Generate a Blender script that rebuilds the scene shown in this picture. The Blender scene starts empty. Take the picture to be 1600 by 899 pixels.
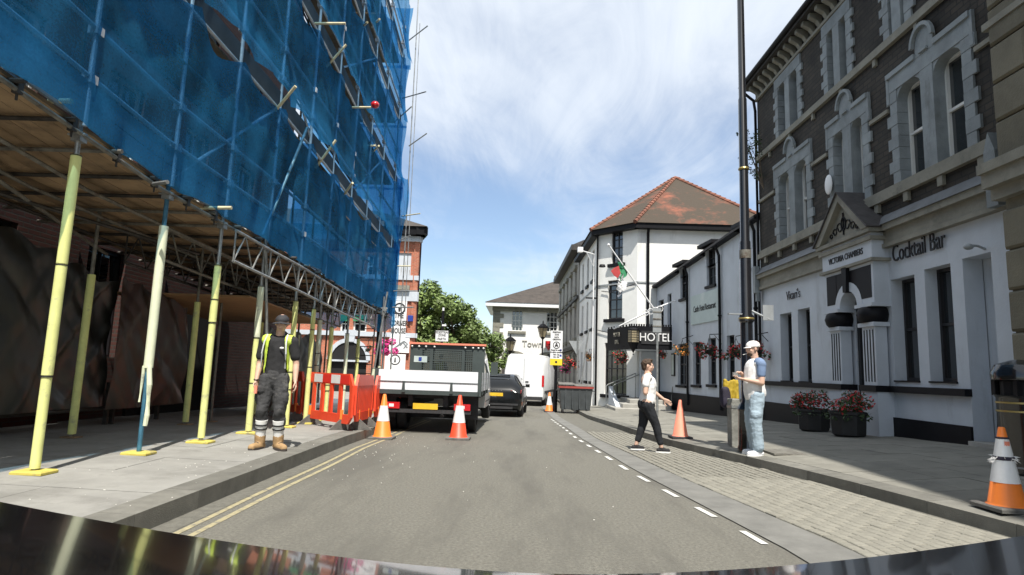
import bpy, bmesh, math, random
from mathutils import Vector, Matrix, noise
from math import radians as R, sin, cos, pi, sqrt, atan2
random.seed(7)
SC = bpy.context.scene; COL = SC.collection

# ------------------------------------------------------------------ camera
FPX, PITCH, ROLL, YAW, CH = 960.0, math.atan(130/960), R(1.9), .0167, 1.3
fw = Vector((0, cos(PITCH), sin(PITCH))); up = Vector((0, -sin(PITCH), cos(PITCH))); rt = Vector((1, 0, 0))
rt, up = rt*cos(ROLL)+up*sin(ROLL), up*cos(ROLL)-rt*sin(ROLL)
_z = Matrix.Rotation(YAW, 3, 'Z'); fw, up, rt = _z@fw, _z@up, _z@rt
CAM = Vector((0, 0, CH))
cd = bpy.data.cameras.new('camera'); co = bpy.data.objects.new('camera', cd); COL.objects.link(co)
cd.sensor_width = 36; cd.lens = FPX/1600*36; cd.clip_start = .05; cd.clip_end = 3000
m3 = Matrix((rt, up, -fw)).transposed(); co.matrix_world = Matrix.Translation(CAM) @ m3.to_4x4()
SC.camera = co
def ray(x, y): return fw*FPX + rt*(x-800) + up*(449.5-y)
def onX(x, y, X): d = ray(x, y); return CAM + d*(X/d.x)
def onY(x, y, Y): d = ray(x, y); return CAM + d*(Y/d.y)

# ------------------------------------------------------------------ light
SUN = Vector((.10, -.55, 1)).normalized()       # towards the sun: behind the camera, a little to the right
el = math.asin(SUN.z); az = atan2(SUN.x, SUN.y)
W = bpy.data.worlds.new('World'); SC.world = W; W.use_nodes = True
nt = W.node_tree; N = nt.nodes; L = nt.links; N.clear()
out = N.new('ShaderNodeOutputWorld'); bg = N.new('ShaderNodeBackground'); bg.inputs[1].default_value = .125
sky = N.new('ShaderNodeTexSky'); sky.sky_type = 'NISHITA'; sky.sun_disc = False
sky.sun_elevation = el; sky.sun_rotation = az; sky.air_density = 1.0; sky.dust_density = .7; sky.ozone_density = 1.6
tc = N.new('ShaderNodeTexCoord'); sep = N.new('ShaderNodeSeparateXYZ'); L.new(tc.outputs['Generated'], sep.inputs[0])
def wm(op, a, b=None, c=None):
    n = N.new('ShaderNodeMath'); n.operation = op
    for i, v in enumerate((a, b, c)):
        if v is None: continue
        if isinstance(v, (int, float)): n.inputs[i].default_value = v
        else: L.new(v, n.inputs[i])
    return n.outputs[0]
zz = wm('ADD', wm('MAXIMUM', sep.outputs[2], 0), .10)
u = wm('DIVIDE', sep.outputs[0], zz); v = wm('DIVIDE', sep.outputs[1], zz)
cb = N.new('ShaderNodeCombineXYZ'); L.new(u, cb.inputs[0]); L.new(v, cb.inputs[1])
def wnoise(scale, detail, rough, dist, off, sc):
    mp = N.new('ShaderNodeMapping'); mp.inputs['Location'].default_value = off; mp.inputs['Scale'].default_value = sc
    mp.inputs['Rotation'].default_value = (0, 0, R(-28))
    L.new(cb.outputs[0], mp.inputs[0]); n = N.new('ShaderNodeTexNoise'); L.new(mp.outputs[0], n.inputs['Vector'])
    n.inputs['Scale'].default_value = scale; n.inputs['Detail'].default_value = detail
    n.inputs['Roughness'].default_value = rough; n.inputs['Distortion'].default_value = dist
    return n.outputs[0]
n1 = wnoise(.55, 9, .56, .7, (3.1, .6, 0), (1.0, .62, 1)); n2 = wnoise(.30, 3, .5, .2, (8.3, 2.4, 0), (1, 1, 1))
n3 = wnoise(2.4, 8, .65, 1.2, (1, 5, 0), (1.6, .5, 1))
cl = wm('ADD', wm('ADD', wm('MULTIPLY', n1, .62), wm('MULTIPLY', n2, .62)), wm('MULTIPLY', n3, .16))
# the cloud sheet is denser overhead than toward the horizon
cl = wm('ADD', cl, wm('MULTIPLY', wm('SUBTRACT', wm('MINIMUM', sep.outputs[2], .55), .28), .62))
mr = N.new('ShaderNodeMapRange'); mr.interpolation_type = 'SMOOTHSTEP'; L.new(cl, mr.inputs[0])
mr.inputs[1].default_value = .57; mr.inputs[2].default_value = .82; mr.inputs[3].default_value = .06; mr.inputs[4].default_value = .93
mx = N.new('ShaderNodeMix'); mx.data_type = 'RGBA'; L.new(mr.outputs[0], mx.inputs[0]); L.new(sky.outputs[0], mx.inputs[6])
mx.inputs[7].default_value = (5.4, 5.8, 6.3, 1)
L.new(mx.outputs[2], bg.inputs[0]); L.new(bg.outputs[0], out.inputs[0])
sl = bpy.data.lights.new('sun', 'SUN'); sl.energy = 5.0; sl.angle = R(.5); sl.color = (1, .95, .87)
so = bpy.data.objects.new('sun', sl); COL.objects.link(so); so.rotation_euler = SUN.to_track_quat('Z', 'Y').to_euler()
SC.view_settings.view_transform = 'Standard'; SC.view_settings.look = 'None'; SC.view_settings.gamma = 1
SC.view_settings.exposure = .50
SC.cycles.transparent_max_bounces = 16

# ------------------------------------------------------------------ materials
MATS = {}
def base(name):
    m = bpy.data.materials.new(name); m.use_nodes = True; MATS[name] = m
    nt = m.node_tree; b = nt.nodes['Principled BSDF']; return m, nt, b
def mat(name, col, rough=.7, metal=0, var=.18, scale=4, bump=0, bscale=60, dirt=None, rnd=0, coat=0, spec=.5, emis=None):
    m, nt, b = base(name); N = nt.nodes; L = nt.links
    b.inputs['Roughness'].default_value = rough; b.inputs['Metallic'].default_value = metal
    b.inputs['Specular IOR Level'].default_value = spec
    if coat: b.inputs['Coat Weight'].default_value = coat; b.inputs['Coat Roughness'].default_value = .04
    tc = N.new('ShaderNodeTexCoord'); n = N.new('ShaderNodeTexNoise'); L.new(tc.outputs['Object'], n.inputs['Vector'])
    n.inputs['Scale'].default_value = scale; n.inputs['Detail'].default_value = 8; n.inputs['Roughness'].default_value = .65
    cr = N.new('ShaderNodeValToRGB'); L.new(n.outputs[0], cr.inputs[0])
    lo = [c*(1-var) for c in col]; hi = [min(1, c*(1+var)) for c in col]
    cr.color_ramp.elements[0].position = .32; cr.color_ramp.elements[0].color = (*lo, 1)
    cr.color_ramp.elements[1].position = .68; cr.color_ramp.elements[1].color = (*hi, 1)
    o = cr.outputs[0]
    if dirt:
        n2 = N.new('ShaderNodeTexNoise'); mp = N.new('ShaderNodeMapping'); mp.inputs['Scale'].default_value = (dirt[3] if len(dirt) > 3 else (1, 1, 1))
        L.new(tc.outputs['Object'], mp.inputs[0]); L.new(mp.outputs[0], n2.inputs['Vector'])
        n2.inputs['Scale'].default_value = dirt[1]; n2.inputs['Detail'].default_value = 6; n2.inputs['Roughness'].default_value = .7
        r2 = N.new('ShaderNodeMapRange'); L.new(n2.outputs[0], r2.inputs[0]); r2.inputs[1].default_value = dirt[2]; r2.inputs[2].default_value = dirt[2]+.14
        mx = N.new('ShaderNodeMix'); mx.data_type = 'RGBA'; L.new(r2.outputs[0], mx.inputs[0]); L.new(o, mx.inputs[6]); mx.inputs[7].default_value = (*dirt[0], 1)
        o = mx.outputs[2]
    if rnd:
        oi = N.new('ShaderNodeObjectInfo'); r3 = N.new('ShaderNodeMapRange'); L.new(oi.outputs['Random'], r3.inputs[0])
        r3.inputs[3].default_value = 1-rnd; r3.inputs[4].default_value = 1+rnd
        vm = N.new('ShaderNodeVectorMath'); vm.operation = 'SCALE'; L.new(o, vm.inputs[0]); L.new(r3.outputs[0], vm.inputs['Scale']); o = vm.outputs[0]
    L.new(o, b.inputs['Base Color'])
    if bump:
        n4 = N.new('ShaderNodeTexNoise'); L.new(tc.outputs['Object'], n4.inputs['Vector']); n4.inputs['Scale'].default_value = bscale; n4.inputs['Detail'].default_value = 6
        bp = N.new('ShaderNodeBump'); bp.inputs['Strength'].default_value = bump; bp.inputs['Distance'].default_value = .02
        L.new(n4.outputs[0], bp.inputs['Height']); L.new(bp.outputs[0], b.inputs['Normal'])
    if emis:
        b.inputs['Emission Color'].default_value = (*emis[0], 1); b.inputs['Emission Strength'].default_value = emis[1]
    return m
def brickmat(name, c1, c2, mortar, bw, bh, ms=.01, rough=.85, bump=.5, var=.3):
    m, nt, b = base(name); N = nt.nodes; L = nt.links; b.inputs['Roughness'].default_value = rough
    tc = N.new('ShaderNodeTexCoord'); sp = N.new('ShaderNodeSeparateXYZ'); L.new(tc.outputs['Object'], sp.inputs[0])
    ad = N.new('ShaderNodeMath'); L.new(sp.outputs[0], ad.inputs[0]); L.new(sp.outputs[1], ad.inputs[1])
    cm = N.new('ShaderNodeCombineXYZ'); L.new(ad.outputs[0], cm.inputs[0]); L.new(sp.outputs[2], cm.inputs[1])
    nz = N.new('ShaderNodeTexNoise'); L.new(tc.outputs['Object'], nz.inputs['Vector']); nz.inputs['Scale'].default_value = 1.3; nz.inputs['Detail'].default_value = 7
    br = N.new('ShaderNodeTexBrick'); L.new(cm.outputs[0], br.inputs['Vector'])
    br.inputs['Color1'].default_value = (*c1, 1); br.inputs['Color2'].default_value = (*c2, 1); br.inputs['Mortar'].default_value = (*mortar, 1)
    br.inputs['Scale'].default_value = 1; br.inputs['Mortar Size'].default_value = ms; br.inputs['Brick Width'].default_value = bw; br.inputs['Row Height'].default_value = bh
    br.inputs['Bias'].default_value = -.1
    mr = N.new('ShaderNodeMapRange'); L.new(nz.outputs[0], mr.inputs[0]); mr.inputs[1].default_value = .3; mr.inputs[2].default_value = .7
    mr.inputs[3].default_value = 1-var; mr.inputs[4].default_value = 1+var
    vm = N.new('ShaderNodeVectorMath'); vm.operation = 'SCALE'; L.new(br.outputs[0], vm.inputs[0]); L.new(mr.outputs[0], vm.inputs['Scale'])
    L.new(vm.outputs[0], b.inputs['Base Color'])
    bp = N.new('ShaderNodeBump'); bp.inputs['Strength'].default_value = bump; bp.inputs['Distance'].default_value = .02; bp.invert = True
    L.new(br.outputs['Fac'], bp.inputs['Height']); L.new(bp.outputs[0], b.inputs['Normal'])
    return m
def glassmat(name, col=(.012, .016, .02), rough=.03, coat=1):
    m, nt, b = base(name); b.inputs['Base Color'].default_value = (*col, 1); b.inputs['Roughness'].default_value = rough
    b.inputs['Specular IOR Level'].default_value = .8; b.inputs['IOR'].default_value = 1.75
    n = nt.nodes.new('ShaderNodeTexNoise'); n.inputs['Scale'].default_value = 1.5
    bp = nt.nodes.new('ShaderNodeBump'); bp.inputs['Strength'].default_value = .05; bp.inputs['Distance'].default_value = .05
    nt.links.new(n.outputs[0], bp.inputs['Height']); nt.links.new(bp.outputs[0], b.inputs['Normal'])
    return m
def netmat(name, col, opac):
    m, nt, b = base(name); N = nt.nodes; L = nt.links; N.remove(b)
    o = N['Material Output']; d = N.new('ShaderNodeBsdfDiffuse'); t = N.new('ShaderNodeBsdfTranslucent'); tr = N.new('ShaderNodeBsdfTransparent')
    tcn = N.new('ShaderNodeTexCoord'); nz = N.new('ShaderNodeTexNoise'); L.new(tcn.outputs['Object'], nz.inputs['Vector']); nz.inputs['Scale'].default_value = 1.6; nz.inputs['Detail'].default_value = 8
    cr = N.new('ShaderNodeValToRGB'); L.new(nz.outputs[0], cr.inputs[0])
    cr.color_ramp.elements[0].position = .3; cr.color_ramp.elements[0].color = (*[c*.75 for c in col], 1)
    cr.color_ramp.elements[1].position = .7; cr.color_ramp.elements[1].color = (*[c*1.25 for c in col], 1)
    L.new(cr.outputs[0], d.inputs[0]); L.new(cr.outputs[0], t.inputs[0]); tr.inputs[0].default_value = (.42, .72, 1, 1)
    a = N.new('ShaderNodeMixShader'); a.inputs[0].default_value = .45; L.new(d.outputs[0], a.inputs[1]); L.new(t.outputs[0], a.inputs[2])
    mr = N.new('ShaderNodeMapRange'); L.new(nz.outputs[0], mr.inputs[0]); mr.inputs[1].default_value = .3; mr.inputs[2].default_value = .7
    mr.inputs[3].default_value = opac-.08; mr.inputs[4].default_value = opac+.08
    wv = N.new('ShaderNodeTexNoise'); L.new(tcn.outputs['Object'], wv.inputs['Vector']); wv.inputs['Scale'].default_value = 38; wv.inputs['Detail'].default_value = 3
    wa_ = N.new('ShaderNodeMath'); wa_.operation = 'MULTIPLY_ADD'; L.new(wv.outputs[0], wa_.inputs[0]); wa_.inputs[1].default_value = .5; wa_.inputs[2].default_value = -.25
    ws = N.new('ShaderNodeMath'); L.new(mr.outputs[0], ws.inputs[0]); L.new(wa_.outputs[0], ws.inputs[1])
    c = N.new('ShaderNodeMixShader'); L.new(ws.outputs[0], c.inputs[0]); L.new(tr.outputs[0], c.inputs[1]); L.new(a.outputs[0], c.inputs[2]); L.new(c.outputs[0], o.inputs[0])
    return m

M = {}
def mk(k, *a, **kw): M[k] = mat(k, *a, **kw)
mk('asphalt', (.155, .149, .126), .9, var=.34, scale=38, bump=.8, bscale=70, dirt=((.118, .113, .097), .8, .47, (1.3, .25, 1)))
mk('gutter_stone', (.17, .168, .155), .85, var=.2, scale=3, bump=.3, bscale=70)
mk('sett', (.225, .215, .18), .85, var=.16, scale=9, bump=.4, bscale=60, rnd=.07)
mk('joint', (.13, .125, .105), .95, var=.25, scale=12, bump=.4)
mk('kerb', (.16, .155, .135), .85, var=.2, scale=5, bump=.35, bscale=80, rnd=.12, dirt=((.12, .12, .11), 3, .6))
mk('slab', (.205, .198, .170), .85, var=.15, scale=3, bump=.25, bscale=70, rnd=.09, dirt=((.15, .146, .13), 1.7, .56))
mk('slab_pale', (.265, .26, .24), .88, var=.14, scale=2.2, bump=.3, bscale=80, rnd=.05, dirt=((.20, .195, .178), 1.3, .52))
mk('yellow_line', (.34, .30, .18), .85, var=.2, scale=16, dirt=((.17, .16, .135), 9, .50))
mk('white_line', (.58, .58, .55), .8, var=.1, scale=16, dirt=((.3, .3, .28), 9, .62))
mk('earth', (.1, .11, .06), .95)
mk('galv', (.36, .37, .36), .45, metal=.7, var=.3, scale=8, dirt=((.16, .13, .10), 6, .62))
mk('tube_dull', (.20, .19, .165), .6, metal=.35, var=.4, scale=7, dirt=((.10, .07, .05), 5, .55))
mk('tube_net', (.55, .58, .60), .45, metal=.3, var=.2, scale=8)
mk('tube_dark', (.055, .05, .045), .6, metal=.3, var=.4, scale=8)
mk('tube_blue', (.05, .16, .24), .6, metal=.2, var=.35, scale=8)
mk('tube_yellow', (.60, .55, .36), .5, metal=.1, var=.15, scale=9)
mk('foam_yellow', (.72, .74, .29), .8, var=.10, scale=6, dirt=((.46, .46, .26), 5, .56))
mk('foam_pale', (.72, .75, .55), .8, var=.08, scale=6, dirt=((.42, .42, .34), 5, .55))
mk('plate_yellow', (.55, .46, .10), .8, var=.2, scale=9, dirt=((.28, .25, .14), 8, .52))
mk('board', (.30, .205, .12), .8, var=.35, scale=2.5, bump=.3, bscale=20, rnd=.25, dirt=((.16, .11, .07), 1.6, .55))
mk('plywood', (.36, .21, .10), .75, var=.15, scale=3, rnd=.1)
mk('tarp', (.016, .016, .014), .38, var=.4, scale=1.1, dirt=((.04, .035, .026), .8, .58), spec=.8)
mk('tarp_red', (.050, .020, .014), .4, var=.5, scale=1.1, dirt=((.025, .025, .022), 1.2, .47), spec=.8)
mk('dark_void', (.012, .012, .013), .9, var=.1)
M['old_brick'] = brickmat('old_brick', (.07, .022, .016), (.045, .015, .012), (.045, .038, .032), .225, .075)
M['red_brick'] = brickmat('red_brick', (.50, .145, .075), (.38, .10, .055), (.42, .30, .22), .225, .075, .008)
M['rubble'] = brickmat('rubble', (.026, .022, .017), (.044, .035, .026), (.015, .014, .012), .30, .11, .012, bump=1, var=.55)
M['net'] = netmat('net', (.030, .20, .42), .56)
M['net_dark'] = netmat('net_dark', (.03, .13, .26), .82)
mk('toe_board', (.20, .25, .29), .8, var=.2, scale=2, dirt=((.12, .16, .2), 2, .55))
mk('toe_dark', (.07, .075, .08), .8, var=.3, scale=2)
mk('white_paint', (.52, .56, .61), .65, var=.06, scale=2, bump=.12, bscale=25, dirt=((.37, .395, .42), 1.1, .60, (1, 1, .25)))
mk('white_roughcast', (.80, .80, .77), .75, var=.05, scale=2, bump=.2, bscale=35, dirt=((.58, .58, .55), 1.0, .58, (1, 1, .2)))
mk('cream_stone', (.235, .225, .185), .8, var=.2, scale=2.5, bump=.3, bscale=40, dirt=((.13, .125, .105), 1.8, .58))
mk('pale_stone', (.235, .26, .27), .8, var=.2, scale=2.5, bump=.3, bscale=40, rnd=.10, dirt=((.15, .16, .16), 2.2, .58, (1, 1, .35)))
mk('sand_ashlar', (.155, .14, .10), .82, var=.2, scale=2, bump=.4, bscale=45, rnd=.14, dirt=((.16, .145, .11), 1.5, .58))
mk('grey_stone', (.34, .33, .30), .85, var=.2, scale=2, bump=.3, rnd=.1)
mk('town_wall', (.82, .81, .78), .8, var=.05, scale=1.5)
mk('black_paint', (.007, .007, .009), .55, var=.2, scale=6, spec=.2)
mk('gloss_black', (.010, .010, .012), .18, var=.2, scale=6, coat=.6)
mk('slate', (.06, .055, .055), .7, var=.3, scale=5, bump=.5, bscale=14)
M['tile_red'] = mat('tile_red', (.19, .066, .038), .85, var=.40, scale=3.0, bump=.8, bscale=9, dirt=((.052, .038, .025), .42, .34))
M['tile_brown'] = mat('tile_brown', (.055, .045, .038), .85, var=.35, scale=1.6, bump=.7, bscale=9, dirt=((.09, .075, .062), .6, .6))
mk('ridge_tile', (.20, .08, .05), .8, var=.2, scale=3, rnd=.2)
mk('lead', (.13, .14, .15), .5, metal=.2, var=.3, scale=3)
M['glass'] = glassmat('glass'); M['car_glass'] = glassmat('car_glass', (.008, .010, .012), .02)
mk('net_curtain', (.45, .45, .42), .9, var=.1)
mk('frame_black', (.014, .013, .015), .4, var=.1)
mk('frame_white', (.75, .75, .72), .5, var=.05)
mk('red_plastic', (.80, .075, .03), .45, var=.08, scale=5, dirt=((.55, .07, .04), 4, .62))
mk('orange_plastic', (.88, .22, .03), .5, var=.08, scale=6, dirt=((.55, .17, .07), 6, .63))
mk('pink_orange', (.82, .26, .17), .6, var=.08, scale=6, dirt=((.62, .28, .2), 6, .6))
mk('reflect_white', (.80, .80, .80), .35, var=.05, scale=9, dirt=((.5, .48, .45), 7, .63))
mk('reflect_red', (.75, .04, .03), .35, var=.05)
mk('rubber', (.03, .03, .032), .8, var=.3, scale=12, bump=.2)
mk('rubber_dusty', (.13, .125, .115), .9, var=.3, scale=9, bump=.3)
mk('car_white', (.78, .79, .80), .3, var=.02, coat=.5)
mk('alu_white', (.80, .82, .86), .4, var=.05, scale=4, dirt=((.66, .67, .70), 5, .64))
mk('car_black', (.006, .007, .008), .22, var=.05, coat=.25, spec=.3)
mk('truck_grey', (.055, .07, .068), .5, var=.15, scale=5)
mk('tail_red', (.55, .015, .02), .2, var=.1, scale=20, coat=.6)
mk('plate_plastic', (.75, .48, .03), .4, var=.12, scale=10)
mk('lens_white', (.85, .85, .82), .2, var=.02)
mk('chrome', (.6, .6, .6), .2, metal=1, var=.05)
mk('skin', (.50, .27, .18), .55, var=.08, scale=12)
mk('skin_pale', (.62, .40, .30), .55, var=.08, scale=12)
mk('shirt_black', (.022, .022, .024), .9, var=.25, scale=9, bump=.2)
mk('shirt_white', (.78, .77, .76), .85, var=.06, scale=8, bump=.1)
mk('shirt_blue', (.16, .23, .37), .9, var=.12, scale=9)
mk('hivis', (.62, .80, .10), .6, var=.08, scale=8)
mk('reflect_tape', (.55, .57, .58), .35, var=.1)
mk('work_trouser', (.050, .050, .052), .9, var=.35, scale=7, bump=.3, dirt=((.15, .145, .135), 9, .60))
mk('black_trouser', (.012, .014, .018), .85, var=.3, scale=7, bump=.15)
mk('jeans', (.34, .43, .50), .9, var=.15, scale=6, bump=.3, dirt=((.58, .66, .72), 4, .58))
mk('boot_tan', (.36, .23, .11), .8, var=.25, scale=12)
mk('sole', (.05, .04, .035), .8)
mk('sock', (.80, .80, .78), .9, var=.05)
mk('cap_black', (.03, .03, .034), .8, var=.2, scale=10)
mk('cap_white', (.80, .78, .76), .85, var=.05)
mk('hair_brown', (.055, .033, .02), .8, var=.4, scale=30)
mk('shoe_white', (.70, .71, .74), .7, var=.1, scale=12)
mk('timber_grey', (.22, .22, .20), .85, var=.35, scale=5, bump=.5, bscale=25, dirt=((.03, .03, .03), 7, .60))
mk('jacket_yellow', (.40, .28, .02), .7, var=.1, scale=8)
mk('bag_purple', (.022, .018, .035), .8, var=.3)
mk('leaf', (.15, .215, .06), .6, var=.5, scale=2.0, rnd=.1)
mk('leaf_dark', (.035, .065, .02), .6, var=.5, scale=6)
mk('petal_red', (.55, .03, .035), .6, var=.5, scale=9)
mk('petal_pink', (.72, .05, .28), .6, var=.35, scale=9)
mk('petal_orange', (.80, .26, .04), .6, var=.35, scale=9)
mk('bark', (.12, .09, .06), .9, var=.3)
mk('bin_grey', (.060, .068, .072), .55, var=.2, scale=4, dirt=((.11, .11, .11), 4, .62))
mk('bin_red', (.30, .05, .04), .6, var=.2)
mk('gold_paint', (.40, .31, .12), .35, metal=.6, var=.1)
mk('sign_white', (.80, .80, .80), .5, var=.03)
mk('sign_yellow', (.85, .62, .03), .5, var=.03)
mk('sign_grey', (.33, .35, .36), .55, metal=.3, var=.15)
mk('ink', (.02, .02, .022), .6, var=.1)
mk('sign_blue', (.02, .05, .30), .5)
mk('sign_panel', (.48, .56, .55), .6, var=.08, scale=1.2, dirt=((.62, .66, .64), 1.2, .55))
mk('flag_green', (.04, .24, .11), .8); mk('flag_red', (.45, .05, .05), .8); mk('flag_white', (.75, .75, .75), .8)
mk('hill', (.06, .10, .05), .95, var=.3, scale=.05)
mk('planter', (.018, .018, .018), .7, var=.3)
mk('debris', (.62, .60, .55), .9, var=.2)
mk('lamp_glass', (.30, .25, .16), .3, var=.2, scale=20)
mk('bonnet_black', (.008, .008, .009), .12, var=.3, scale=30, coat=.7, spec=.5)

# ------------------------------------------------------------------ building helpers
def worg(o):
    v = Vector((0, 0, 0))
    while o: v += o.location; o = o.parent
    return v
class MB:
    def __init__(s): s.v = []; s.f = []
    def add(s, vs, fs):
        n = len(s.v); s.v += [Vector(p) for p in vs]; s.f += [tuple(i+n for i in f) for f in fs]; return s
    def hexa(s, p):
        return s.add(p, [(0, 3, 2, 1), (4, 5, 6, 7), (0, 1, 5, 4), (1, 2, 6, 5), (2, 3, 7, 6), (3, 0, 4, 7)])
    def box(s, x0, x1, y0, y1, z0, z1):
        return s.hexa([(x0, y0, z0), (x1, y0, z0), (x1, y1, z0), (x0, y1, z0), (x0, y0, z1), (x1, y0, z1), (x1, y1, z1), (x0, y1, z1)])
    def bevbox(s, x0, x1, y0, y1, z0, z1, b):     # chamfered top
        s.hexa([(x0, y0, z0), (x1, y0, z0), (x1, y1, z0), (x0, y1, z0), (x0, y0, z1-b), (x1, y0, z1-b), (x1, y1, z1-b), (x0, y1, z1-b)])
        return s.hexa([(x0, y0, z1-b), (x1, y0, z1-b), (x1, y1, z1-b), (x0, y1, z1-b), (x0+b, y0+b, z1), (x1-b, y0+b, z1), (x1-b, y1-b, z1), (x0+b, y1-b, z1)])
    def tube(s, a, b, r, r2=None, n=10, cap=True):
        a = Vector(a); b = Vector(b); r2 = r if r2 is None else r2; d = (b-a)
        if d.length < 1e-6: return s
        q = d.to_track_quat('Z', 'Y'); vs = []
        for c, rr in ((a, r), (b, r2)):
            for i in range(n):
                t = 2*pi*i/n; vs.append(c + q @ Vector((rr*cos(t), rr*sin(t), 0)))
        fs = [(i, (i+1) % n, n+(i+1) % n, n+i) for i in range(n)]
        if cap: fs += [tuple(range(n-1, -1, -1)), tuple(range(n, 2*n))]
        return s.add(vs, fs)
    def path(s, pts, r, n=8):
        pts = [Vector(p) for p in pts]; vs = []; 
        for k, p in enumerate(pts):
            d = (pts[min(k+1, len(pts)-1)] - pts[max(k-1, 0)]); q = d.to_track_quat('Z', 'Y')
            rr = r[k] if isinstance(r, (list, tuple)) else r
            for i in range(n):
                t = 2*pi*i/n; vs.append(p + q @ Vector((rr*cos(t), rr*sin(t), 0)))
        fs = [(k*n+i, k*n+(i+1) % n, (k+1)*n+(i+1) % n, (k+1)*n+i) for k in range(len(pts)-1) for i in range(n)]
        fs += [tuple(range(n-1, -1, -1)), tuple(range((len(pts)-1)*n, len(pts)*n))]
        return s.add(vs, fs)
    def lathe(s, c, prof, n=16, squash=1.0):
        c = Vector(c); vs = []; m = len(prof)
        for r, z in prof:
            for i in range(n):
                t = 2*pi*i/n; vs.append(c+Vector((r*cos(t), r*sin(t)*squash, z)))
        fs = [(k*n+i, k*n+(i+1) % n, (k+1)*n+(i+1) % n, (k+1)*n+i) for k in range(m-1) for i in range(n)]
        fs += [tuple(range(n-1, -1, -1)), tuple(range((m-1)*n, m*n))]
        return s.add(vs, fs)
    def ball(s, c, rx, ry=None, rz=None, n=12, m=8, rot=None):
        ry = rx if ry is None else ry; rz = rx if rz is None else rz; c = Vector(c); vs = []
        for k in range(m+1):
            a = -pi/2+pi*k/m
            for i in range(n):
                t = 2*pi*i/n; p = Vector((rx*cos(a)*cos(t), ry*cos(a)*sin(t), rz*sin(a)))
                if rot is not None: p = rot @ p
                vs.append(c+p)
        fs = [(k*n+i, k*n+(i+1) % n, (k+1)*n+(i+1) % n, (k+1)*n+i) for k in range(m) for i in range(n)]
        return s.add(vs, fs)
    def prism(s, pts, off):      # polygon (3d points) extruded by vector off
        n = len(pts); o = Vector(off); pts = [Vector(p) for p in pts]
        return s.add(pts+[p+o for p in pts], [tuple(range(n-1, -1, -1)), tuple(range(n, 2*n))]+[(i, (i+1) % n, n+(i+1) % n, n+i) for i in range(n)])
    def quad(s, a, b, c, d): return s.add([a, b, c, d], [(0, 1, 2, 3)])
    def build(s, name, m, parent=None, smooth=False, label=None, kind=None, recalc=True):
        org = worg(parent)
        me = bpy.data.meshes.new(name); me.from_pydata([v-org for v in s.v], [], s.f)
        if recalc:
            bm = bmesh.new(); bm.from_mesh(me); bmesh.ops.recalc_face_normals(bm, faces=bm.faces); bm.to_mesh(me); bm.free()
        me.materials.append(M[m] if isinstance(m, str) else m)
        if smooth:
            me.shade_smooth()
            try: me.set_sharp_from_angle(angle=R(38))
            except Exception: pass
        o = bpy.data.objects.new(name, me); COL.objects.link(o); o.parent = parent
        if label: o['label'] = label
        if kind: o['kind'] = kind
        return o
def tag(o, label, cat, group=None):
    o['label'] = label; o['category'] = cat
    if group: o['group'] = group
    return o
def thing(name, label, cat, loc=(0, 0, 0), group=None, rz=0):
    o = bpy.data.objects.new(name, None); COL.objects.link(o); o.location = loc; o.rotation_euler = (0, 0, rz); o.empty_display_size = .2
    return tag(o, label, cat, group)
def inst(o, parent, loc, name=None, rot=None, scale=None):
    c = o.copy(); c.name = name or o.name.split('.')[0]; COL.objects.link(c); c.parent = parent; c.location = Vector(loc)-worg(parent)
    if rot is not None: c.rotation_euler = rot
    if scale is not None: c.scale = scale
    return c
def copytree(o, parent=None):
    c = o.copy(); COL.objects.link(c)
    if parent: c.parent = parent
    for ch in list(o.children): copytree(ch, c)
    return c
def text(s, size, mtx, m, parent, name='lettering', ext=.01, sx=1.0, align='CENTER', offset=0, shear=0):
    cu = bpy.data.curves.new('lettering', 'FONT'); cu.body = s; cu.size = size; cu.extrude = ext; cu.align_x = align; cu.align_y = 'CENTER'
    cu.offset = offset; cu.shear = shear; cu.resolution_u = 3
    to = bpy.data.objects.new('tmp', cu); COL.objects.link(to); dg = bpy.context.evaluated_depsgraph_get()
    me = bpy.data.meshes.new_from_object(to.evaluated_get(dg)); bpy.data.objects.remove(to)
    me.transform(Matrix.Diagonal((sx, 1, 1, 1))); me.transform(mtx); me.transform(Matrix.Translation(-worg(parent)))
    me.materials.clear(); me.materials.append(M[m]); me.name = name
    o = bpy.data.objects.new(name, me); COL.objects.link(o); o.parent = parent; o['label'] = 'lettering reading ' + s.replace('\n', ' ')
    return o
def frame_mtx(p, x, n):     # text frame at p, x axis x, facing n
    x = Vector(x).normalized(); n = Vector(n).normalized(); y = n.cross(x)
    m = Matrix((x, y, n)).transposed().to_4x4(); m.translation = Vector(p); return m

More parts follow.
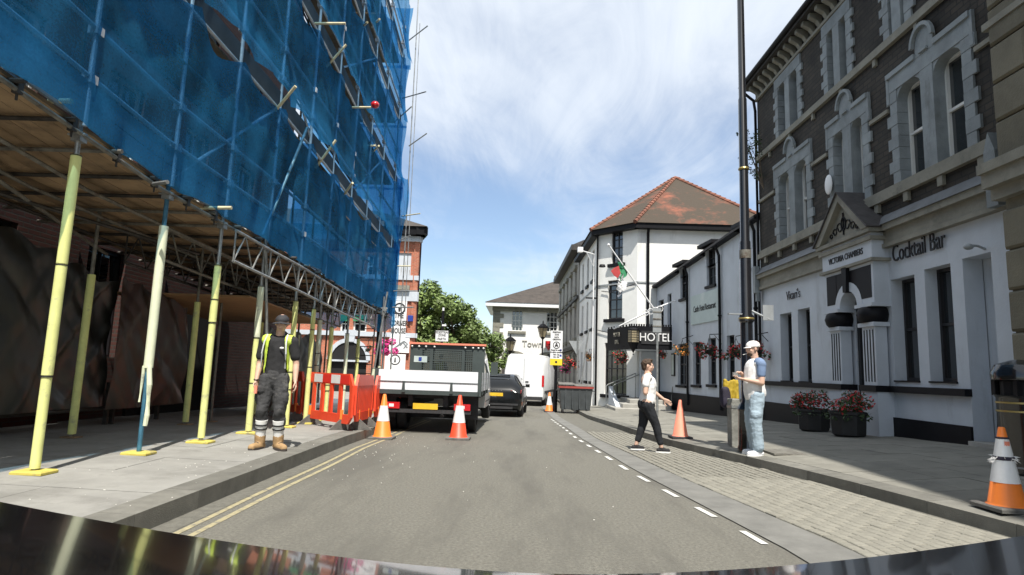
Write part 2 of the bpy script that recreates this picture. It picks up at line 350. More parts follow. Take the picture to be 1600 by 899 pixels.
class Plane:      # vertical wall plane; s runs left to right as one faces it
    def __init__(s, p0, p1):
        s.p0 = Vector((*p0, 0)); d = Vector((*p1, 0))-s.p0; s.L = d.length; s.d = d.normalized(); s.n = Vector((s.d.y, -s.d.x, 0))
    def pt(s, a, z, o=0): return s.p0 + s.d*a + s.n*o + Vector((0, 0, z))
    def at(s, px, py, o=0):
        r = ray(px, py); q = s.p0+s.n*o; t = (q-CAM).dot(s.n)/r.dot(s.n); P = CAM+r*t; return (P-q).dot(s.d), P.z
    def box(s, mb, a0, a1, z0, z1, o0, o1):
        return mb.hexa([s.pt(a0, z0, o1), s.pt(a1, z0, o1), s.pt(a1, z0, o0), s.pt(a0, z0, o0), s.pt(a0, z1, o1), s.pt(a1, z1, o1), s.pt(a1, z1, o0), s.pt(a0, z1, o0)])
    def wall(s, mb, a0, a1, z0, z1, holes=(), depth=.3, o=0, back=True):
        A = sorted({a0, a1, *[h[0] for h in holes], *[h[1] for h in holes]}); Z = sorted({z0, z1, *[h[2] for h in holes], *[h[3] for h in holes]})
        A = [a for a in A if a0-1e-6 <= a <= a1+1e-6]; Z = [z for z in Z if z0-1e-6 <= z <= z1+1e-6]
        for i in range(len(A)-1):
            for j in range(len(Z)-1):
                ca, cz = (A[i]+A[i+1])/2, (Z[j]+Z[j+1])/2
                if any(h[0] < ca < h[1] and h[2] < cz < h[3] for h in holes): continue
                mb.quad(s.pt(A[i], Z[j], o), s.pt(A[i+1], Z[j], o), s.pt(A[i+1], Z[j+1], o), s.pt(A[i], Z[j+1], o))
        for h in holes:
            q = [(h[0], h[2]), (h[1], h[2]), (h[1], h[3]), (h[0], h[3])]
            for k in range(4):
                (x1, y1), (x2, y2) = q[k], q[(k+1) % 4]
                mb.quad(s.pt(x1, y1, o), s.pt(x1, y1, o-depth), s.pt(x2, y2, o-depth), s.pt(x2, y2, o))
        b = o-depth-.02
        for e in (a0, a1): mb.quad(s.pt(e, z0, o), s.pt(e, z0, b), s.pt(e, z1, b), s.pt(e, z1, o))
        mb.quad(s.pt(a0, z1, o), s.pt(a1, z1, o), s.pt(a1, z1, b), s.pt(a0, z1, b))
        if back: mb.quad(s.pt(a0, z0, b), s.pt(a1, z0, b), s.pt(a1, z1, b), s.pt(a0, z1, b))
        return mb
    def window(s, root, a0, a1, z0, z1, rec=.18, fm='frame_white', nx=2, nz=4, fw=.05, bar=.02, glass='glass', sash=True, label=None, wname='window'):
        f = MB(); o1 = -rec+.05; o0 = -rec-.03
        s.box(f, a0, a0+fw, z0, z1, o0, o1); s.box(f, a1-fw, a1, z0, z1, o0, o1)
        s.box(f, a0+fw, a1-fw, z0, z0+fw, o0, o1); s.box(f, a0+fw, a1-fw, z1-fw, z1, o0, o1)
        zm = (z0+z1)/2
        if sash: s.box(f, a0+fw, a1-fw, zm-.025, zm+.025, o0+.01, o1-.005)
        for i in range(1, nx):
            a = a0+(a1-a0)*i/nx; s.box(f, a-bar/2, a+bar/2, z0+fw, z1-fw, o0+.02, o1-.022)
        for i in range(1, nz):
            z = z0+(z1-z0)*i/nz
            if sash and abs(z-zm) < .06: continue
            s.box(f, a0+fw, a1-fw, z-bar/2, z+bar/2, o0+.02, o1-.025)
        w = f.build(wname, fm, root, label=label)
        ps = [(z0+fw, zm-.025), (zm+.025, z1-fw)] if sash else [(z0+fw, z1-fw)]
        for k, (b, t) in enumerate(ps):
            g = MB(); s.box(g, a0+fw, a1-fw, b, t, -rec-.012-.006*k, -rec-.004-.006*k); g.build('pane', glass, w)
        return w

# ------------------------------------------------------------------ ground
def lerp(a, b, t): return a+(b-a)*t
def interp(x, pts):
    if x <= pts[0][0]: return pts[0][1]
    for (a, b), (c, d) in zip(pts, pts[1:]):
        if x <= c: return lerp(b, d, (x-a)/(c-a))
    return pts[-1][1]
def gz(Y): return interp(Y, [(10, 0), (16, -.11), (22, -.29), (34, -.42), (60, -.6), (120, -1)])
KR = [(-30, 6.4), (2, 4.95), (5.8, 4.30), (8, 3.90), (10.3, 3.30), (11.9, 2.93), (15, 2.66), (22, 2.45), (30, 2.35), (37, 2.3), (60, 2.5)]
def kr(Y): return interp(Y, KR)
KL = -2.80
FZ = [(8.9, .41), (11.3, .33), (18.7, .11), (28, -.1), (60, -.4)]
def fz(Y): return interp(Y, FZ)
def facX(Y): return interp(Y, [(8.3, 6.6), (8.31, 7.3), (18.3, 7.3), (28.3, 6.3), (28.4, 3.9), (60, 3.6)])
def pavr(X, Y):
    k = kr(Y); t = max(0, min(1, (X-k)/(7.2-k))); return lerp(gz(Y)+.13, fz(Y), t)
def pavl(X, Y): return gz(Y)+.16 + .02*(KL-X)
def G(px, py, fn):       # pixel of a point known to stand on surface fn
    r = ray(px, py); P = None; z = 0
    for _ in range(30):
        t = (z-CH)/r.z; P = CAM+r*t; z = .5*z+.5*fn(P.x, P.y)
    return Vector((P.x, P.y, fn(P.x, P.y)))
road_f = lambda X, Y: gz(Y)
def sheet(name, m, xs0, xs1, Ys, dz=0, fn=None, nx=1, kind='structure', parent=None):
    mb = MB(); fn = fn or road_f; vs = []; fs = []
    for Y in Ys:
        a, b = xs0(Y) if callable(xs0) else xs0, xs1(Y) if callable(xs1) else xs1
        for i in range(nx+1):
            X = lerp(a, b, i/nx); vs.append((X, Y, fn(X, Y)+dz))
    for j in range(len(Ys)-1):
        for i in range(nx): k = j*(nx+1)+i; fs.append((k, k+1, k+nx+2, k+nx+1))
    return mb.add(vs, fs).build(name, m, parent, kind=kind, smooth=True)
YS = [-30, -15, -5, 0, 3, 5, 6.5, 8, 9, 10, 11, 12, 13, 14.5, 16, 18, 20, 22, 25, 28, 31, 34, 40, 48, 60, 80, 120]
mb = MB(); mb.add([(-900, -300, -1.3), (900, -300, -1.3), (900, 1500, -1.3), (-900, 1500, -1.3)], [(0, 1, 2, 3)]).build('ground', 'earth', kind='structure')
sheet('road', 'asphalt', -14, 14, YS, nx=4)
DASH = [(1190, 848), (1168, 835), (1100, 800), (1050, 773), (985, 738), (950, 716), (900, 685), (870, 662)]
dl = [G(x, y, road_f) for x, y in DASH]
dpts = [(-30, 3.6)]+[(p.y, p.x) for p in dl]+[(30, 1.0), (60, 1.2)]
def dx(Y): return interp(Y, dpts)
def sx1(Y): return dx(Y)+lerp(.62, .42, min(1, max(0, (Y-5)/8)))
YB = [y for y in YS if y <= 48]
sheet('parking_bay', 'joint', lambda Y: sx1(Y)-.01, lambda Y: kr(Y)+.02, [y for y in YB if y >= 0], .004, nx=2)
sheet('gutter_channel', 'gutter_stone', lambda Y: dx(Y)+.10, sx1, [y for y in YB if y >= 0], .010)
# white dashes
mbd = None
Yd = 5.12; k = 0
lines = bpy.data.objects.new('dashed_line', None); COL.objects.link(lines); lines['kind'] = 'structure'
while Yd < 21:
    ln = .40; a = dx(Yd); b = dx(Yd+ln)
    q = MB(); zt = .007
    q.add([(a-.032, Yd, gz(Yd)+zt), (a+.028, Yd, gz(Yd)+zt), (b+.028, Yd+ln, gz(Yd+ln)+zt), (b-.032, Yd+ln, gz(Yd+ln)+zt)], [(0, 1, 2, 3)]).build('dash', 'white_line', lines)
    Yd += .90
for off in (0, .135):
    sheet('yellow_line', 'yellow_line', lambda Y: -2.585+off+.01*sin(Y*1.7), lambda Y: -2.53+off+.01*sin(Y*1.7), [2+.5*i for i in range(32)], .004)
sheet('road_edge_strip', 'joint', -2.86, -2.60, [y for y in YS if -5 <= y <= 34], .003)
# pavements
sheet('left_pavement', 'slab_pale', -11, KL-.28, [y for y in YS if y <= 34], -.012, fn=pavl, nx=3)
sheet('right_pavement', 'slab', lambda Y: kr(Y)+.24, lambda Y: 9, [y for y in YS if y <= 60], -.012, fn=pavr, nx=5)
LP = bpy.data.objects['left_pavement']; RP = bpy.data.objects['right_pavement']
def slabquad(fn, q, t, name, m, parent, g=.006, kind=None, base=.10):
    c = sum((Vector(p) for p in q), Vector((0, 0)))/4; mb = MB(); top = []; bot = []
    for p in q:
        p = Vector(p); d = (c-p).normalized()*g; p = p+d; z = fn(p.x, p.y)+t; top.append((p.x, p.y, z)); bot.append((p.x, p.y, z-base))
    mb.hexa(bot+top); return mb.build(name, m, parent, kind=kind, recalc=True)
rr = random.Random(3)
Y = 3.6
while Y < 14.5:                         # left slabs
    dY = .9
    off = 0
    for i in range(5):
        x1 = KL-.28-i*.95; x0 = x1-.95
        slabquad(pavl, [(x0, Y), (x1, Y), (x1, Y+dY), (x0, Y+dY)], rr.uniform(-.002, .002), 'paving_slab', 'slab_pale', LP, .005)
    Y += dY
Y = 4.4; row = 0
while Y < 20.5:
    dY = .62
    n = 6; k0, k1 = kr(Y)+.26, kr(Y+dY)+.26; f = 7.15
    for i in range(-1 if row % 2 else 0, n):
        a, b = (i+.5*(row % 2))/n, (i+1+.5*(row % 2))/n; a = max(0, a); b = min(1, b)
        if b-a < .02: continue
        slabquad(pavr, [(lerp(k0, f, a), Y), (lerp(k0, f, b), Y), (lerp(k1, f, b), Y+dY), (lerp(k1, f, a), Y+dY)], rr.uniform(-.003, .003), 'paving_slab', 'slab', RP, .006)
    Y += dY; row += 1
# kerbs
kl_ = bpy.data.objects.new('left_kerb', None); COL.objects.link(kl_); kl_['kind'] = 'structure'
krn = bpy.data.objects.new('right_kerb', None); COL.objects.link(krn); krn['kind'] = 'structure'
Y = 1.0
while Y < 30:
    dY = .92 if Y < 22 else 4
    slabquad(pavl, [(KL-.285, Y), (KL, Y), (KL, Y+dY), (KL-.285, Y+dY)], rr.uniform(-.001, .003), 'kerb_stone', 'kerb', kl_, .003, base=.32)
    Y += dY
Y = 1.0
while Y < 40:
    dY = .92 if Y < 24 else 3
    a, b = kr(Y), kr(Y+dY)
    slabquad(pavr, [(a, Y), (a+.255, Y), (b+.255, Y+dY), (b, Y+dY)], rr.uniform(-.001, .004), 'kerb_stone', 'kerb', krn, .003, base=.32)
    Y += dY
# setts of the bay, laid in courses along the street
BAY = bpy.data.objects['parking_bay']
protos = []
for k in range(4):
    mb = MB(); w, l = .049, .098
    mb.bevbox(-w, w, -l, l, -.03, .0+rr.uniform(-.001, .002), .007); o = mb.build('sett', 'sett', BAY); protos.append(o)
cells = []
Y = 4.6; 
ncol = 30
for c in range(60):
    t = c*.106
    y = 4.5 + (.105 if c % 2 else 0)
    while y < 15:
        a = sx1(y)+.06+t
        if a < kr(y)-.06: cells.append((a, y))
        y += .21
cells.sort(key=lambda p: p[1]**2+.3*p[0])
near, far = cells[:300], cells[300:]
def settdir(y): return atan2(-(sx1(y+.3)-sx1(y-.3)), .6)
for i, (a, y) in enumerate(near):
    o = protos[i % 4] if i < 4 else protos[rr.randrange(4)]
    c = o if i < 4 else inst(o, BAY, (0, 0, 0))
    c.location = (a, y, gz(y)+.018+rr.uniform(-.002, .003)); c.rotation_euler = (rr.uniform(-.02, .02), rr.uniform(-.03, .03), settdir(y)+rr.uniform(-.02, .02))
mb = MB()
for a, y in far:
    w, l, b = .048, .097, .007; z = gz(y)+.018+rr.uniform(-.002, .003); q = Matrix.Rotation(settdir(y), 3, 'Z')
    P = [Vector((a, y, z))+q@Vector(p) for p in [(-w, -l, -.03), (w, -l, -.03), (w, l, -.03), (-w, l, -.03), (-w+b, -l+b, 0), (w-b, -l+b, 0), (w-b, l-b, 0), (-w+b, l-b, 0)]]
    mb.add(P, [(4, 5, 6, 7), (0, 1, 5, 4), (1, 2, 6, 5), (2, 3, 7, 6), (3, 0, 4, 7)])
mb.build('sett', 'sett', BAY, kind='stuff', recalc=False, label='further setts of the bay')
# crumbs of rubble
mb = MB()
for i in range(170):
    g = rr.random()
    if g < .40: x, y = rr.gauss(-2.1, .4), rr.uniform(7, 12.5); z = gz(y)
    elif g < .9: x, y = rr.uniform(-4.4, -2.85), rr.uniform(4.8, 11); z = pavl(x, y)
    else: x, y = rr.uniform(-1.5, 1), rr.uniform(5, 12); z = gz(y)
    if x > -2.82 and g >= .4 and g < .9: continue
    if x < -2.75 and g < .4: continue
    s = rr.uniform(.003, .009); mb.ball((x, y, z+s*.3), s, s*rr.uniform(.6, 1.2), s*.6, n=5, m=3)
mb.build('rubble_crumbs', 'debris', kind='stuff')
# far hill
mb = MB(); vs = []; fs = []
for i in range(41):
    x = -400+20*i
    for j, (yy, h) in enumerate([(260, -1.2), (330, 4+4*noise.noise(Vector((x*.01, 2, 0)))), (460, 9+7*noise.noise(Vector((x*.012, 5, 0)))), (700, -1.2)]): vs.append((x, yy, h))
for i in range(40):
    for j in range(3): k = i*4+j; fs.append((k, k+4, k+5, k+1))
mb.add(vs, fs).build('hills', 'hill', kind='structure', smooth=True)

# ================================================================== right: dark stone building over a white ground floor
FP = Plane((7.2, 18.45), (7.2, 8.85)); F = FP.at
B = thing('stone_building', 'dark stone building with pale twin windows above a white painted cocktail bar front', 'building', (7.2, 13.5, .2))
def FS(px, py=500): return F(px, py)[0]
L0, L1 = 0, FP.L
ZC = 4.35                                  # top of the white storey
gfo = [(F(1220, 540)[0], F(1238, 540)[0], 1.28, 3.10), (F(1248, 540)[0], F(1267, 540)[0], 1.28, 3.12),
       (F(1395, 510)[0], F(1433, 510)[0], 1.36, 3.30), (F(1449, 510)[0], F(1491, 510)[0], 1.36, 3.34)]
dooro = (F(1511, 520)[0], F(1557, 520)[0], .42, 3.36)
ps0, ps1 = FP.at(1291, 540, .34)[0], FP.at(1367, 540, .34)[0]    # portal span
arch = (FP.at(1312, 540, .34)[0], FP.at(1341, 540, .34)[0], .2, 3.45)
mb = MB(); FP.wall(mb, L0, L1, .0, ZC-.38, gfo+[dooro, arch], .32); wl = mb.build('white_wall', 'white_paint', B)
mb = MB()
for a, b in ((L0-.02, arch[0]-.02), (arch[1]+.02, dooro[0])): FP.box(mb, a, b, -.05, .66, .003, .045)
mb.build('plinth', 'black_paint', B)
mb = MB()
for a, b in ((L0-.02, ps0+.1), (ps1-.1, dooro[0]+.03)): FP.box(mb, a, b, 1.13, 1.25, .002, .12)
mb.build('sill_band', 'black_paint', B)
for h in gfo:
    FP.window(B, *h, rec=.27, fm='frame_black', nx=1, nz=1, fw=.06)
    mb = MB(); FP.box(mb, h[0]+.08, h[1]-.08, h[2]+.1, h[2]+.8, -.42, -.41)
    FP.box(mb, h[0]-.01, h[1]+.01, h[2]-.03, h[2]+.0, -.3, .03); mb.build('window_sill', 'black_paint', B)
# recessed side door: deep white lobby with step
mb = MB(); a0, a1, z0, z1 = dooro
FP.box(mb, a0+.005, a1-.005, z0-.2, z0+.02, -.3, .1); mb.build('door_step', 'grey_stone', B)
mb = MB(); FP.box(mb, a0, a1, z0, z1, -.42, -.335); dr = mb.build('side_door', 'white_paint', B)
mb = MB(); FP.box(mb, a0+.25, a0+.27, z0+.02, z1, -.333, -.322); mb.build('door_edge', 'sign_grey', dr)
mb = MB(); mb.path([FP.pt(a1-.1, 3.42, .0), FP.pt(a1-.1, 3.47, .12), FP.pt(a1-.1, 3.47, .22)], .02); mb.ball(FP.pt(a1-.1, 3.45, .26), .07, .07, .05); mb.build('wall_lamp', 'sign_grey', B, smooth=True)
# cornice between ground floor and stone
mb = MB()
for a, b in ((L0-.05, ps0+.05), (ps1-.05, L1+.02)):
    FP.box(mb, a, b, ZC-.38, ZC-.02, -.3, .10); FP.box(mb, a, b, ZC-.10, ZC+.02, -.29, .20); FP.box(mb, a, b, ZC-.42, ZC-.34, .005, .14)
mb.build('cornice', 'cream_stone', B)
mb = MB()
for a, b in ((L0-.05, ps0+.05), (ps1-.05, L1+.02)):
    mb.prism([FP.pt(a, ZC+.02, .24), FP.pt(a, ZC+.26, .03), FP.pt(a, ZC+.26, -.05), FP.pt(a, ZC+.02, -.05)], FP.d*(b-a))
mb.build('lead_flashing', 'lead', B)
# upper wall, with window groups
UT = 10.15
def grp(px0, px1, py): return F(px0, py)[0], F(px1, py)[0]
gA = (FS(1214, 330), FS(1270, 300)); gB = (FS(1297, 260), FS(1361, 230)); gC = (FS(1394, 190), FS(1512, 120)+.18)
g2 = [(F(1213, 190)[0], F(1254, 160)[0]), (F(1288, 110)[0], F(1333, 70)[0]), (F(1380, 20)[0], F(1425, -20)[0]), None]
g2[3] = (F(1490, -140)[0], F(1545, -190)[0])
holes = []; wins = []
ZS1, ZH1 = 5.12, 6.98      # first-floor glass
ZS2, ZH2 = 8.15, 9.60
for g in (gA, gB, gC):
    a, b = g; w = b-a; m = .24; c = (a+b)/2; pl = .17
    wins += [(a+m, c-pl, ZS1, ZH1), (c+pl, b-m, ZS1, ZH1)]
for g in g2:
    a, b = g; m = .22; c = (a+b)/2
    wins += [(a+m, c-.14, ZS2, ZH2), (c+.14, b-m, ZS2, ZH2)]
mb = MB(); FP.wall(mb, L0, L1, ZC+.02, UT, [(w_[0]-.012, w_[1]+.012, w_[2]-.0, w_[3]+.012) for w_ in wins], .30); mb.build('stone_wall', 'rubble', B)
def shoulder(a0, a1, z0, z1, mat_, root, o=-.04, d=.3):
    # shouldered head: little curved corners inside the opening
    mb = MB(); r = (a1-a0)*.36
    for s_, aa in ((1, a0), (-1, a1)):
        pts = [FP.pt(aa, z1, o)]+[FP.pt(aa+s_*(r-r*sin(t)), z1-r+r*cos(t), o) for t in [pi/2*k/5 for k in range(6)]][::-1]
        pts = [FP.pt(aa, z1, o)]+[FP.pt(aa+s_*(r-r*cos(t)), z1-r+r*sin(t), o) for t in [pi/2*k/5 for k in range(5, -1, -1)]]
        mb.prism(pts, -FP.n*d)
    return mb.build('arch_corner', mat_, root)
def surround(g, zs, zh, zt, gable):
    a, b = g; c = (a+b)/2; w = [x for x in wins if a < x[0] < b and abs(x[2]-zs) < .01]
    mb = MB(); FP.box(mb, w[0][1]+.0, w[1][0]-.0, zs, zh, -.28, .045); s_ = mb.build('window_surround', 'pale_stone', B)
    # head
    mb = MB(); FP.box(mb, a, b, zh, zt, -.27, .05); mb.build('lintel', 'pale_stone', s_)
    # quoins of the jambs, long and short
    n = 8; h = (zh-zs+.0)/n
    for k in range(n):
        e = .10 if k % 2 else .0
        z0, z1 = zs+k*h, zs+(k+1)*h-.008
        q = MB(); FP.box(q, a-e+.02, w[0][0], z0, z1, -.28, .04+.006*(k % 2)); q.build('quoin', 'pale_stone', s_)
        q = MB(); FP.box(q, w[1][1], b+e-.02, z0, z1, -.28, .04+.006*(k % 2)); q.build('quoin', 'pale_stone', s_)
    for x in w:
        shoulder(x[0], x[1], x[2], x[3], 'pale_stone', s_, o=.03, d=.2)
        FP.window(B, *x, rec=.22, fm='frame_white' if gable else 'frame_black', nx=1, nz=1, fw=.04)
    if gable:
        mb = MB(); gh = .42
        # two shoulders of the gable and the round head between
        FP.box(mb, a-.02, c-.26, zt, zt+.10, -.02, .09); FP.box(mb, c+.26, b+.02, zt, zt+.10, -.02, .09)
        FP.box(mb, c-.25, c+.25, zt, zt+.20, -.02, .055)
        mb.prism([FP.pt(c+.25*cos(t), zt+.2+.30*sin(t), -.02) for t in [pi*k/10 for k in range(11)]], FP.n*.075)
        for k in range(10):
            t0, t1 = pi*k/10, pi*(k+1)/10
            P = lambda r, t, o: FP.pt(c+r*cos(t)*.87, zt+.2+r*sin(t), o)
            mb.hexa([P(.30, t0, .057), P(.37, t0, .057), P(.37, t0, .12), P(.30, t0, .12), P(.30, t1, .057), P(.37, t1, .057), P(.37, t1, .12), P(.30, t1, .12)])
        FP.box(mb, c-.11, c+.11, zt+.02, zt+.06, .05, .1)
        for a_, b_ in ((a-.06, a+.02), (b-.02, b+.06)): FP.box(mb, a_, b_, zt-.5, zt+.10, -.01, .055)
        mb.build('gable_head', 'pale_stone', s_)
for g in (gA, gB, gC): surround(g, ZS1, ZH1, 7.27, True)
for g in g2: surround(g, ZS2, ZH2, 9.9, False)
# string courses
mb = MB(); FP.box(mb, L0-.03, L1, ZS1-.24, ZS1-.1, .002, .10); FP.box(mb, L0-.03, L1, ZS1-.1, ZS1, .003, .06)
FP.box(mb, L0-.03, L1, ZS2-.2, ZS2-.06, .002, .09); FP.box(mb, L0-.03, L1, ZS2-.06, ZS2, .003, .05)
ed = [L0, gA[0]-.06, gA[1]+.06, gB[0]-.06, gB[1]+.06, gC[0]-.06, gC[1]+.06, L1]
for i in range(0, 8, 2):
    if ed[i+1] > ed[i]: FP.box(mb, ed[i], ed[i+1], 6.62, 6.70, .002, .06)
FP.box(mb, L0-.03, L1, 9.92, 10.0, .002, .07)
mb.build('string_course', 'cream_stone', B)
a = .45
while a < L1-.2:
    q = MB(); FP.box(q, a, a+.13, ZS1-.42, ZS1-.245, .002, .07); q.build('sill_bracket', 'cream_stone', B)
    a += .95
a = .9
while a < L1-.2:
    q = MB(); FP.box(q, a, a+.10, ZS2-.36, ZS2-.205, .002, .06); q.build('sill_bracket', 'cream_stone', B); a += 1.35
# eaves with corbels
a = .12
while a < L1:
    q = MB(); q.prism([FP.pt(a, 10.32, 0), FP.pt(a, 10.32, .30), FP.pt(a, 10.22, .30), FP.pt(a, 10.12, .12), FP.pt(a, 10.02, .06), FP.pt(a, 10.0, 0)], FP.d*.13)
    q.build('eaves_corbel', 'cream_stone', B); a += .36
mb = MB(); FP.box(mb, L0-.12, L1, 10.0, 10.33, -.3, -.001); FP.box(mb, L0-.15, L1, 10.33, 10.42, -.3, .40); mb.build('eaves', 'tube_dark', B)
mb = MB(); mb.tube(FP.pt(L0-.2, 10.46, .44), FP.pt(L1, 10.46, .44), .075); mb.build('gutter', 'black_paint', B, smooth=True)
mb = MB(); mb.prism([FP.pt(L0-.2, 10.44, .42), FP.pt(L0-.2, 12.6, -3.2), FP.pt(L0-.2, 10.44, -7)], FP.d*(L1+.2)); mb.build('roof', 'slate', B)
mb = MB(); FP.box(mb, L0-.0, L1, -.1, 10.3, -7, -.36); mb.build('wall', 'rubble', B)
mb = MB(); mb.path([FP.pt(L0+.06, 10.4, .42), FP.pt(L0+.06, 10.15, .40), FP.pt(L0+.02, 9.95, .12), FP.pt(L0+.02, 9.6, .07), FP.pt(L0+.02, .2, .07)], .045); mb.build('drainpipe', 'black_paint', B, smooth=True)
mb = MB(); FP.box(mb, L0-.02, L0+.16, ZC-.5, ZC+.3, .1, .24); FP.box(mb, L0+.0, L0+.14, ZC-.75, ZC-.5, .1, .18); FP.box(mb, L1-.22, L1, ZC-.4, ZC+.45, .01, .26)
mb.prism([FP.pt(L1-.22, ZC+.45, .01), FP.pt(L1, ZC+.45, .01), FP.pt(L1-.11, ZC+.75, .01)], FP.n*.25); mb.build('console', 'pale_stone', B)
q = MB(); q.ball(FP.pt(FS(1303, 295), 5.85, .12), .05, .16, .24, n=16); q.build('alarm_box', 'sign_white', B, smooth=True)

# portal of the doorway
PO = .34
pa, pb = ps0, ps1; aw0, aw1 = arch[0], arch[1]; ac = (aw0+aw1)/2; ar = (aw1-aw0)/2; AZ = 3.0
mb = MB()
FP.box(mb, pa-.04, pb+.04, 3.72, 4.25, -.1, PO); mb.build('entablature', 'white_paint', B)
mb = MB(); FP.box(mb, pa-.10, pb+.10, 4.10, 4.18, 0, PO+.06); FP.box(mb, pa-.14, pb+.14, 4.25, 4.33, 0, PO+.10); FP.box(mb, pa-.10, pb+.10, 3.68, 3.74, 0, PO+.05); mb.build('moulding', 'cream_stone', B)
pc = (pa+pb)/2
mb = MB(); mb.prism([FP.pt(pa-.12, 4.335, -.3), FP.pt(pb+.12, 4.335, -.3), FP.pt(pc, 5.22, -.3)], FP.n*(PO+.30)); mb.build('pediment', 'cream_stone', B)
for s_ in (-1, 1):
    mb = MB(); e = pa-.16 if s_ < 0 else pb+.16
    mb.prism([FP.pt(e, 4.335, -.2), FP.pt(e-s_*.26, 4.335, -.2), FP.pt(pc, 5.14, -.2), FP.pt(pc, 5.34, -.2)], FP.n*(PO+.32)); mb.build('raking_cornice', 'cream_stone', B)
    mb = MB(); mb.prism([FP.pt(e+s_*.03, 4.345, -.28), FP.pt(pc, 5.36, -.28), FP.pt(pc, 5.345, -.28), FP.pt(e, 4.325, -.28)], FP.n*(PO+.44)); mb.build('roof_slab', 'slate', B)
mb = MB(); O = PO+.012
for s_ in (-1, 1):      # scrollwork in the tympanum
    for k, (r0, cx, cz) in enumerate(((.12, .16, 4.60), (.09, .36, 4.54), (.06, .52, 4.48))):
        mb.path([FP.pt(pc+s_*(cx+r0*(1-t/9*.5)*cos(t*.8)), cz+r0*(1-t/9*.5)*sin(t*.8), O) for t in range(9)], .014, 5)
mb.path([FP.pt(pc+.09*cos(t*.63), 4.66+.14*sin(t*.63), O) for t in range(11)], .018, 5); mb.path([FP.pt(pc, 4.42, O), FP.pt(pc, 4.9, O)], .02, 5); mb.build('scrollwork', 'black_paint', B)
text('VICTORIA CHAMBERS', .19, frame_mtx(FP.pt(pc, 3.93, PO+.004), FP.d, FP.n), 'ink', B, sx=.74)
# spandrel wall with round arch
def ringpts(r, n=14): return [FP.pt(ac-r*cos(pi*k/n), AZ-.15+r*sin(pi*k/n), 0) for k in range(n+1)]
mb = MB(); n = 14; zc = AZ-.15
P2 = lambda x, z, o: FP.pt(x, z, o)
top = 3.72
for k in range(n):
    t0, t1 = pi*k/n, pi*(k+1)/n
    for (ra, rb, o0, o1) in ((ar-.02, ar+.17, .0, PO-.02),):
        x = [(ac-ra*cos(t0), zc+ra*sin(t0)), (ac-rb*cos(t0), zc+rb*sin(t0)), (ac-rb*cos(t1), zc+rb*sin(t1)), (ac-ra*cos(t1), zc+ra*sin(t1))]
        mb.hexa([P2(*x[0], o0), P2(*x[1], o0), P2(*x[1], o1), P2(*x[0], o1), P2(*x[3], o0), P2(*x[2], o0), P2(*x[2], o1), P2(*x[3], o1)])
mb.build('arch_ring', 'white_paint', B)
mb = MB()
for k in range(n):
    t0, t1 = pi*k/n, pi*(k+1)/n; rb = ar+.1
    x0, z0, x1, z1 = ac-rb*cos(t0), zc+rb*sin(t0), ac-rb*cos(t1), zc+rb*sin(t1)
    mb.hexa([P2(x0, z0, .0), P2(x1, z1, .0), P2(x1, z1, PO-.026), P2(x0, z0, PO-.026), P2(x0, top-.10, .0), P2(x1, top-.10, .0), P2(x1, top-.10, PO-.026), P2(x0, top-.10, PO-.026)])
FP.box(mb, pa+.07, ac-ar-.101, zc+.12, top-.10, PO-.029, PO-.022); FP.box(mb, ac+ar+.101, pb-.07, zc+.12, top-.10, PO-.029, PO-.022); mb.build('spandrel', 'black_paint', B)
mb = MB(); FP.box(mb, pa, ac-ar-.10, zc, top, 0, PO-.03); FP.box(mb, ac+ar+.10, pb, zc, top, 0, PO-.03)
FP.box(mb, ac-ar-.1, ac+ar+.1, 3.60, 3.72, 0, PO-.03); mb.build('wall_panel', 'white_paint', B)
mb = MB(); mb.prism([FP.pt(ac-.06, 3.17, 0), FP.pt(ac+.06, 3.17, 0), FP.pt(ac+.10, 3.70, 0), FP.pt(ac-.10, 3.70, 0)], FP.n*(PO+.05)); mb.build('keystone', 'black_paint', B)
for a0, a1 in ((pa+.02, aw0), (aw1, pb-.02)):
    c = (a0+a1)/2; w = (a1-a0)/2-.03
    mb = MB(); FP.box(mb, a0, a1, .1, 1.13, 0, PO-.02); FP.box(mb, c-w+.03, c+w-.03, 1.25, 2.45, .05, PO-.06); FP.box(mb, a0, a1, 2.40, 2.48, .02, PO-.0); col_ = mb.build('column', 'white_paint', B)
    for k in range(4):
        q = MB(); x = c-w+.10+(2*w-.2)*k/3; FP.box(q, x-.016, x+.016, 1.32, 2.34, PO-.059, PO-.052); q.build('flute', 'black_paint', col_)
    q = MB(); q.box(0, 0, 0, 0, 0, 0)
    q = MB(); q.lathe(FP.pt(c, 2.48, PO/2), [(w*.9, 0), (w+.02, .05), (w+.05, .16), (w+.02, .27), (w*.9, .31)], 16, squash=1.0); q.build('capital', 'black_paint', col_, smooth=True)
    q = MB(); FP.box(q, a0-.03, a1+.03, 2.79, 2.86, 0, PO+.03); q.build('abacus', 'white_paint', col_)
    q = MB(); FP.box(q, a0-.02, a1+.02, 1.13, 1.25, 0, PO+.02); q.build('base_band', 'black_paint', col_)
mb = MB(); FP.box(mb, aw0, aw1, .2, 2.9, -.6, -.5); FP.box(mb, aw0, aw0+.03, .2, 2.85, -.5, .0); mb.build('lobby_wall', 'white_paint', B)
mb = MB(); FP.box(mb, aw0, aw1, 2.62, 2.72, -.3, -.1); FP.box(mb, aw0+.03, aw0+.13, .2, 3.5, -.1, -.03)
mb.prism([FP.pt(ac+(ar-.02)*cos(t), zc+(ar-.02)*sin(t), -.36) for t in [pi*k/10 for k in range(11)]], FP.n*.03); mb.build('door_frame', 'frame_black', B)
text("Vicari's", .36, frame_mtx(FP.pt(FS(1241, 461), F(1241, 461)[1], .03), FP.d, FP.n), 'ink', B, sx=.80, ext=.008, offset=-.004)
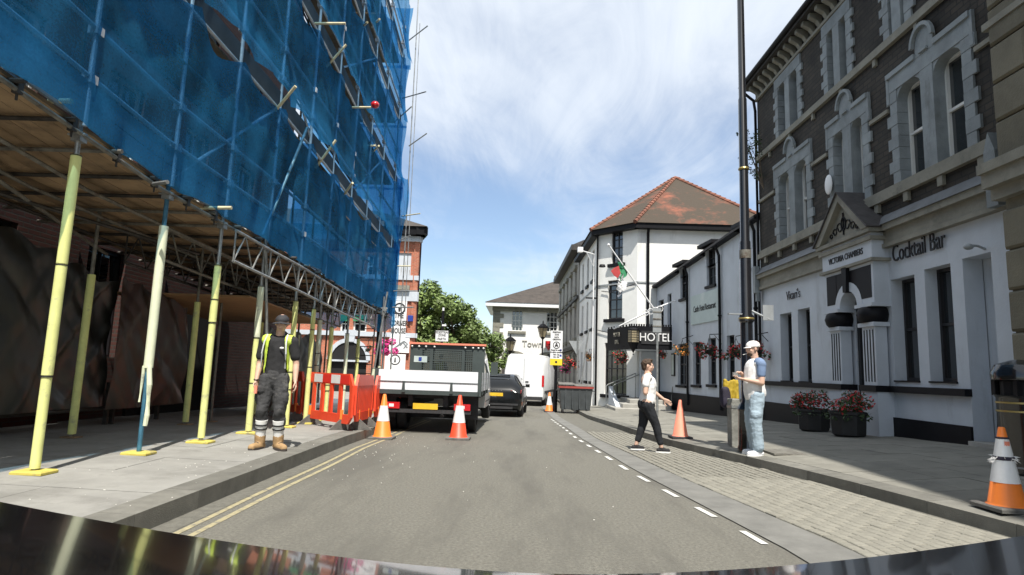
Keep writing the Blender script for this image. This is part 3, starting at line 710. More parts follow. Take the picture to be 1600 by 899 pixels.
text("Cocktail Bar", .48, frame_mtx(FP.pt(F(1436, 387)[0], F(1436, 387)[1], .04), FP.d, FP.n), 'ink', B, sx=.62, ext=.012, offset=-.004)

# ================================================================== rightmost: sandstone ashlar building
SPn = Plane((6.6, 8.35), (6.6, -9)); S_ = thing('ashlar_building', 'sandstone building of big rusticated blocks at the far right of the street', 'building', (6.6, 3, .3))
mb = MB(); SPn.box(mb, .03, SPn.L, -.1, 16.6, -6, -.03); mb.build('wall', 'sand_ashlar', S_)
z = .35; k = 0
while z < 8.2:
    if abs(z-4.0) < .3: z = 4.42; k += 1; continue
    h = .56; a = 0 if k % 2 else -.0; w0 = .62 if k % 2 else .95
    first = True
    while a < 4.4:
        w = w0 if first else .95; first = False
        q = MB(); c = .03
        P = lambda x, zz_, o: SPn.pt(x, zz_, o)
        x0, x1, z0, z1 = a+.012, a+w-.012, z+.012, min(z+h, 8.3)-.012
        q.hexa([P(x0, z0, 0), P(x1, z0, 0), P(x1, z0, -.08), P(x0, z0, -.08), P(x0, z1, 0), P(x1, z1, 0), P(x1, z1, -.08), P(x0, z1, -.08)])
        q.hexa([P(x0, z0, .001), P(x1, z0, .001), P(x1, z1, .001), P(x0, z1, .001), P(x0+c, z0+c, .035), P(x1-c, z0+c, .035), P(x1-c, z1-c, .035), P(x0+c, z1-c, .035)])
        q.build('ashlar_block', 'sand_ashlar', S_); a += w
    z += h; k += 1
mb = MB()
for z0, z1, o in ((3.86, 4.02, .10), (4.02, 4.22, .22), (4.22, 4.36, .28), (5.98+.4, 5.98+.5, .06), (8.32, 8.5, .12), (8.5, 8.72, .3), (16.1, 16.5, .45)):
    SPn.box(mb, -.06, SPn.L, z0, z1, -.2, o)
mb.build('cornice', 'cream_stone', S_)
z = 8.74; k = 0
mb = MB()
while z < 16: SPn.box(mb, .0, SPn.L, z+.012, z+.55, -.2, .0); z += .56
mb.build('upper_courses', 'sand_ashlar', S_)
mb = MB(); SPn.box(mb, -.2, SPn.L, 16.5, 16.7, -6, .5); mb.build('roof', 'slate', S_)

# ================================================================== white hotel wing
WP = Plane((6.25, 28.35), (7.25, 18.47)); Hh = thing('hotel_wing', 'two storey white hotel wing with black drainpipes and dormers beside the dark stone building', 'building', (6.7, 23.4, 0))
wa = WP.at
def wo(x0, x1, ym, z0, z1): a = wa(x0, ym)[0]; b = wa(x1, ym)[0]; return (a, b, z0, z1)
gw = [wo(1059, 1072, 570, .95, 2.62), wo(1083, 1095, 570, 1.0, 2.62), wo(1107, 1119, 565, 1.05, 2.70), wo(1136, 1148, 560, 1.08, 2.72)]
uw = [wo(1029, 1037, 480, 3.3, 4.7), wo(1043, 1049, 470, 3.3, 4.85)]
dw = [wo(1063, 1073, 430, 4.45, 5.75), wo(1104, 1118, 400, 4.62, 6.0), wo(1160, 1172, 380, 4.75, 6.1)]
et = lambda a: 5.36+.085*a      # eaves height rises with the street
mb = MB(); WP.wall(mb, 0, WP.L, -.5, 5.36, gw+uw+[(d[0], d[1], d[2], 5.36) for d in dw], .25); 
seg = sorted([0]+[x for d in dw for x in (d[0]-.10, d[1]+.10)]+[WP.L])
for i in range(0, len(seg)-1, 2):
    a, b = seg[i], seg[i+1]
    mb.hexa([WP.pt(a, 5.36, 0), WP.pt(b, 5.36, 0), WP.pt(b, 5.36, -.25), WP.pt(a, 5.36, -.25), WP.pt(a, et(a), 0), WP.pt(b, et(b), 0), WP.pt(b, et(b), -.25), WP.pt(a, et(a), -.25)])
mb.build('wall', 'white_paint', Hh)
for i in range(0, len(seg)-1, 2):
    a, b = seg[i], seg[i+1]
    mb = MB(); z = lambda a: et(a)
    mb.hexa([WP.pt(a, z(a)-.05, .22), WP.pt(b, z(b)-.05, .22), WP.pt(b, z(b)-.05, 0.002), WP.pt(a, z(a)-.05, 0.002), WP.pt(a, z(a)+.06, .22), WP.pt(b, z(b)+.06, .22), WP.pt(b, z(b)+.06, 0.002), WP.pt(a, z(a)+.06, 0.002)])
    mb.build('eaves_board', 'black_paint', Hh)
mb = MB(); a, b = 0, WP.L
mb.prism([WP.pt(a, et(a)+.06, .24), WP.pt(b, et(b)+.06, .24), WP.pt(b, et(b)+2.0, -3.2), WP.pt(a, et(a)+2.0, -3.2)], (0, 0, -.08)); 
mb.prism([WP.pt(a, et(a)+2.0, -3.2), WP.pt(b, et(b)+2.0, -3.2), WP.pt(b, et(b), -6.5), WP.pt(a, et(a), -6.5)], (0, 0, -.08)); mb.build('roof', 'slate', Hh)
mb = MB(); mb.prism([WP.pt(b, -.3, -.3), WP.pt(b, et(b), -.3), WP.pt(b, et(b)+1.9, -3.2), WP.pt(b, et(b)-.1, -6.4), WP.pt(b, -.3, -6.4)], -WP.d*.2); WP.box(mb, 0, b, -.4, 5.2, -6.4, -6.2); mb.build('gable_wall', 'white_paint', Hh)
for w_ in gw: WP.window(Hh, *w_, rec=.16, fm='frame_black', nx=2, nz=4, fw=.05, bar=.02)
for w_ in gw+uw:
    mb = MB(); WP.box(mb, w_[0]-.06, w_[1]+.06, w_[2]-.10, w_[2]-.001, -.1, .09); mb.build('window_sill', 'black_paint', Hh)
for w_ in uw: WP.window(Hh, *w_, rec=.16, fm='frame_black', nx=2, nz=2)
for a, b, z0, z1 in dw:
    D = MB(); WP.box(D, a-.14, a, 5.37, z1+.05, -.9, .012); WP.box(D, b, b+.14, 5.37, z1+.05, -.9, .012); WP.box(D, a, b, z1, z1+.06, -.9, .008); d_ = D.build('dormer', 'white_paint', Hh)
    ww = WP.window(d_, a, b, z0, z1, rec=.14, fm='frame_black', nx=2, nz=4, fw=.05)
    q = MB(); WP.box(q, a-.26, b+.26, z1+.06, z1+.19, -.9, .26); q.build('dormer_roof', 'black_paint', d_)
    q = MB(); q.prism([WP.pt(b+.15, z1+.04, -.01), WP.pt(b+.15, z1-.55, -.01), WP.pt(b+.15, z1+.04, -1.3)], WP.d*.03)
    q.prism([WP.pt(b+.17, et(b)+.02, -.1), WP.pt(b+.85, et(b)+.06, -.1), WP.pt(b+.85, et(b)+.5, -.95), WP.pt(b+.17, et(b)+.5, -.95)], (0, 0, .12)); q.build('valley_flashing', 'sign_grey', d_)
    q = MB(); WP.box(q, a-.05, b+.05, z0-.10, z0-.001, -.1, .08); q.build('window_sill', 'black_paint', d_)
mb = MB(); WP.box(mb, 0, WP.L, -.5, .62, .003, .05); mb.build('plinth', 'black_paint', Hh)
sa = wa(1081, 470)[0]; sb = wa(1126, 470)[0]
mb = MB(); WP.box(mb, sa, sb, 3.30, 4.42, .002, .05); sp_ = mb.build('sign_panel', 'sign_panel', Hh)
text('Castle Hotel Restaurant', .34, frame_mtx(WP.pt((sa+sb)/2, 3.86, .055), WP.d, WP.n), 'ink', Hh, sx=.62, ext=.006)
for px, py, zt in ((1128, 500, 5.9), (1077, 520, 5.7), (1185, 500, 6.2), (1024, 470, 5.3)):
    a = wa(px, py)[0]; q = MB(); q.path([WP.pt(a, zt, .2), WP.pt(a, zt-.15, .16), WP.pt(a, zt-.35, .08), WP.pt(a, .2, .08)], .05)
    for zz_ in (2.2, 3.4): q.lathe(WP.pt(a, zz_, .08), [(.05, 0), (.07, .01), (.07, .06), (.05, .07)], 10)
    q.build('drainpipe', 'black_paint', Hh, smooth=True)
mb = MB(); a = wa(1053, 586)[0]; WP.box(mb, a-.18, a+.18, 1.30, 2.25, .002, .06); mbx = mb.build('menu_case', 'frame_black', Hh); mb = MB(); WP.box(mb, a-.13, a+.13, 1.36, 2.19, .061, .066); mb.build('menu', 'sign_panel', mbx)

# ================================================================== hotel corner house, three storeys, tiled pyramid roof
V0 = (3.72, 30.1); V1 = (5.35, 28.4); V2 = (11.6, 28.4); VB = (3.55, 37.6); ZE = 8.32
H3 = thing('corner_hotel', 'three storey white hotel corner with mossy red tiled pyramid roof', 'building', (5.3, 30, -.3))
PA = Plane(V0, V1); PB = Plane(V1, V2); PL = Plane(VB, V0)
wA = []
for x0, x1, y0, y1 in ((956, 973, 363, 411), (950, 972, 439, 498), (945, 972, 536, 600)):
    a0, zt = PA.at(x0, y0); a1, zb = PA.at(x1, y1); wA.append((max(.25, a0), min(PA.L-.2, a1), zb, zt))
wA[2] = (wA[2][0], wA[2][1]+.25, .35, wA[2][3])
mb = MB(); PA.wall(mb, 0, PA.L, -.8, ZE, wA, .25); PB.wall(mb, 0, PB.L, -.8, ZE, [], .25)
lw = [(a, a+.75, z0, z1) for a in (1.2, 3.4, 5.5) for z0, z1 in ((6.1, 7.7), (3.6, 5.2), (.9, 2.5))]
PL.wall(mb, 0, PL.L, -.8, ZE, lw, .25)
mb.build('wall', 'white_roughcast', H3)
for w_ in wA:
    PA.window(H3, *w_, rec=.14, fm='frame_black', nx=2 if w_ is not wA[2] else 4, nz=4, fw=.07, bar=.035)
    q = MB(); PA.box(q, w_[0]-.15, w_[1]+.15, w_[2]-.16, w_[2]-.001, -.05, .14); q.build('window_sill', 'black_paint', H3)
q = MB(); x = wA[1]; PA.box(q, x[0]+.1, x[1]-.1, x[2]+.1, x[2]+.9, -.26, -.22); q.build('curtain', 'net_curtain', H3)
for w_ in lw:
    PL.window(H3, *w_, rec=.14, fm='frame_black', nx=2, nz=4); q = MB(); PL.box(q, w_[0]-.1, w_[1]+.1, w_[2]-.14, w_[2]-.001, 0.0, .1); q.build('window_sill', 'black_paint', H3)
mb = MB()
for P_ in (PL, PA, PB): P_.box(mb, -.06, P_.L+.06, 5.55, 5.62, .0, .04)
mb.build('string_course', 'sign_grey', H3)
mb = MB()
for P_ in (PL, PA, PB):
    P_.box(mb, -.16, P_.L+.16, ZE-.22, ZE+.02, -.2, .36)
mb.build('eaves', 'black_paint', H3)
mb = MB(); E = .42
def offp(a, b, c=0): return Vector((a, b, c))
r0 = Vector((VB[0]-E, VB[1], ZE+.02)); r1 = Vector((V0[0]-E, V0[1]-.2, ZE+.02)); r2 = Vector((V1[0]-.2, V1[1]-E, ZE+.02)); r3 = Vector((V2[0]+E, V2[1]-E, ZE+.02)); r4 = Vector((V2[0]+E, VB[1], ZE+.02))
ap = onY(1055, 278, 32.6)
for P in ((r0, r1), (r1, r2), (r2, r3), (r3, r4), (r4, r0)): mb.add([P[0], P[1], ap], [(0, 1, 2)])
rf = mb.build('roof', 'tile_red', H3)
for P in (r1, r2, r3):
    d = ap-P; nn = 22
    for k in range(nn):
        q = MB(); q.tube(P+d*(k/nn)+Vector((0, 0, .03)), P+d*((k+1.12)/nn)+Vector((0, 0, .0)), .10, .085, n=8); q.build('ridge_tile', 'ridge_tile', rf)
mb = MB(); a = PB.at(1012, 400)[0]
mb.path([PB.pt(a, ZE-.1, .3), PB.pt(a, ZE-.4, .1), PB.pt(a, 1.0, .09)], .065); mb.path([PA.pt(.05, ZE-.2, .1), PA.pt(.05, -.2, .1)], .05); mb.build('drainpipe', 'black_paint', H3, smooth=True)
mb = MB(); mb.path([PA.pt(.3, 5.3, .06), PA.pt(.9, 5.2, .07), PA.pt(1.5, 5.35, .07), PA.pt(2.3, 5.5, .06)], .02, 5); mb.path([PA.pt(.1, 3.4, .06), PA.pt(1, 3.2, .07), PA.pt(2.2, 3.45, .06)], .02, 5); mb.build('cable', 'ink', H3)
# canopy over the hotel entrance
def onW(px, py, Yc): return onY(px, py, Yc)
CN = thing('entrance_canopy', 'black hotel entrance canopy with crenellated top and old style lettering', 'canopy', (5.4, 26.6, 2.6))
c0 = onY(986, 545, 25.6); c1 = onY(1050, 545, 25.6); zb = 2.36; ztop = 3.32
mb = MB(); y0 = 25.6
mb.box(c0.x, c1.x, y0, y0+.08, zb, ztop); mb.box(c0.x, c1.x, y0+.08, 28.4, zb+.05, zb+.12)
cl_ = (c0.x-.62, 28.2)
mb.prism([(c0.x, y0, zb), (c0.x, y0, ztop), (cl_[0], cl_[1], ztop), (cl_[0], cl_[1], zb)], (.08, .03, 0)); mb.build('fascia', 'black_paint', CN)
q = MB(); q.add([(c0.x+.05, y0+.1, zb+.02), (c1.x-.02, y0+.1, zb+.02), (c1.x-.02, 28.3, zb+.02), (cl_[0]+.1, 28.3, zb+.02)], [(0, 1, 2, 3)]); q.build('soffit', 'white_paint', CN)
n = 17
for k in range(n):
    x = lerp(c0.x, c1.x-.06, k/(n-1)); q = MB(); q.box(x, x+.055, y0-.01, y0+.07, ztop, ztop+.085); q.build('battlement', 'black_paint', CN)
for k in range(8):
    p = Vector((c0.x, y0, 0)).lerp(Vector((*cl_, 0)), (k+.5)/8); q = MB(); q.box(p.x-.03, p.x+.04, p.y, p.y+.06, ztop, ztop+.085); q.build('battlement', 'black_paint', CN)
q = MB(); q.box(c0.x+.42, c1.x-.1, y0-.03, y0-.002, zb+.22, ztop-.2); q.build('sign_board', 'ink', CN)
text('HOTEL', .48, frame_mtx(((c0.x+.42+c1.x-.1)/2, y0-.04, (zb+ztop)/2+.01), (1, 0, 0), (0, -1, 0)), 'reflect_white', CN, sx=.90, ext=.008)
dl_ = (Vector((*cl_, 0))-Vector((c0.x, y0, 0)))
for k, s_ in enumerate(('HOTEL', 'BAR')):
    p = Vector((c0.x, y0, 0))+dl_*.55+Vector((-.04, -.01, zb+.65-.32*k)); text(s_, .26, frame_mtx(p, -dl_, (-dl_.normalized().y*-1, 0, 0) if False else Vector((dl_.y*-1, dl_.x, 0))), 'cream_stone', CN, sx=.9)
# wall lantern at the canopy corner
LN = thing('hanging_lantern', 'leaded six sided lantern hanging at the corner of the hotel canopy', 'lantern', (c0.x+.05, y0-.2, 2.9))
p = Vector((c0.x+.05, y0-.22, 0))
q = MB(); q.lathe(p+Vector((0, 0, 2.62)), [(.20, 0), (.22, .0), (.22, .5), (.20, .5)], 6); g_ = q.build('lamp_glass', 'lamp_glass', LN)
q = MB()
for k in range(6):
    t = 2*pi*k/6; a = p+Vector((.23*cos(t), .23*sin(t), 0)); q.tube(a+Vector((0, 0, 2.62)), a+Vector((0, 0, 3.12)), .012, n=5)
for z in (2.62, 2.72, 2.82, 2.92, 3.02, 3.12):
    for k in range(6):
        t, t2 = 2*pi*k/6, 2*pi*(k+1)/6; q.tube(p+Vector((.225*cos(t), .225*sin(t), z)), p+Vector((.225*cos(t2), .225*sin(t2), z)), .008, n=4)
q.lathe(p+Vector((0, 0, 2.22)), [(.015, -.12), (.03, -.1), (.01, -.04), (.03, 0), (.22, .38), (.24, .4)], 6); q.lathe(p+Vector((0, 0, 3.12)), [(.25, 0), (.24, .05), (.1, .1)], 6); q.build('lamp_frame', 'black_paint', LN)
# steps and handrails at the entrance
ST = thing('entrance_steps', 'worn stone steps climbing to the hotel entrance', 'steps', (5.2, 26.3, -.1))
for k in range(3):
    q = MB(); z = -.22+.17*k; q.bevbox(3.9+.35*k, 6.2, 25.2+.36*k, 28.3, z-.1, z+.17, .02); q.build('step', 'grey_stone', ST)
q = MB(); q.prism([(4.05, 28.2, -.5), (4.05, 25.9, -.5), (4.05, 25.9, -.1), (4.05, 28.2, .75)], (.2, .08, 0)); q.build('ramp_wall', 'white_paint', ST)
for i, xx in enumerate((944, 955)):
    b0 = G(xx+3, 638, pavr); HR = thing('handrail', ['grey steel handrail nearest the white wall by the hotel steps', 'grey steel handrail on the street side of the hotel steps'][i], 'handrail', tuple(b0), 'handrails of the hotel steps')
    q = MB(); q.path([b0, b0+Vector((0, 0, .95)), b0+Vector((.08, .05, 1.02)), b0+Vector((1.5, 1.2, 1.55))], .025); q.build('rail', 'galv', HR, smooth=True)
    q = MB(); q.path([b0+Vector((1.5, 1.2, 1.55)), b0+Vector((1.5, 1.2, .4))], .025); q.build('post', 'galv', HR, smooth=True)
# porch behind the canopy
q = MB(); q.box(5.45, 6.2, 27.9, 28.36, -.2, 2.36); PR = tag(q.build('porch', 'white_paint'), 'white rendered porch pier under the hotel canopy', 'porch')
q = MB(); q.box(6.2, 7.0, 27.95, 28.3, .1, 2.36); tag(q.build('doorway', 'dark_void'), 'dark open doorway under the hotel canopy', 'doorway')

# flagpole with Welsh flag, bracket lamp
FL = thing('flagpole', 'slanting white flagpole rising from the hotel canopy with a limp flag', 'flagpole', tuple(onY(1019, 480, 25.8)))
f0 = onY(1022, 483, 25.8); f1 = onY(951, 383, 25.0)
q = MB(); q.tube(f0, f1, .035, .025); q.ball(f1, .06); q.build('pole', 'sign_white', FL, smooth=True)
q = MB()
for k in range(4):
    q.path([f0+Vector((-.35+.2*k+.12*cos(t), -.02, -.05+.1*k*.6-.12+.12*sin(t))) for t in [i*.7 for i in range(10)]], .014, 5)
q.path([f0+Vector((-1.6, .6, -.85)), f0, f0+Vector((1.5, .2, .65))], .03); q.build('bracket', 'sign_white', FL, smooth=True)
fd = (f1-f0)
def flagpiece(nm, m, t0, t1, w0, w1, sway):
    q = MB(); rows = 12; vs = []; fs = []
    for i in range(rows+1):
        t = lerp(t0, t1, i/rows); a = f0+fd*t
        for j in range(7):
            u_ = j/6; dr_ = lerp(w0, w1, u_); sag = 1-.3*(i/rows)
            vs.append(a+Vector((-.32*u_*(1-i/rows)+.1*sin(6*u_+i*.9), .10*sin(9*u_+i*.7), -dr_*sag)))
    for i in range(rows):
        for j in range(6): k = i*7+j; fs.append((k, k+1, k+8, k+7))
    q.add(vs, fs); return q.build(nm, m, FL, smooth=True)
fb = flagpiece('flag', 'flag_green', .60, .76, .02, .62, 0)
o_ = flagpiece('flag_stripe', 'flag_white', .61, .77, .60, 1.15, 0); o_.parent = fb
q = MB(); c = f0+fd*.74
q.add([c+Vector(v_) for v_ in [(-.30, -.14, -.30), (-.1, -.16, -.2), (-.02, -.15, -.5), (-.14, -.16, -.72), (-.30, -.14, -.6), (-.42, -.14, -.42)]], [(0, 1, 2, 3, 4, 5)]); o_ = q.build('red_emblem', 'flag_red', FL); o_.parent = fb
BL = thing('bracket_lamp', 'floodlight on a white wall bracket high on the hotel corner', 'lamp', tuple(PL.pt(PL.L-.3, 6.6, .2)))
b0 = onY(928, 400, 29.6)
q = MB(); q.path([b0+Vector((0, 0, -1.4)), b0, b0+Vector((.0, -.1, .05)), b0+Vector((-.7, -.5, .15))], .03, 6); q.path([b0+Vector((0, 0, -.55)), b0+Vector((-.4, -.35, .1))], .02, 6); q.path([b0+Vector((0, 0, -1.3)), b0+Vector((0, 0, -8))], .03, 6); q.build('bracket', 'sign_white', BL)
q = MB(); q.box(b0.x-.85, b0.x-.6, b0.y-.7, b0.y-.4, b0.z+.05, b0.z+.28); q.build('lamp_head', 'sign_white', BL)
q = MB(); q.tube(PL.pt(PL.L-.2, 5.0, .0), PL.pt(PL.L-.2, 5.0, .55), .04); q.lathe(onY(941, 417, 28.7), [(.02, .12), (.12, .1), (.16, 0), (.14, -.02)], 12); tag(q.build('wall_lamp', 'black_paint', smooth=True), 'dark dish shaped lamp between the hotel upper windows', 'lamp')

# ================================================================== buildings beyond the hotel
GP = Plane((3.2, 52.5), (3.5, 37.7)); GB = thing('classical_building', 'grey stone fronted building with arched first floor windows past the hotel', 'building', (3.4, 45, -.5))
hs = [(a, a+1.0, z0, z1) for a in (1.2, 4.1, 7.0, 9.9, 12.6) for z0, z1 in ((6.4, 7.9), (3.5, 5.5), (.4, 2.3))]
mb = MB(); GP.wall(mb, 0, GP.L, -1, 8.9, hs, .3); mb.build('wall', 'grey_stone', GB)
for h in hs:
    GP.window(GB, *h, rec=.2, fm='frame_white', nx=2, nz=3); q = MB(); GP.box(q, h[0]-.2, h[1]+.2, h[3], h[3]+.22, 0, .16); q.build('window_hood', 'cream_stone', GB); q = MB(); GP.box(q, h[0]-.2, h[1]+.2, h[2]-.2, h[2]-.001, 0, .12); q.build('window_sill', 'cream_stone', GB)
mb = MB(); GP.box(mb, -.3, GP.L, 8.9, 9.25, -1, .5); GP.box(mb, -.1, GP.L, 2.75, 3.0, 0, .2); GP.box(mb, -.1, GP.L, 5.85, 6.05, 0, .15); mb.build('cornice', 'tube_dark', GB)
mb = MB(); mb.prism([GP.pt(-.3, 9.25, .5), GP.pt(-.3, 11.3, -4), GP.pt(-.3, 9.25, -8)], GP.d*GP.L); mb.build('roof', 'slate', GB)
mb = MB(); GP.box(mb, 0, GP.L, -1, 8.9, -8, -.35); mb.build('side_wall', 'grey_stone', GB)
# Town Hall
YT = 56.0; tx0 = (onY(770, 520, YT)).x; TP = Plane((tx0, YT), (tx0+13, YT)); T = thing('town_hall', 'cream town hall with quoined corner and hipped slate roof closing the street', 'building', (tx0+6, YT+4, -.6))
tw = []
for x0, x1, y0, y1 in ((800, 816.5, 485, 518), (854, 871, 487, 520)):
    a0, z1 = TP.at(x0, y0); a1, z0 = TP.at(x1, y1); tw.append((a0, a1, z0, z1))
tw.append((tw[1][0]+3.2, tw[1][1]+3.2, tw[1][2], tw[1][3]))
archs = []
for cx in (804, 856): a = TP.at(cx, 560)[0]; archs.append((a-1.15, a+1.15, -.8, 2.1))
mb = MB(); TP.wall(mb, 0, 13, -1.2, 7.05, tw+archs, .35); TP.box(mb, 0, 13, -1.2, 7, -9, -.36); mb.build('wall', 'town_wall', T)
for w_ in tw: TP.window(T, *w_, rec=.2, fm='frame_white', nx=3, nz=4, fw=.08, bar=.05); q = MB(); TP.box(q, w_[0]-.3, w_[1]+.3, w_[2]-.22, w_[2]-.002, 0, .16); q.build('window_sill', 'cream_stone', T)
for a0, a1, z0, z1 in archs:
    c = (a0+a1)/2; r = (a1-a0)/2; q = MB()
    for k in range(12):
        t0, t1 = pi*k/12, pi*(k+1)/12; P = lambda r_, t, o: TP.pt(c+r_*cos(t), z1-.0+r_*.75*sin(t), o)
        q.hexa([P(r-.1, t0, 0), P(r+.16, t0, 0), P(r+.16, t0, .1), P(r-.1, t0, .1), P(r-.1, t1, 0), P(r+.16, t1, 0), P(r+.16, t1, .1), P(r-.1, t1, .1)])
    q.build('arch_ring', 'cream_stone', T)
    q = MB(); q.prism([TP.pt(c+r*cos(t), z1+r*.75*sin(t), .003) for t in [pi*k/12 for k in range(13)]], TP.n*.03); q.build('fanlight', 'glass', T)
    q = MB(); TP.box(q, a0, a1, z0, z1, -.4, -.3); q.build('door', 'slate', T)
k = 0; z = -1.1
while z < 6.6:
    w = .95 if k % 2 else .62; q = MB(); TP.box(q, -.04, w, z+.015, z+.40, -.3, .07); q.build('quoin', 'cream_stone', T); z += .42; k += 1
mb = MB(); TP.box(mb, -.1, 13, 6.7, 7.05, .003, .25); mb.build('frieze', 'cream_stone', T)
mb = MB(); TP.box(mb, -.7, 13.4, 7.05, 7.4, -9, .85); mb.build('eaves', 'sign_white', T)
mb = MB(); apx = TP.at(862, 440, -5)[0]; zA = onY(862, 439, YT+4.5).z
e = [TP.pt(-.75, 7.4, .9), TP.pt(14, 7.4, .9), TP.pt(14, 7.4, -10), TP.pt(-.75, 7.4, -10)]; a1 = TP.pt(5.9, zA, -4.5); a2 = TP.pt(9.5, zA, -4.5)
mb.add(e+[a1, a2], [(0, 1, 5, 4), (1, 2, 5), (2, 3, 4, 5), (3, 0, 4)]); mb.build('roof', 'tile_brown', T)
q = MB(); q.box(a1.x-.2, a1.x+.5, a1.y-.2, a1.y+.2, zA-.2, zA+.5); q.ball((a1.x+.15, a1.y, zA+.6), .2); q.build('finial', 'cream_stone', T)
tt = TP.at(838, 538); text('Town Hall', .78, frame_mtx(TP.pt(tt[0]+.35, tt[1], .04), TP.d, TP.n), 'grey_stone', T, sx=1.0, ext=.03)
q = MB(); c_ = TP.at(857, 540); q.prism([TP.pt(c_[0]-.28, c_[1]+.4, .01), TP.pt(c_[0]+.28, c_[1]+.4, .01), TP.pt(c_[0]+.28, c_[1]-.1, .01), TP.pt(c_[0], c_[1]-.45, .01), TP.pt(c_[0]-.28, c_[1]-.1, .01)], TP.n*.06); q.build('shield', 'tail_red', T)

def lantern_head(root, p, s=1.0, m='black_paint'):
    q = MB(); p = Vector(p)
    q.lathe(p, [(.03*s, -.12*s), (.10*s, -.03*s), (.12*s, 0)], 4); q.lathe(p+Vector((0, 0, .42*s)), [(.27*s, 0), (.25*s, .05*s), (.10*s, .17*s), (.03*s, .2*s), (.02*s, .32*s), (.005, .34*s)], 4)
    for k in range(4):
        t = pi/2*k; q.tube(p+Vector((.12*s*cos(t), .12*s*sin(t), 0)), p+Vector((.23*s*cos(t), .23*s*sin(t), .42*s)), .014*s, n=5)
    h = q.build('lantern_frame', m, root); q = MB(); q.lathe(p, [(.10*s, 0), (.21*s, .41*s)], 4); q.build('lamp_glass', 'lamp_glass', h)
WL = thing('wall_lantern', 'black lantern on a bracket on the town hall above the left arch', 'lantern', (0, 0, 0))
p = onY(797, 548, YT-.6); WL.location = p
lantern_head(WL, p, 2.0); q = MB(); q.path([p+Vector((0, .6, -.9)), p+Vector((0, .1, -.9)), p+Vector((0, 0, -.2))], .05); q.build('bracket', 'black_paint', WL)
LP_ = thing('lantern_post', 'black victorian lantern post before the town hall between the van and the zone sign', 'street lamp', (0, 0, 0))
p = onY(848, 527, 38); LP_.location = (p.x, p.y, -.45); lantern_head(LP_, p, 1.35); q = MB(); q.lathe((p.x, p.y, -.5), [(.16, 0), (.16, .5), (.09, .7), (.07, 1.6), (.055, 1.7), (.045, p.z+.35)], 12); q.build('post', 'black_paint', LP_, smooth=True)

# ================================================================== left: scaffolding with blue netting
def XO(Y): return interp(Y, [(-4, -5.2), (2, -4.86), (5.9, -4.53), (8.5, -4.30), (11, -4.13), (18.7, -4.06), (30, -4.0)])
def dk(Y): return interp(Y, [(-4, 4.4), (4.7, 3.80), (7.1, 3.43), (9.9, 3.24), (14, 3.02), (18.7, 2.88)])
def lift(Y, k): return dk(Y)+(2.32-.034*(Y-10))*k
SF = thing('scaffolding', 'tube scaffold over the left pavement wrapped in blue netting with yellow padded poles', 'scaffolding', (-4.3, 10, .17))
YE = 18.6
# brick building behind it
LB = Plane((-7.4, -3), (-7.4, YE)); LBt = thing('scaffolded_building', 'dark red brick building hidden behind the scaffolding and tarpaulins', 'building', (-7.4, 8, .17))
hs = [(a, a+1.0, z0, z1) for a in [3.2+2.5*i for i in range(7)] for z0, z1 in ((1.3, 3.2), (4.6, 6.4), (7.2, 8.9), (9.8, 11.3)) if not (a > 14 and z0 < 2)]
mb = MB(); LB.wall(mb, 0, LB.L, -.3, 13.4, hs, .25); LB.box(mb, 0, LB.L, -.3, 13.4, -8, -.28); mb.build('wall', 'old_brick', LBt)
for h in hs:
    LB.window(LBt, *h, rec=.15, fm='frame_white' if h[2] > 4 else 'frame_black', nx=2, nz=2)
for a in [2.55+2.5*i for i in range(7)]:
    q = MB(); LB.box(q, a, a+.25, -.2, 3.4, .01, .14); q.build('pilaster', 'old_brick', LBt)
q = MB(); LB.box(q, 14.6, 17.6, -.1, 2.35, .003, .06); q.build('doorway', 'dark_void', LBt)

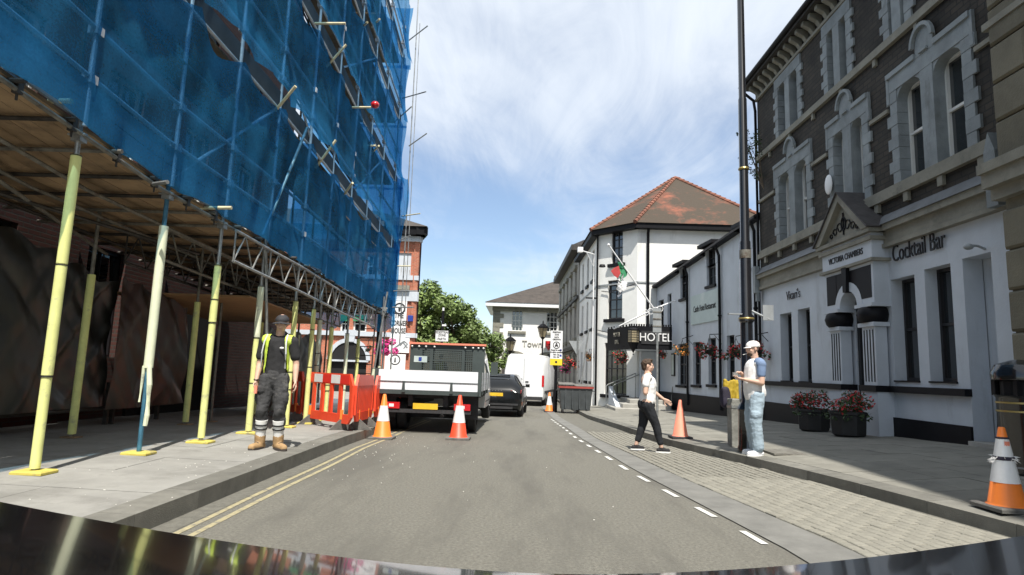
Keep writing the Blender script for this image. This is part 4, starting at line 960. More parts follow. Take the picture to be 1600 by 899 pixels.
OUT = [(5.9, 'foam_yellow', .05, 3.12, 0), (7.3, 'foam_pale', .62, 2.72, 0), (8.5, 'foam_yellow', .07, 2.46, 0), (9.78, 'foam_pale', .05, 2.34, 0), (11.12, 'foam_yellow', .05, 2.28, 0),
       (12.1, 'foam_yellow', .05, 2.25, 0), (12.75, 'foam_pale', .05, 2.1, -.08), (13.3, 'foam_yellow', .05, 2.0, 0), (14.5, 'foam_pale', .05, 1.95, 0), (15.5, 'foam_yellow', .05, 1.9, 0),
       (16.4, 'foam_pale', .05, 1.2, .1), (17.3, 'foam_pale', .05, 1.3, .15), (18.3, 'foam_yellow', .05, 1.1, .0)]
def gp(X, Y): return pavl(X, Y)
for i, (Yp, fm, f0, f1, ofx) in enumerate([(4.0, 'foam_yellow', .05, 3.0, 0)]+OUT):
    x = XO(Yp)+ofx; g = gp(x, Yp)
    lean = {16.4: .35}.get(Yp, 0)
    q = MB(); q.tube((x, Yp, g+.01), (x+lean, Yp, dk(Yp)+.35), .026, n=12); st = q.build('standard', 'tube_blue' if i == 2 else 'galv', SF, smooth=True)
    P = lambda z: Vector((x+lean*(z-g)/(dk(Yp)+.35-g), Yp, z))
    if i == 2:       # split and hanging sleeve over a blue pole
        q = MB(); q.tube(P(g+1.0), P(g+f1), .052, n=14); q.build('foam_sleeve', fm, st, smooth=True)
        q = MB(); q.path([P(g+1.02)+Vector((.03, -.03, 0)), P(g+.8)+Vector((.055, -.03, 0)), P(g+.45)+Vector((.06, -.02, 0)), P(g+.33)+Vector((.05, -.02, 0))], [.028, .03, .028, .024], 8); q.build('foam_sleeve', fm, st, smooth=True)
        q = MB(); q.path([P(g+1.02)+Vector((-.03, -.03, 0)), P(g+.8)+Vector((-.048, -.01, 0)), P(g+.6)+Vector((-.05, -.02, 0))], [.022, .016, .012], 8); q.build('foam_sleeve', fm, st, smooth=True)
    else:
        cuts = [f0]+sorted(rr.uniform(f0+.5, f1-.3) for _ in range(2))+[f1]
        for c0_, c1_ in zip(cuts, cuts[1:]):
            q = MB(); q.tube(P(g+c0_), P(g+c1_-.006), rr.uniform(.044, .050), n=14); q.build('foam_sleeve', fm if rr.random() < .8 else 'foam_yellow', st, smooth=True)
            q = MB(); q.tube(P(g+c1_-.02), P(g+c1_-.008), .052, n=14); q.build('cable_tie', 'ink', st, smooth=True)
    q = MB(); hx, hy = .15, .11
    q.bevbox(x-hx, x+hx, Yp-hy, Yp+hy, g+.002, g+.034, .012); q.build('base_pad', 'plate_yellow', st)
    q = MB(); z = dk(Yp)-.12; q.box(P(z).x-.045, P(z).x+.055, Yp-.05, Yp+.05, z-.05, z+.05); q.tube(P(z)+Vector((-.09, -.03, .02)), P(z)+Vector((.09, -.03, .02)), .012); q.build('coupler', 'galv', st)
# inner row
for Yp, f, top, m in ((6.0, 1, 2.2, 'foam_yellow'), (8.3, 1, 2.2, 'foam_yellow'), (10.6, 1, 2.1, 'foam_yellow'), (11.4, 0, 0, ''), (13.2, 1, 2.0, 'foam_yellow'), (15.4, 1, 1.9, 'foam_pale'), (17.6, 0, 0, '')):
    x = XO(Yp)-1.62 if Yp < 9 else XO(Yp)-1.5; g = gp(x, Yp)
    q = MB(); q.tube((x, Yp, g+.01), (x, Yp, dk(Yp)), .025, n=10); st = q.build('standard', 'tube_dull', SF, smooth=True)
    if f: q = MB(); q.tube((x, Yp, g+.05), (x, Yp, g+top), .05, n=12); q.build('foam_sleeve', m, st, smooth=True)
    q = MB(); q.box(x-.1, x+.1, Yp-.08, Yp+.08, g+.002, g+.02); q.build('base_pad', 'board', st)
def tub(pts, m='tube_dull', r=.025, name='ledger', n=8):
    q = MB(); q.path(pts, r, n); return q.build(name, m, SF, smooth=True)
YSEG = [2, 4.7, 7.1, 9.9, 12, 14, 16.4, YE]
def run(xo, zf, m='tube_dull', y0=2, y1=YE, name='ledger'):
    ys = [y0]+[y for y in YSEG if y0 < y < y1]+[y1]
    return tub([(XO(y)+xo, y, zf(y)) for y in ys], m, name=name)
for xo, dz, m in ((.045, -.10, 'tube_dull'), (-.85, -.14, 'tube_dull'), (-1.55, -.12, 'tube_dull'), (-2.4, -.12, 'tube_dark')):
    run(xo, lambda y: dk(y)+dz, m)
tub([(XO(4.2)-.5, 4.2, dk(4.2)-.45), (-6.6, 9.5, dk(9.5)-.35)], 'tube_dull'); tub([(-7.0, 4.0, dk(4)-.55), (XO(9.5)-.9, 9.5, dk(9.5)-.3)], 'tube_dark')
Yt = 2.6
while Yt < YE:
    big = rr.random() < .3
    q = MB(); a = XO(Yt)+(rr.uniform(.08, .16)); q.tube((a, Yt, dk(Yt)-.045), (-7.2, Yt, dk(Yt)-.045), .025, n=8); q.build('transom', 'tube_dull' if rr.random() < .5 else 'tube_dark', SF, smooth=True)
    q = MB(); x = XO(Yt)+.045; q.box(x-.03, x+.03, Yt+.03, Yt+.09, dk(Yt)-.14, dk(Yt)-.02); q.tube((x, Yt+.06, dk(Yt)-.2), (x, Yt+.06, dk(Yt)-.1), .012, n=6); q.build('coupler', 'tube_dark', SF)
    Yt += .62
# the stubs that stick out over the kerb at deck height and through the net
for px, py, px2, py2 in ((85, 158, 112, 158), (325, 325, 362, 325), (437, 165, 462, 135), (500, 253, 525, 219), (537, 305, 551, 286), (517, 97, 541, 70), (572, 228, 587, 228), (580, 240, 592, 228), (584, 40, 593, 30), (567, 42, 574, 35)):
    X0 = XO(5.2) if px < 100 else XO(8 if px < 400 else 12)
    p = onX(px, py, X0+.02)
    if abs(py-py2) < 4: p2 = onY(px2, py2, p.y)
    else: p2 = onX(px2, py2, X0+.32)
    if p2.x-p.x > .9: p2 = p+(p2-p)*(.9/(p2.x-p.x))
    tub([p-(p2-p)*.3, p2], 'tube_yellow', name='stub_tube', n=12)
p = onX(492, 37, XO(11.5)+.02); tub([p, onY(540, 37, p.y)], 'tube_yellow', name='stub_tube', n=12)
p = onX(549, 168, XO(14)+.02); p2 = onY(580, 168, p.y); tub([p, p2], 'tube_yellow', name='stub_tube', n=12)
q = MB(); c = onY(586, 164, p.y); q.ball(c, .10, .09, .085); q.build('end_cover', 'tail_red', SF, smooth=True)
q = MB(); P_ = onX(240, 288, XO(7.2)+.1); q.lathe((0, 0, 0), [(.02, 0)], 3) if False else None
tub([P_, P_+Vector((.22, -.1, 0))], 'galv', name='stub_tube')
tub([onX(480, 200, XO(10)+.16), onX(410, 368, XO(9)+.14)], 'tube_blue', r=.026, name='brace')
tub([onX(415, 368, XO(10)+.02), (XO(10.1)+.03, 10.15, 1.25)], 'galv', r=.026, name='brace')
# boards of the deck, laid along the street
XW = -7.15
nb = 12; ysb = [2, 4.7, 7.1, 9.9, 12, 14, 16.4, YE]
for y0, y1 in zip(ysb, ysb[1:]):
    for i in range(nb):
        def xx(Y, t): return lerp(XO(Y)-.02, XW, t)
        t0, t1 = i/nb, (i+1)/nb; e = .006; d0 = rr.uniform(-.004, .004)
        q = MB(); z0, z1 = dk(y0)+d0, dk(y1)+d0
        q.hexa([(xx(y0, t0)-e, y0+.01, z0), (xx(y0, t1)+e, y0+.01, z0), (xx(y1, t1)+e, y1-.01, z1), (xx(y1, t0)-e, y1-.01, z1), (xx(y0, t0)-e, y0+.01, z0+.038), (xx(y0, t1)+e, y0+.01, z0+.038), (xx(y1, t1)+e, y1-.01, z1+.038), (xx(y1, t0)-e, y1-.01, z1+.038)])
        q.build('deck_board', 'board', SF)
for k in (1, 2, 3, 4):
    for y0, y1 in zip(ysb[::2], ysb[::2][1:]+[YE]):
        if y1 <= y0: continue
        for i in range(5):
            q = MB(); z0, z1 = lift(y0, k), lift(y1, k); a0, a1 = XO(y0)-.12-.24*i, XO(y1)-.12-.24*i
            q.hexa([(a0, y0+.01, z0), (a0-.23, y0+.01, z0), (a1-.23, y1-.01, z1), (a1, y1-.01, z1), (a0, y0+.01, z0+.038), (a0-.23, y0+.01, z0+.038), (a1-.23, y1-.01, z1+.038), (a1, y1-.01, z1+.038)])
            q.build('deck_board', 'board', SF)
for y0, y1 in zip(ysb, ysb[1:]):      # toe boards, a pair of planks on edge
    for a, b in ((.03, .24), (.25, .47)):
        q = MB(); o = .01
        q.hexa([(XO(y0)+o, y0+.01, dk(y0)+a), (XO(y0)+o+.035, y0+.01, dk(y0)+a), (XO(y1)+o+.035, y1-.01, dk(y1)+a), (XO(y1)+o, y1-.01, dk(y1)+a), (XO(y0)+o, y0+.01, dk(y0)+b), (XO(y0)+o+.035, y0+.01, dk(y0)+b), (XO(y1)+o+.035, y1-.01, dk(y1)+b), (XO(y1)+o, y1-.01, dk(y1)+b)])
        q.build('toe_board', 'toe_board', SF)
for k in (1, 2, 3, 4):
    for y0, y1 in zip(ysb, ysb[1:]):
        q = MB(); o = .01; z0, z1 = lift(y0, k), lift(y1, k)
        q.hexa([(XO(y0)+o, y0+.01, z0-.02), (XO(y0)+o+.035, y0+.01, z0-.02), (XO(y1)+o+.035, y1-.01, z1-.02), (XO(y1)+o, y1-.01, z1-.02), (XO(y0)+o, y0+.01, z0+.26), (XO(y0)+o+.035, y0+.01, z0+.26), (XO(y1)+o+.035, y1-.01, z1+.26), (XO(y1)+o, y1-.01, z1+.26)])
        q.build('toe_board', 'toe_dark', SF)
# tubes behind the net
for k in range(0, 5):
    for dz, m in ((.52, 'tube_net'), (1.05, 'tube_net'), (-.06, 'tube_net') if k else (1.6, 'tube_dull')):
        run(.045, lambda y: lift(y, k)+dz, m, y0=3)
    if k: run(-1.3, lambda y: lift(y, k)-.06, 'tube_dark', y0=3)
yy = [4.6, 5.9, 7.3, 8.5, 9.8, 11.1, 12.5, 13.9, 15.3, 16.7, 18.3]
for y in yy:
    q = MB(); q.tube((XO(y)+.04, y, dk(y)), (XO(y)+.04, y, 14), .028, n=8); q.build('standard', 'tube_net', SF, smooth=True)
    for k in range(5):
        for dz in (.50, 1.03): q = MB(); z = lift(y, k)+dz; q.box(XO(y)-.02, XO(y)+.09, y-.05, y+.05, z-.045, z+.045); q.build('coupler', 'tube_net', SF)
    if int(y) % 2: q = MB(); q.tube((XO(y)-1.3, y, dk(y)), (XO(y)-1.3, y, 14), .026, n=8); q.build('standard', 'tube_dull', SF, smooth=True)
for (k, ya, yb) in ((0, 7.3, 9.8), (1, 11.1, 8.5), (2, 12.5, 15.3), (0, 15.3, 12.5), (1, 14, 16.7)):
    tub([(XO(ya)+.02, ya, lift(ya, k)+.1), (XO(yb)+.02, yb, lift(yb, k+1))], 'tube_net', name='brace')
# lattice girders
def girder(xo, ya, yb, m='galv'):
    q = MB(); n = max(4, int((yb-ya)/.26)); n += n % 2
    T = lambda t: Vector((XO(lerp(ya, yb, t))+xo, lerp(ya, yb, t), dk(lerp(ya, yb, t))-.13)); Bt = lambda t: T(t)-Vector((0, 0, .45))
    q.path([T(i/8) for i in range(9)], .024, 8); q.path([Bt(i/8) for i in range(9)], .024, 8)
    for i in range(n):
        a, b = (T, Bt) if i % 2 else (Bt, T); q.tube(a(i/n), b((i+1)/n), .013, n=6)
        if i % 4 == 0: q.tube(T(i/n), Bt(i/n), .013, n=6)
    q.build('lattice_girder', m, SF, smooth=True)
girder(.10, 8.7, 12.0); girder(.10, 12.1, 16.6); girder(-.95, 8.6, 12.4, 'tube_dull'); girder(-.95, 12.6, 17, 'tube_dull'); girder(-1.7, 9.0, 13, 'tube_dark')
# ladders and loose tubes at the far end
for (x, y, z0, z1, r) in ((.35, 18.9, 2.0, 13.9, .018), (.45, 18.95, 3.0, 12.6, .012), (.12, 18.9, .2, 7.3, .024)):
    tub([(XO(18.7)+x, y, z0), (XO(18.7)+x*.9, y, z1)], 'galv', r=r, name='end_tube')
for z, a, b in ((11.9, .1, .75), (9.9, .0, .85), (9.1, -.2, .4), (8.3, .3, .9), (6.0, .2, .85), (5.0, -.3, .55), (3.6, -.6, .9), (3.1, -.5, .8), (4.4, -.3, .6)):
    tub([(XO(18.7)+a, 18.8, z), (XO(18.7)+b, 18.75-rr.uniform(0, .5), z+rr.choice((0, 0, .35)))], 'tube_yellow' if rr.random() < .4 else 'galv', r=.02, name='end_tube')
for k in range(9):
    tub([(XO(16.6)+.1, 16.6+.0, 1.1+.24*k), (XO(16.6)-.32, 16.7, 1.1+.24*k)], 'tube_dark', r=.014, name='ladder_rung', n=6)
tub([(XO(16.6)+.1, 16.6, .2), (XO(16.6)+.1, 16.7, 3.3)], 'tube_dark', r=.02, name='ladder_side'); tub([(XO(16.6)-.32, 16.7, .2), (XO(16.6)-.32, 16.7, 3.3)], 'tube_dark', r=.02, name='ladder_side')
# netting in strips, one to each lift, hems scalloped between the poles
def netX(Y, z):
    s_ = noise.noise(Vector((Y*.9, z*.35, 1)))*.11+noise.noise(Vector((Y*3.2, z*.8, 7)))*.06+noise.noise(Vector((Y*7, z*2.2, 3)))*.03
    return XO(Y)+.13+s_
def scal(Y):
    for a, b in zip(yy, yy[1:]):
        if a <= Y < b: t = (Y-a)/(b-a); return sin(pi*t)
    return 0
for k in range(5):
    y0, y1 = 3.0, YE+.12; ny = 150; nz = 16; vs = []; fs = []
    for i in range(ny+1):
        Y = lerp(y0, y1, i/ny); sc_ = scal(Y)
        zb = lift(Y, k)+(-.05+.02*sin(Y*5) if k == 0 else .03+.10*sc_+.05*noise.noise(Vector((Y*2, k, 0))))
        zt = lift(Y, k+1)-(.03+.26*sc_*(.7+.6*noise.noise(Vector((Y*.7, k+9, 0)))))
        for j in range(nz+1):
            z = lerp(zb, zt, j/nz); flare = (.12 if k else .02)*max(0, 1-j/4)
            inn = -.07*sc_*max(0, (j/nz-.6)/.4)
            vs.append((netX(Y, z+k*3)+flare+inn, Y, z))
    for i in range(ny):
        for j in range(nz): q_ = i*(nz+1)+j; fs.append((q_, q_+nz+1, q_+nz+2, q_+1))
    q = MB(); q.add(vs, fs); q.build('netting', 'net', SF, smooth=True)
# net around the far end
for k in range(5):
    vs = []; fs = []; nx_ = 26; nz = 14; zb, zt = lift(YE, k)-.1, lift(YE, k+1)-.02
    for i in range(nx_+1):
        x = lerp(XO(YE)+.16, -7.3, i/nx_)
        for j in range(nz+1):
            z = lerp(zb-(.45 if k == 0 else 0)*(.5+.5*sin(i*.5)), zt, j/nz); vs.append((x+.05*sin(z*3), YE+.14+.16*noise.noise(Vector((x*1.5, z*.6, k)))+.05*noise.noise(Vector((x*5, z*2, k))), z))
    for i in range(nx_):
        for j in range(nz): q_ = i*(nz+1)+j; fs.append((q_, q_+nz+1, q_+nz+2, q_+1))
    q = MB(); q.add(vs, fs); q.build('netting', 'net', SF, smooth=True)
q = MB(); vs = []; fs = []
for i in range(11):
    for j in range(30):
        z = lerp(2.9, 7.2, j/29); vs.append((XO(YE)+.12+.30*(i/10-.5)*(1+.5*sin(z*2))+.12*sin(z*1.3), YE+.1+.12*sin(i*1.4+z*2), z))
for i in range(10):
    for j in range(29): q_ = i*30+j; fs.append((q_, q_+30, q_+31, q_+1))
q.add(vs, fs); q.build('netting', 'net', SF, smooth=True, label='loose bunch of netting at the far corner')
# plywood soffit over the entrance
q = MB(); q.hexa([(-7.2, 10.6, 2.42), (-4.75, 10.6, 2.42), (-4.55, 14.2, 2.22), (-7.2, 14.2, 2.22), (-7.2, 10.6, 2.45), (-4.75, 10.6, 2.45), (-4.55, 14.2, 2.25), (-7.2, 14.2, 2.25)]); q.build('plywood_soffit', 'plywood', SF)
# tarpaulins
def tarp(name, label, ya, yb, xf, zt, zb, m, seed, amp=.12):
    nz, ny = 70, int((yb-ya)*28); vs = []; fs = []
    hang = [lerp(ya, yb, t) for t in (0, .22, .48, .7, 1)]
    for i in range(ny+1):
        Y = lerp(ya, yb, i/ny); d = min(abs(Y-h) for h in hang)
        top = zt(Y)-.30*min(1, d/.7)**1.3
        for j in range(nz+1):
            z = lerp(zb(Y), top, j/nz); t = j/nz
            fold = .55*noise.noise(Vector((Y*1.3+z*.8, z*.35-Y*.3, seed)))+.30*noise.noise(Vector((Y*3.1-z*1.2, z*.9, seed+4)))+.06*noise.noise(Vector((Y*7+z*2, z*1.5, seed)))+.40*max(0, 1-4*abs(noise.noise(Vector((Y*.9+(z-2.6)*.6, z*.35, seed+20)))))+.22*max(0, 1-5*abs(noise.noise(Vector((Y*1.7-(z-2.6)*.9, z*.4, seed+30)))))
            ridge = abs(noise.noise(Vector((Y*1.8+(z-2.8)*1.5, z*.5, seed+9))))
            vs.append((xf(Y)+amp*(fold+.9*ridge), Y, z))
    for i in range(ny):
        for j in range(nz): q_ = i*(nz+1)+j; fs.append((q_, q_+nz+1, q_+nz+2, q_+1))
    q = MB(); q.add(vs, fs); return tag(q.build(name, m, smooth=True), label, 'tarpaulin', 'tarpaulins hung under the scaffolding')
tarp('tarpaulin', 'black tarpaulin with deep creases at the near left edge under the scaffolding', 3.2, 6.9, lambda Y: -6.55, lambda Y: 3.0, lambda Y: .62, 'tarp', 1, .13)
tarp('tarpaulin', 'black wrinkled tarpaulin behind the first two padded poles', 6.95, 9.6, lambda Y: -6.5, lambda Y: lerp(3.0, 2.5, (Y-6.9)/2.7), lambda Y: .55, 'tarp', 5, .13)
tarp('tarpaulin', 'creased tarpaulin with a reddish lower half left of the worker', 9.55, 11.6, lambda Y: -6.35, lambda Y: lerp(2.6, 2.3, (Y-9.5)/2), lambda Y: .5, 'tarp_red', 8, .12)
tarp('tarpaulin', 'dark grey tarpaulin hanging behind the red barriers', 13.6, 17.2, lambda Y: -5.6, lambda Y: 2.1, lambda Y: .25, 'tarp', 12)
# low trestle frame under the tarpaulins
TR = thing('trestle_frame', 'low grey tube frame with legs below the tarpaulins', 'frame', (-6.6, 7, .2))
q = MB(); q.path([(-6.62, 3, .55), (-6.45, 11.6, .5)], .03); q.build('rail', 'tube_dark', TR)
for y in (4.3, 5.6, 7.0, 7.25, 8.6, 9.9, 10.05, 11.3):
    q = MB(); q.box(-6.62, -6.56, y, y+.05, pavl(-6.6, y), .9); q.build('leg', 'tube_dark', TR)

# ================================================================== corner house (red brick, white bands)
YC = 34.0; xr = onY(652, 450, YC).x; HC = thing('corner_house', 'red brick corner building with white bands and a vertical sign beyond the scaffolding', 'building', (xr-4, YC+3, -.4))
CP = Plane((xr-9.5, YC), (xr, YC)); CS = Plane((xr, YC), (xr-3.4, YC+10)); cc = CP.at
def ch(x0, x1, y0, y1): a0, z1 = cc(x0, y0); a1, z0 = cc(x1, y1); return (a0, a1, z0, z1)
hC = [ch(618, 641, 395, 434), ch(533, 545, 492, 520), ch(553, 572, 492, 520), ch(575, 590, 398, 434), (cc(545, 560)[0]-1.0, cc(545, 560)[0]+1.0, -.5, 1.6)]
mb = MB(); CP.wall(mb, 0, CP.L, -.9, 8.75, hC, .25); CS.wall(mb, 0, CS.L, -.9, 8.75, [], .25); CP.box(mb, 0, CP.L-3.6, -.9, 8.7, -10, -.3); mb.build('wall', 'red_brick', HC)
q = MB(); h = hC[0]; CP.box(q, h[0], h[1], h[2], h[3], -.2, -.08); q.build('boarded_window', 'white_paint', HC)
q = MB()
for k in range(5): x = lerp(h[0]+.35, h[1]-.1, k/4); CP.box(q, x, x+.03, h[2]+.05, h[2]+rr.uniform(.4, 1.0), -.079, -.07)
q.build('drip_stain', 'grey_stone', HC)
for h in hC[1:4]:
    CP.window(HC, *h, rec=.12, fm='frame_white', nx=2, nz=1, fw=.09)
for h in hC[1:3]:
    q = MB(); CP.box(q, h[0], h[1], h[3]-.35, h[3], -.1, .1); q.build('awning', 'flag_green', HC)
h = hC[4]; c = (h[0]+h[1])/2
q = MB()
for k in range(14):
    t0, t1 = pi*k/14, pi*(k+1)/14; P = lambda r_, t, o: CP.pt(c+r_*cos(t), 1.6+r_*sin(t), o)
    q.hexa([P(.98, t0, -.02), P(1.2, t0, -.02), P(1.2, t0, .08), P(.98, t0, .08), P(.98, t1, -.02), P(1.2, t1, -.02), P(1.2, t1, .08), P(.98, t1, .08)])
q.build('arch_ring', 'white_paint', HC)
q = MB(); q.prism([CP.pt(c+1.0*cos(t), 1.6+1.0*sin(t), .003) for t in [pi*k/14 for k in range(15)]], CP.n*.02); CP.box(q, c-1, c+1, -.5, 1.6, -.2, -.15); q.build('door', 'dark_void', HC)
q = MB(); CP.box(q, c-1.1, c+1.1, 1.5, 1.6, 0, .06); q.build('transom_bar', 'white_paint', HC)
q = MB(); q.prism([CP.pt(c-.25, 2.6, 0), CP.pt(c+.25, 2.6, 0), CP.pt(c+.35, 3.25, 0), CP.pt(c-.35, 3.25, 0)], CP.n*.14); q.build('keystone', 'white_paint', HC)
for (y0, y1), o in zip(((370, 378), (431, 438), (456, 471), (521, 528)), (.18, .07, .11, .15)):
    z1 = cc(640, y0)[1]; z0 = cc(640, y1)[1]; q = MB(); CP.box(q, -.05, CP.L+.05, z0, z1, -.02, o); CS.box(q, -.0, CS.L, z0, z1, -.02, o-.01); q.build('white_band', 'white_paint', HC)
q = MB(); z1 = cc(630, 447)[1]; CP.box(q, *[cc(x, 450)[0] for x in (613, 641)], z1-.25, z1, .11, .3); q.build('window_hood', 'cream_stone', HC)
z1 = cc(640, 369)[1]
q = MB(); CP.box(q, -.2, CP.L+.3, z1, z1+.45, -.3, .5); CS.box(q, -.5, CS.L, z1, z1+.45, -.3, .35); q.build('eaves', 'black_paint', HC)
q = MB(); e0, e1, e2 = CP.pt(-4, z1+.45, .6), CP.pt(CP.L+.5, z1+.45, .6), CP.pt(CP.L-2.6, z1+.45, -11); a = onY(590, 330, YC+4.5); q.add([e0, e1, e2, a, a+Vector((-9, 0, 0))], [(0, 1, 3, 4), (1, 2, 3)]); q.build('roof', 'tile_brown', HC)
q = MB(); q.tube(CS.pt(.3, z1, .12), CS.pt(.3, 0, .12), .05); q.build('drainpipe', 'black_paint', HC)
s = ch(615, 634, 471, 529); q = MB(); CP.box(q, *s[:2], s[2], s[3], .12, .2); sb_ = q.build('vertical_sign', 'sign_white', HC)
sc_ = (s[0]+s[1])/2
for i, w in enumerate(('THE', 'CORNER', 'HOUSE')): text(w, .40, frame_mtx(CP.pt(sc_, s[2]+1.02-.42*i+.2, .205), CP.d, CP.n), 'ink', HC, sx=.62 if i else .7, ext=.004, offset=.012)
q = MB(); r_ = .33
for k in range(20):
    t0, t1 = 2*pi*k/20, 2*pi*(k+1)/20; P = lambda r, t: CP.pt(sc_+r*cos(t), s[3]-.42+r*sin(t), .207); q.quad(P(.24, t0), P(r_, t0), P(r_, t1), P(.24, t1))
zc_ = s[3]-.42; q.add([CP.pt(sc_-.08, zc_+.1, .207), CP.pt(sc_+.08, zc_+.1, .207), CP.pt(sc_+.055, zc_-.17, .207), CP.pt(sc_-.055, zc_-.17, .207)], [(0, 1, 2, 3)]); q.add([CP.pt(sc_+.0, zc_+.1, .207), CP.pt(sc_+.03, zc_+.1, .207), CP.pt(sc_+.09, zc_+.22, .207), CP.pt(sc_+.06, zc_+.22, .207)], [(0, 1, 2, 3)]); q.build('cup_logo', 'ink', HC, recalc=False)
s = ch(610, 640, 528, 552); q = MB(); CP.box(q, *s[:2], s[2], s[3], .15, .22); q.build('shop_sign', 'sign_white', HC)
q = MB(); q.path([CP.pt(s[0]+.1, s[3]-.7, .24), CP.pt(s[0]+.75, s[3]-.2, .24), CP.pt(s[1]-.1, s[3]-.5, .24)], .03, 5); q.path([CP.pt(s[1]-.5, s[3]-.4, .24), CP.pt(s[1]-.3, s[3]-.15, .24), CP.pt(s[1]-.1, s[3]-.3, .24), CP.pt(s[1]-.3, s[3]-.55, .24)], .025, 5); q.build('roof_logo', 'sign_grey', HC)
s = ch(603, 634, 553, 572); q = MB(); CP.box(q, *s[:2], s[2]-.3, s[3], .13, .2); q.build('shop_sign', 'sign_white', HC)
q = MB(); sc_ = (s[0]+s[1])/2; zc_ = (s[2]+s[3])/2
for k in range(20):
    t0, t1 = 2*pi*k/20, 2*pi*(k+1)/20; P = lambda r, t: CP.pt(sc_+r*cos(t), zc_+r*sin(t), .207); q.quad(P(.23, t0), P(.29, t0), P(.29, t1), P(.23, t1))
q.add([CP.pt(sc_-.05, zc_-.14, .207), CP.pt(sc_+.05, zc_-.14, .207), CP.pt(sc_+.03, zc_+.12, .207), CP.pt(sc_-.03, zc_+.12, .207)], [(0, 1, 2, 3)]); q.build('round_logo', 'ink', HC, recalc=False)
q = MB(); a, z = cc(642, 498); CP.box(q, a-.14, a+.14, z-.16, z+.16, 0, .2); q.build('alarm_box', 'sign_blue', HC)

# ================================================================== foliage
def leaves(name, m, parent, blobs, n, size, seed=1, label=None, shell=.55):
    r = random.Random(seed); q = MB(); tot = sum(b[3]**2 for b in blobs)
    for b in blobs:
        c = Vector(b[:3]); rad = b[3]; k = max(3, int(n*rad**2/tot))
        for _ in range(k):
            d = Vector((r.gauss(0, 1), r.gauss(0, 1), r.gauss(0, 1))).normalized(); p = c+d*rad*(shell+(1-shell)*r.random()**.7)*Vector((1, 1, .85)).length/1.65
            s_ = size*r.uniform(.6, 1.3); a = Vector((r.gauss(0, 1), r.gauss(0, 1), r.gauss(0, .6))).normalized(); b_ = a.cross(d+Vector((0, 0, .3))).normalized(); b_ = b_ if b_.length else Vector((1, 0, 0))
            q.add([p-a*s_, p-b_*s_*.5, p+a*s_, p+b_*s_*.5], [(0, 1, 2, 3)])
    return q.build(name, m, parent, kind='stuff', label=label, recalc=False)
def tree(x, y, h, w, label, seed, n=5200, size=.2):
    r = random.Random(seed); g = gz(y)-.3; t = thing('broadleaf_tree', label, 'tree', (x, y, g), 'trees beyond the corner building')
    q = MB(); q.path([(x, y, g), (x+.1, y, g+h*.3), (x-.1, y, g+h*.6), (x, y, g+h*.8)], [.28, .22, .14, .05], 10)
    for k in range(7):
        a = r.uniform(0, 2*pi); q.path([(x, y, g+h*(.28+.06*k)), (x+cos(a)*w*.25, y+sin(a)*w*.25, g+h*(.42+.06*k)), (x+cos(a)*w*.42, y+sin(a)*w*.42, g+h*(.5+.06*k))], [.1, .07, .03], 6)
    q.build('trunk', 'bark', t, smooth=True)
    bl = []
    for k in range(60):
        a = r.uniform(0, 2*pi); zf = r.uniform(.22, .98); rr_ = w*.5*sqrt(max(.05, 1-((zf-.5)/.56)**2))*r.uniform(.2, .95)
        bl.append((x+cos(a)*rr_, y+sin(a)*rr_, g+h*zf*.94, r.uniform(.55, 1.15)*w*.14))
    leaves('crown', 'leaf', t, bl, n, size, seed)
tree(-7.2, 45, 8.7, 6.2, 'tall leafy tree next to the red brick corner building', 1, n=20000, size=.15)
tree(-5.0, 47, 7.3, 5.4, 'rounded green tree behind the zone sign above the truck', 2, n=15000, size=.15)
tree(-3.2, 52, 5.6, 4.4, 'lower tree reaching toward the town hall', 3, n=8000, size=.14)
tree(-4.2, 66, 3.6, 4.6, 'small distant tree low beside the town hall corner', 4, n=5000, size=.13)
tree(-11.5, 50, 8.5, 7, 'tree mostly hidden by the red brick corner building', 5, n=3000)
SH = thing('wall_shrub', 'sprig of buddleia growing against the sky left of the stone building', 'shrub', tuple(onX(1192, 300, 6.9)))
p0 = onX(1193, 295, 7.0); r = random.Random(4)
q = MB(); tips = []
for k in range(11):
    e = onX(r.uniform(1150, 1186), r.uniform(200, 290), 6.9+r.uniform(-.2, .2)); mid = (p0+e)/2+Vector((0, 0, .12)); q.path([p0, mid, e], [.012, .008, .004], 5); tips += [(mid.lerp(e, t)) for t in (.2, .45, .7, .9, 1)]
q.build('stem', 'bark', SH); leaves('leaf', 'leaf_dark', SH, [(t.x, t.y, t.z, .12) for t in tips], 520, .045, 5)

def basket(px, py, Y, R_, label, petal, seed, bracket=None, n=260, petals=170):
    p = onY(px, py, Y); t = thing('hanging_basket', label, 'flower basket', tuple(p), 'hanging flower baskets on the hotel' if Y < 30 else None)
    r = random.Random(seed)
    q = MB(); q.lathe(p+Vector((0, 0, -R_*.55)), [(R_*.1, 0), (R_*.38, R_*.16), (R_*.52, R_*.45)], 12); q.build('basket', 'planter', t, smooth=True)
    bl = [(p.x+r.gauss(0, R_*.42), p.y+r.gauss(0, R_*.3), p.z+r.uniform(-.65, .45)*R_, R_*.34) for _ in range(12)]
    leaves('foliage', 'leaf_dark', t, bl, n, R_*.14, seed); leaves('petal', petal, t, bl, petals, R_*.12, seed+50, shell=.9)
    q = MB()
    for k in range(3): a = 2*pi*k/3; q.tube(p+Vector((R_*.45*cos(a), R_*.45*sin(a), 0)), p+Vector((0, 0, R_*1.1)), .007, n=4)
    if bracket is not None:
        b = Vector(bracket); top = p+Vector((0, 0, R_*1.1)); q.path([top, top+Vector((0, 0, .05)), b], .014, 5); q.path([top.lerp(b, .4), b+Vector((0, 0, -.35))], .010, 5)
    q.build('bracket', 'black_paint', t)
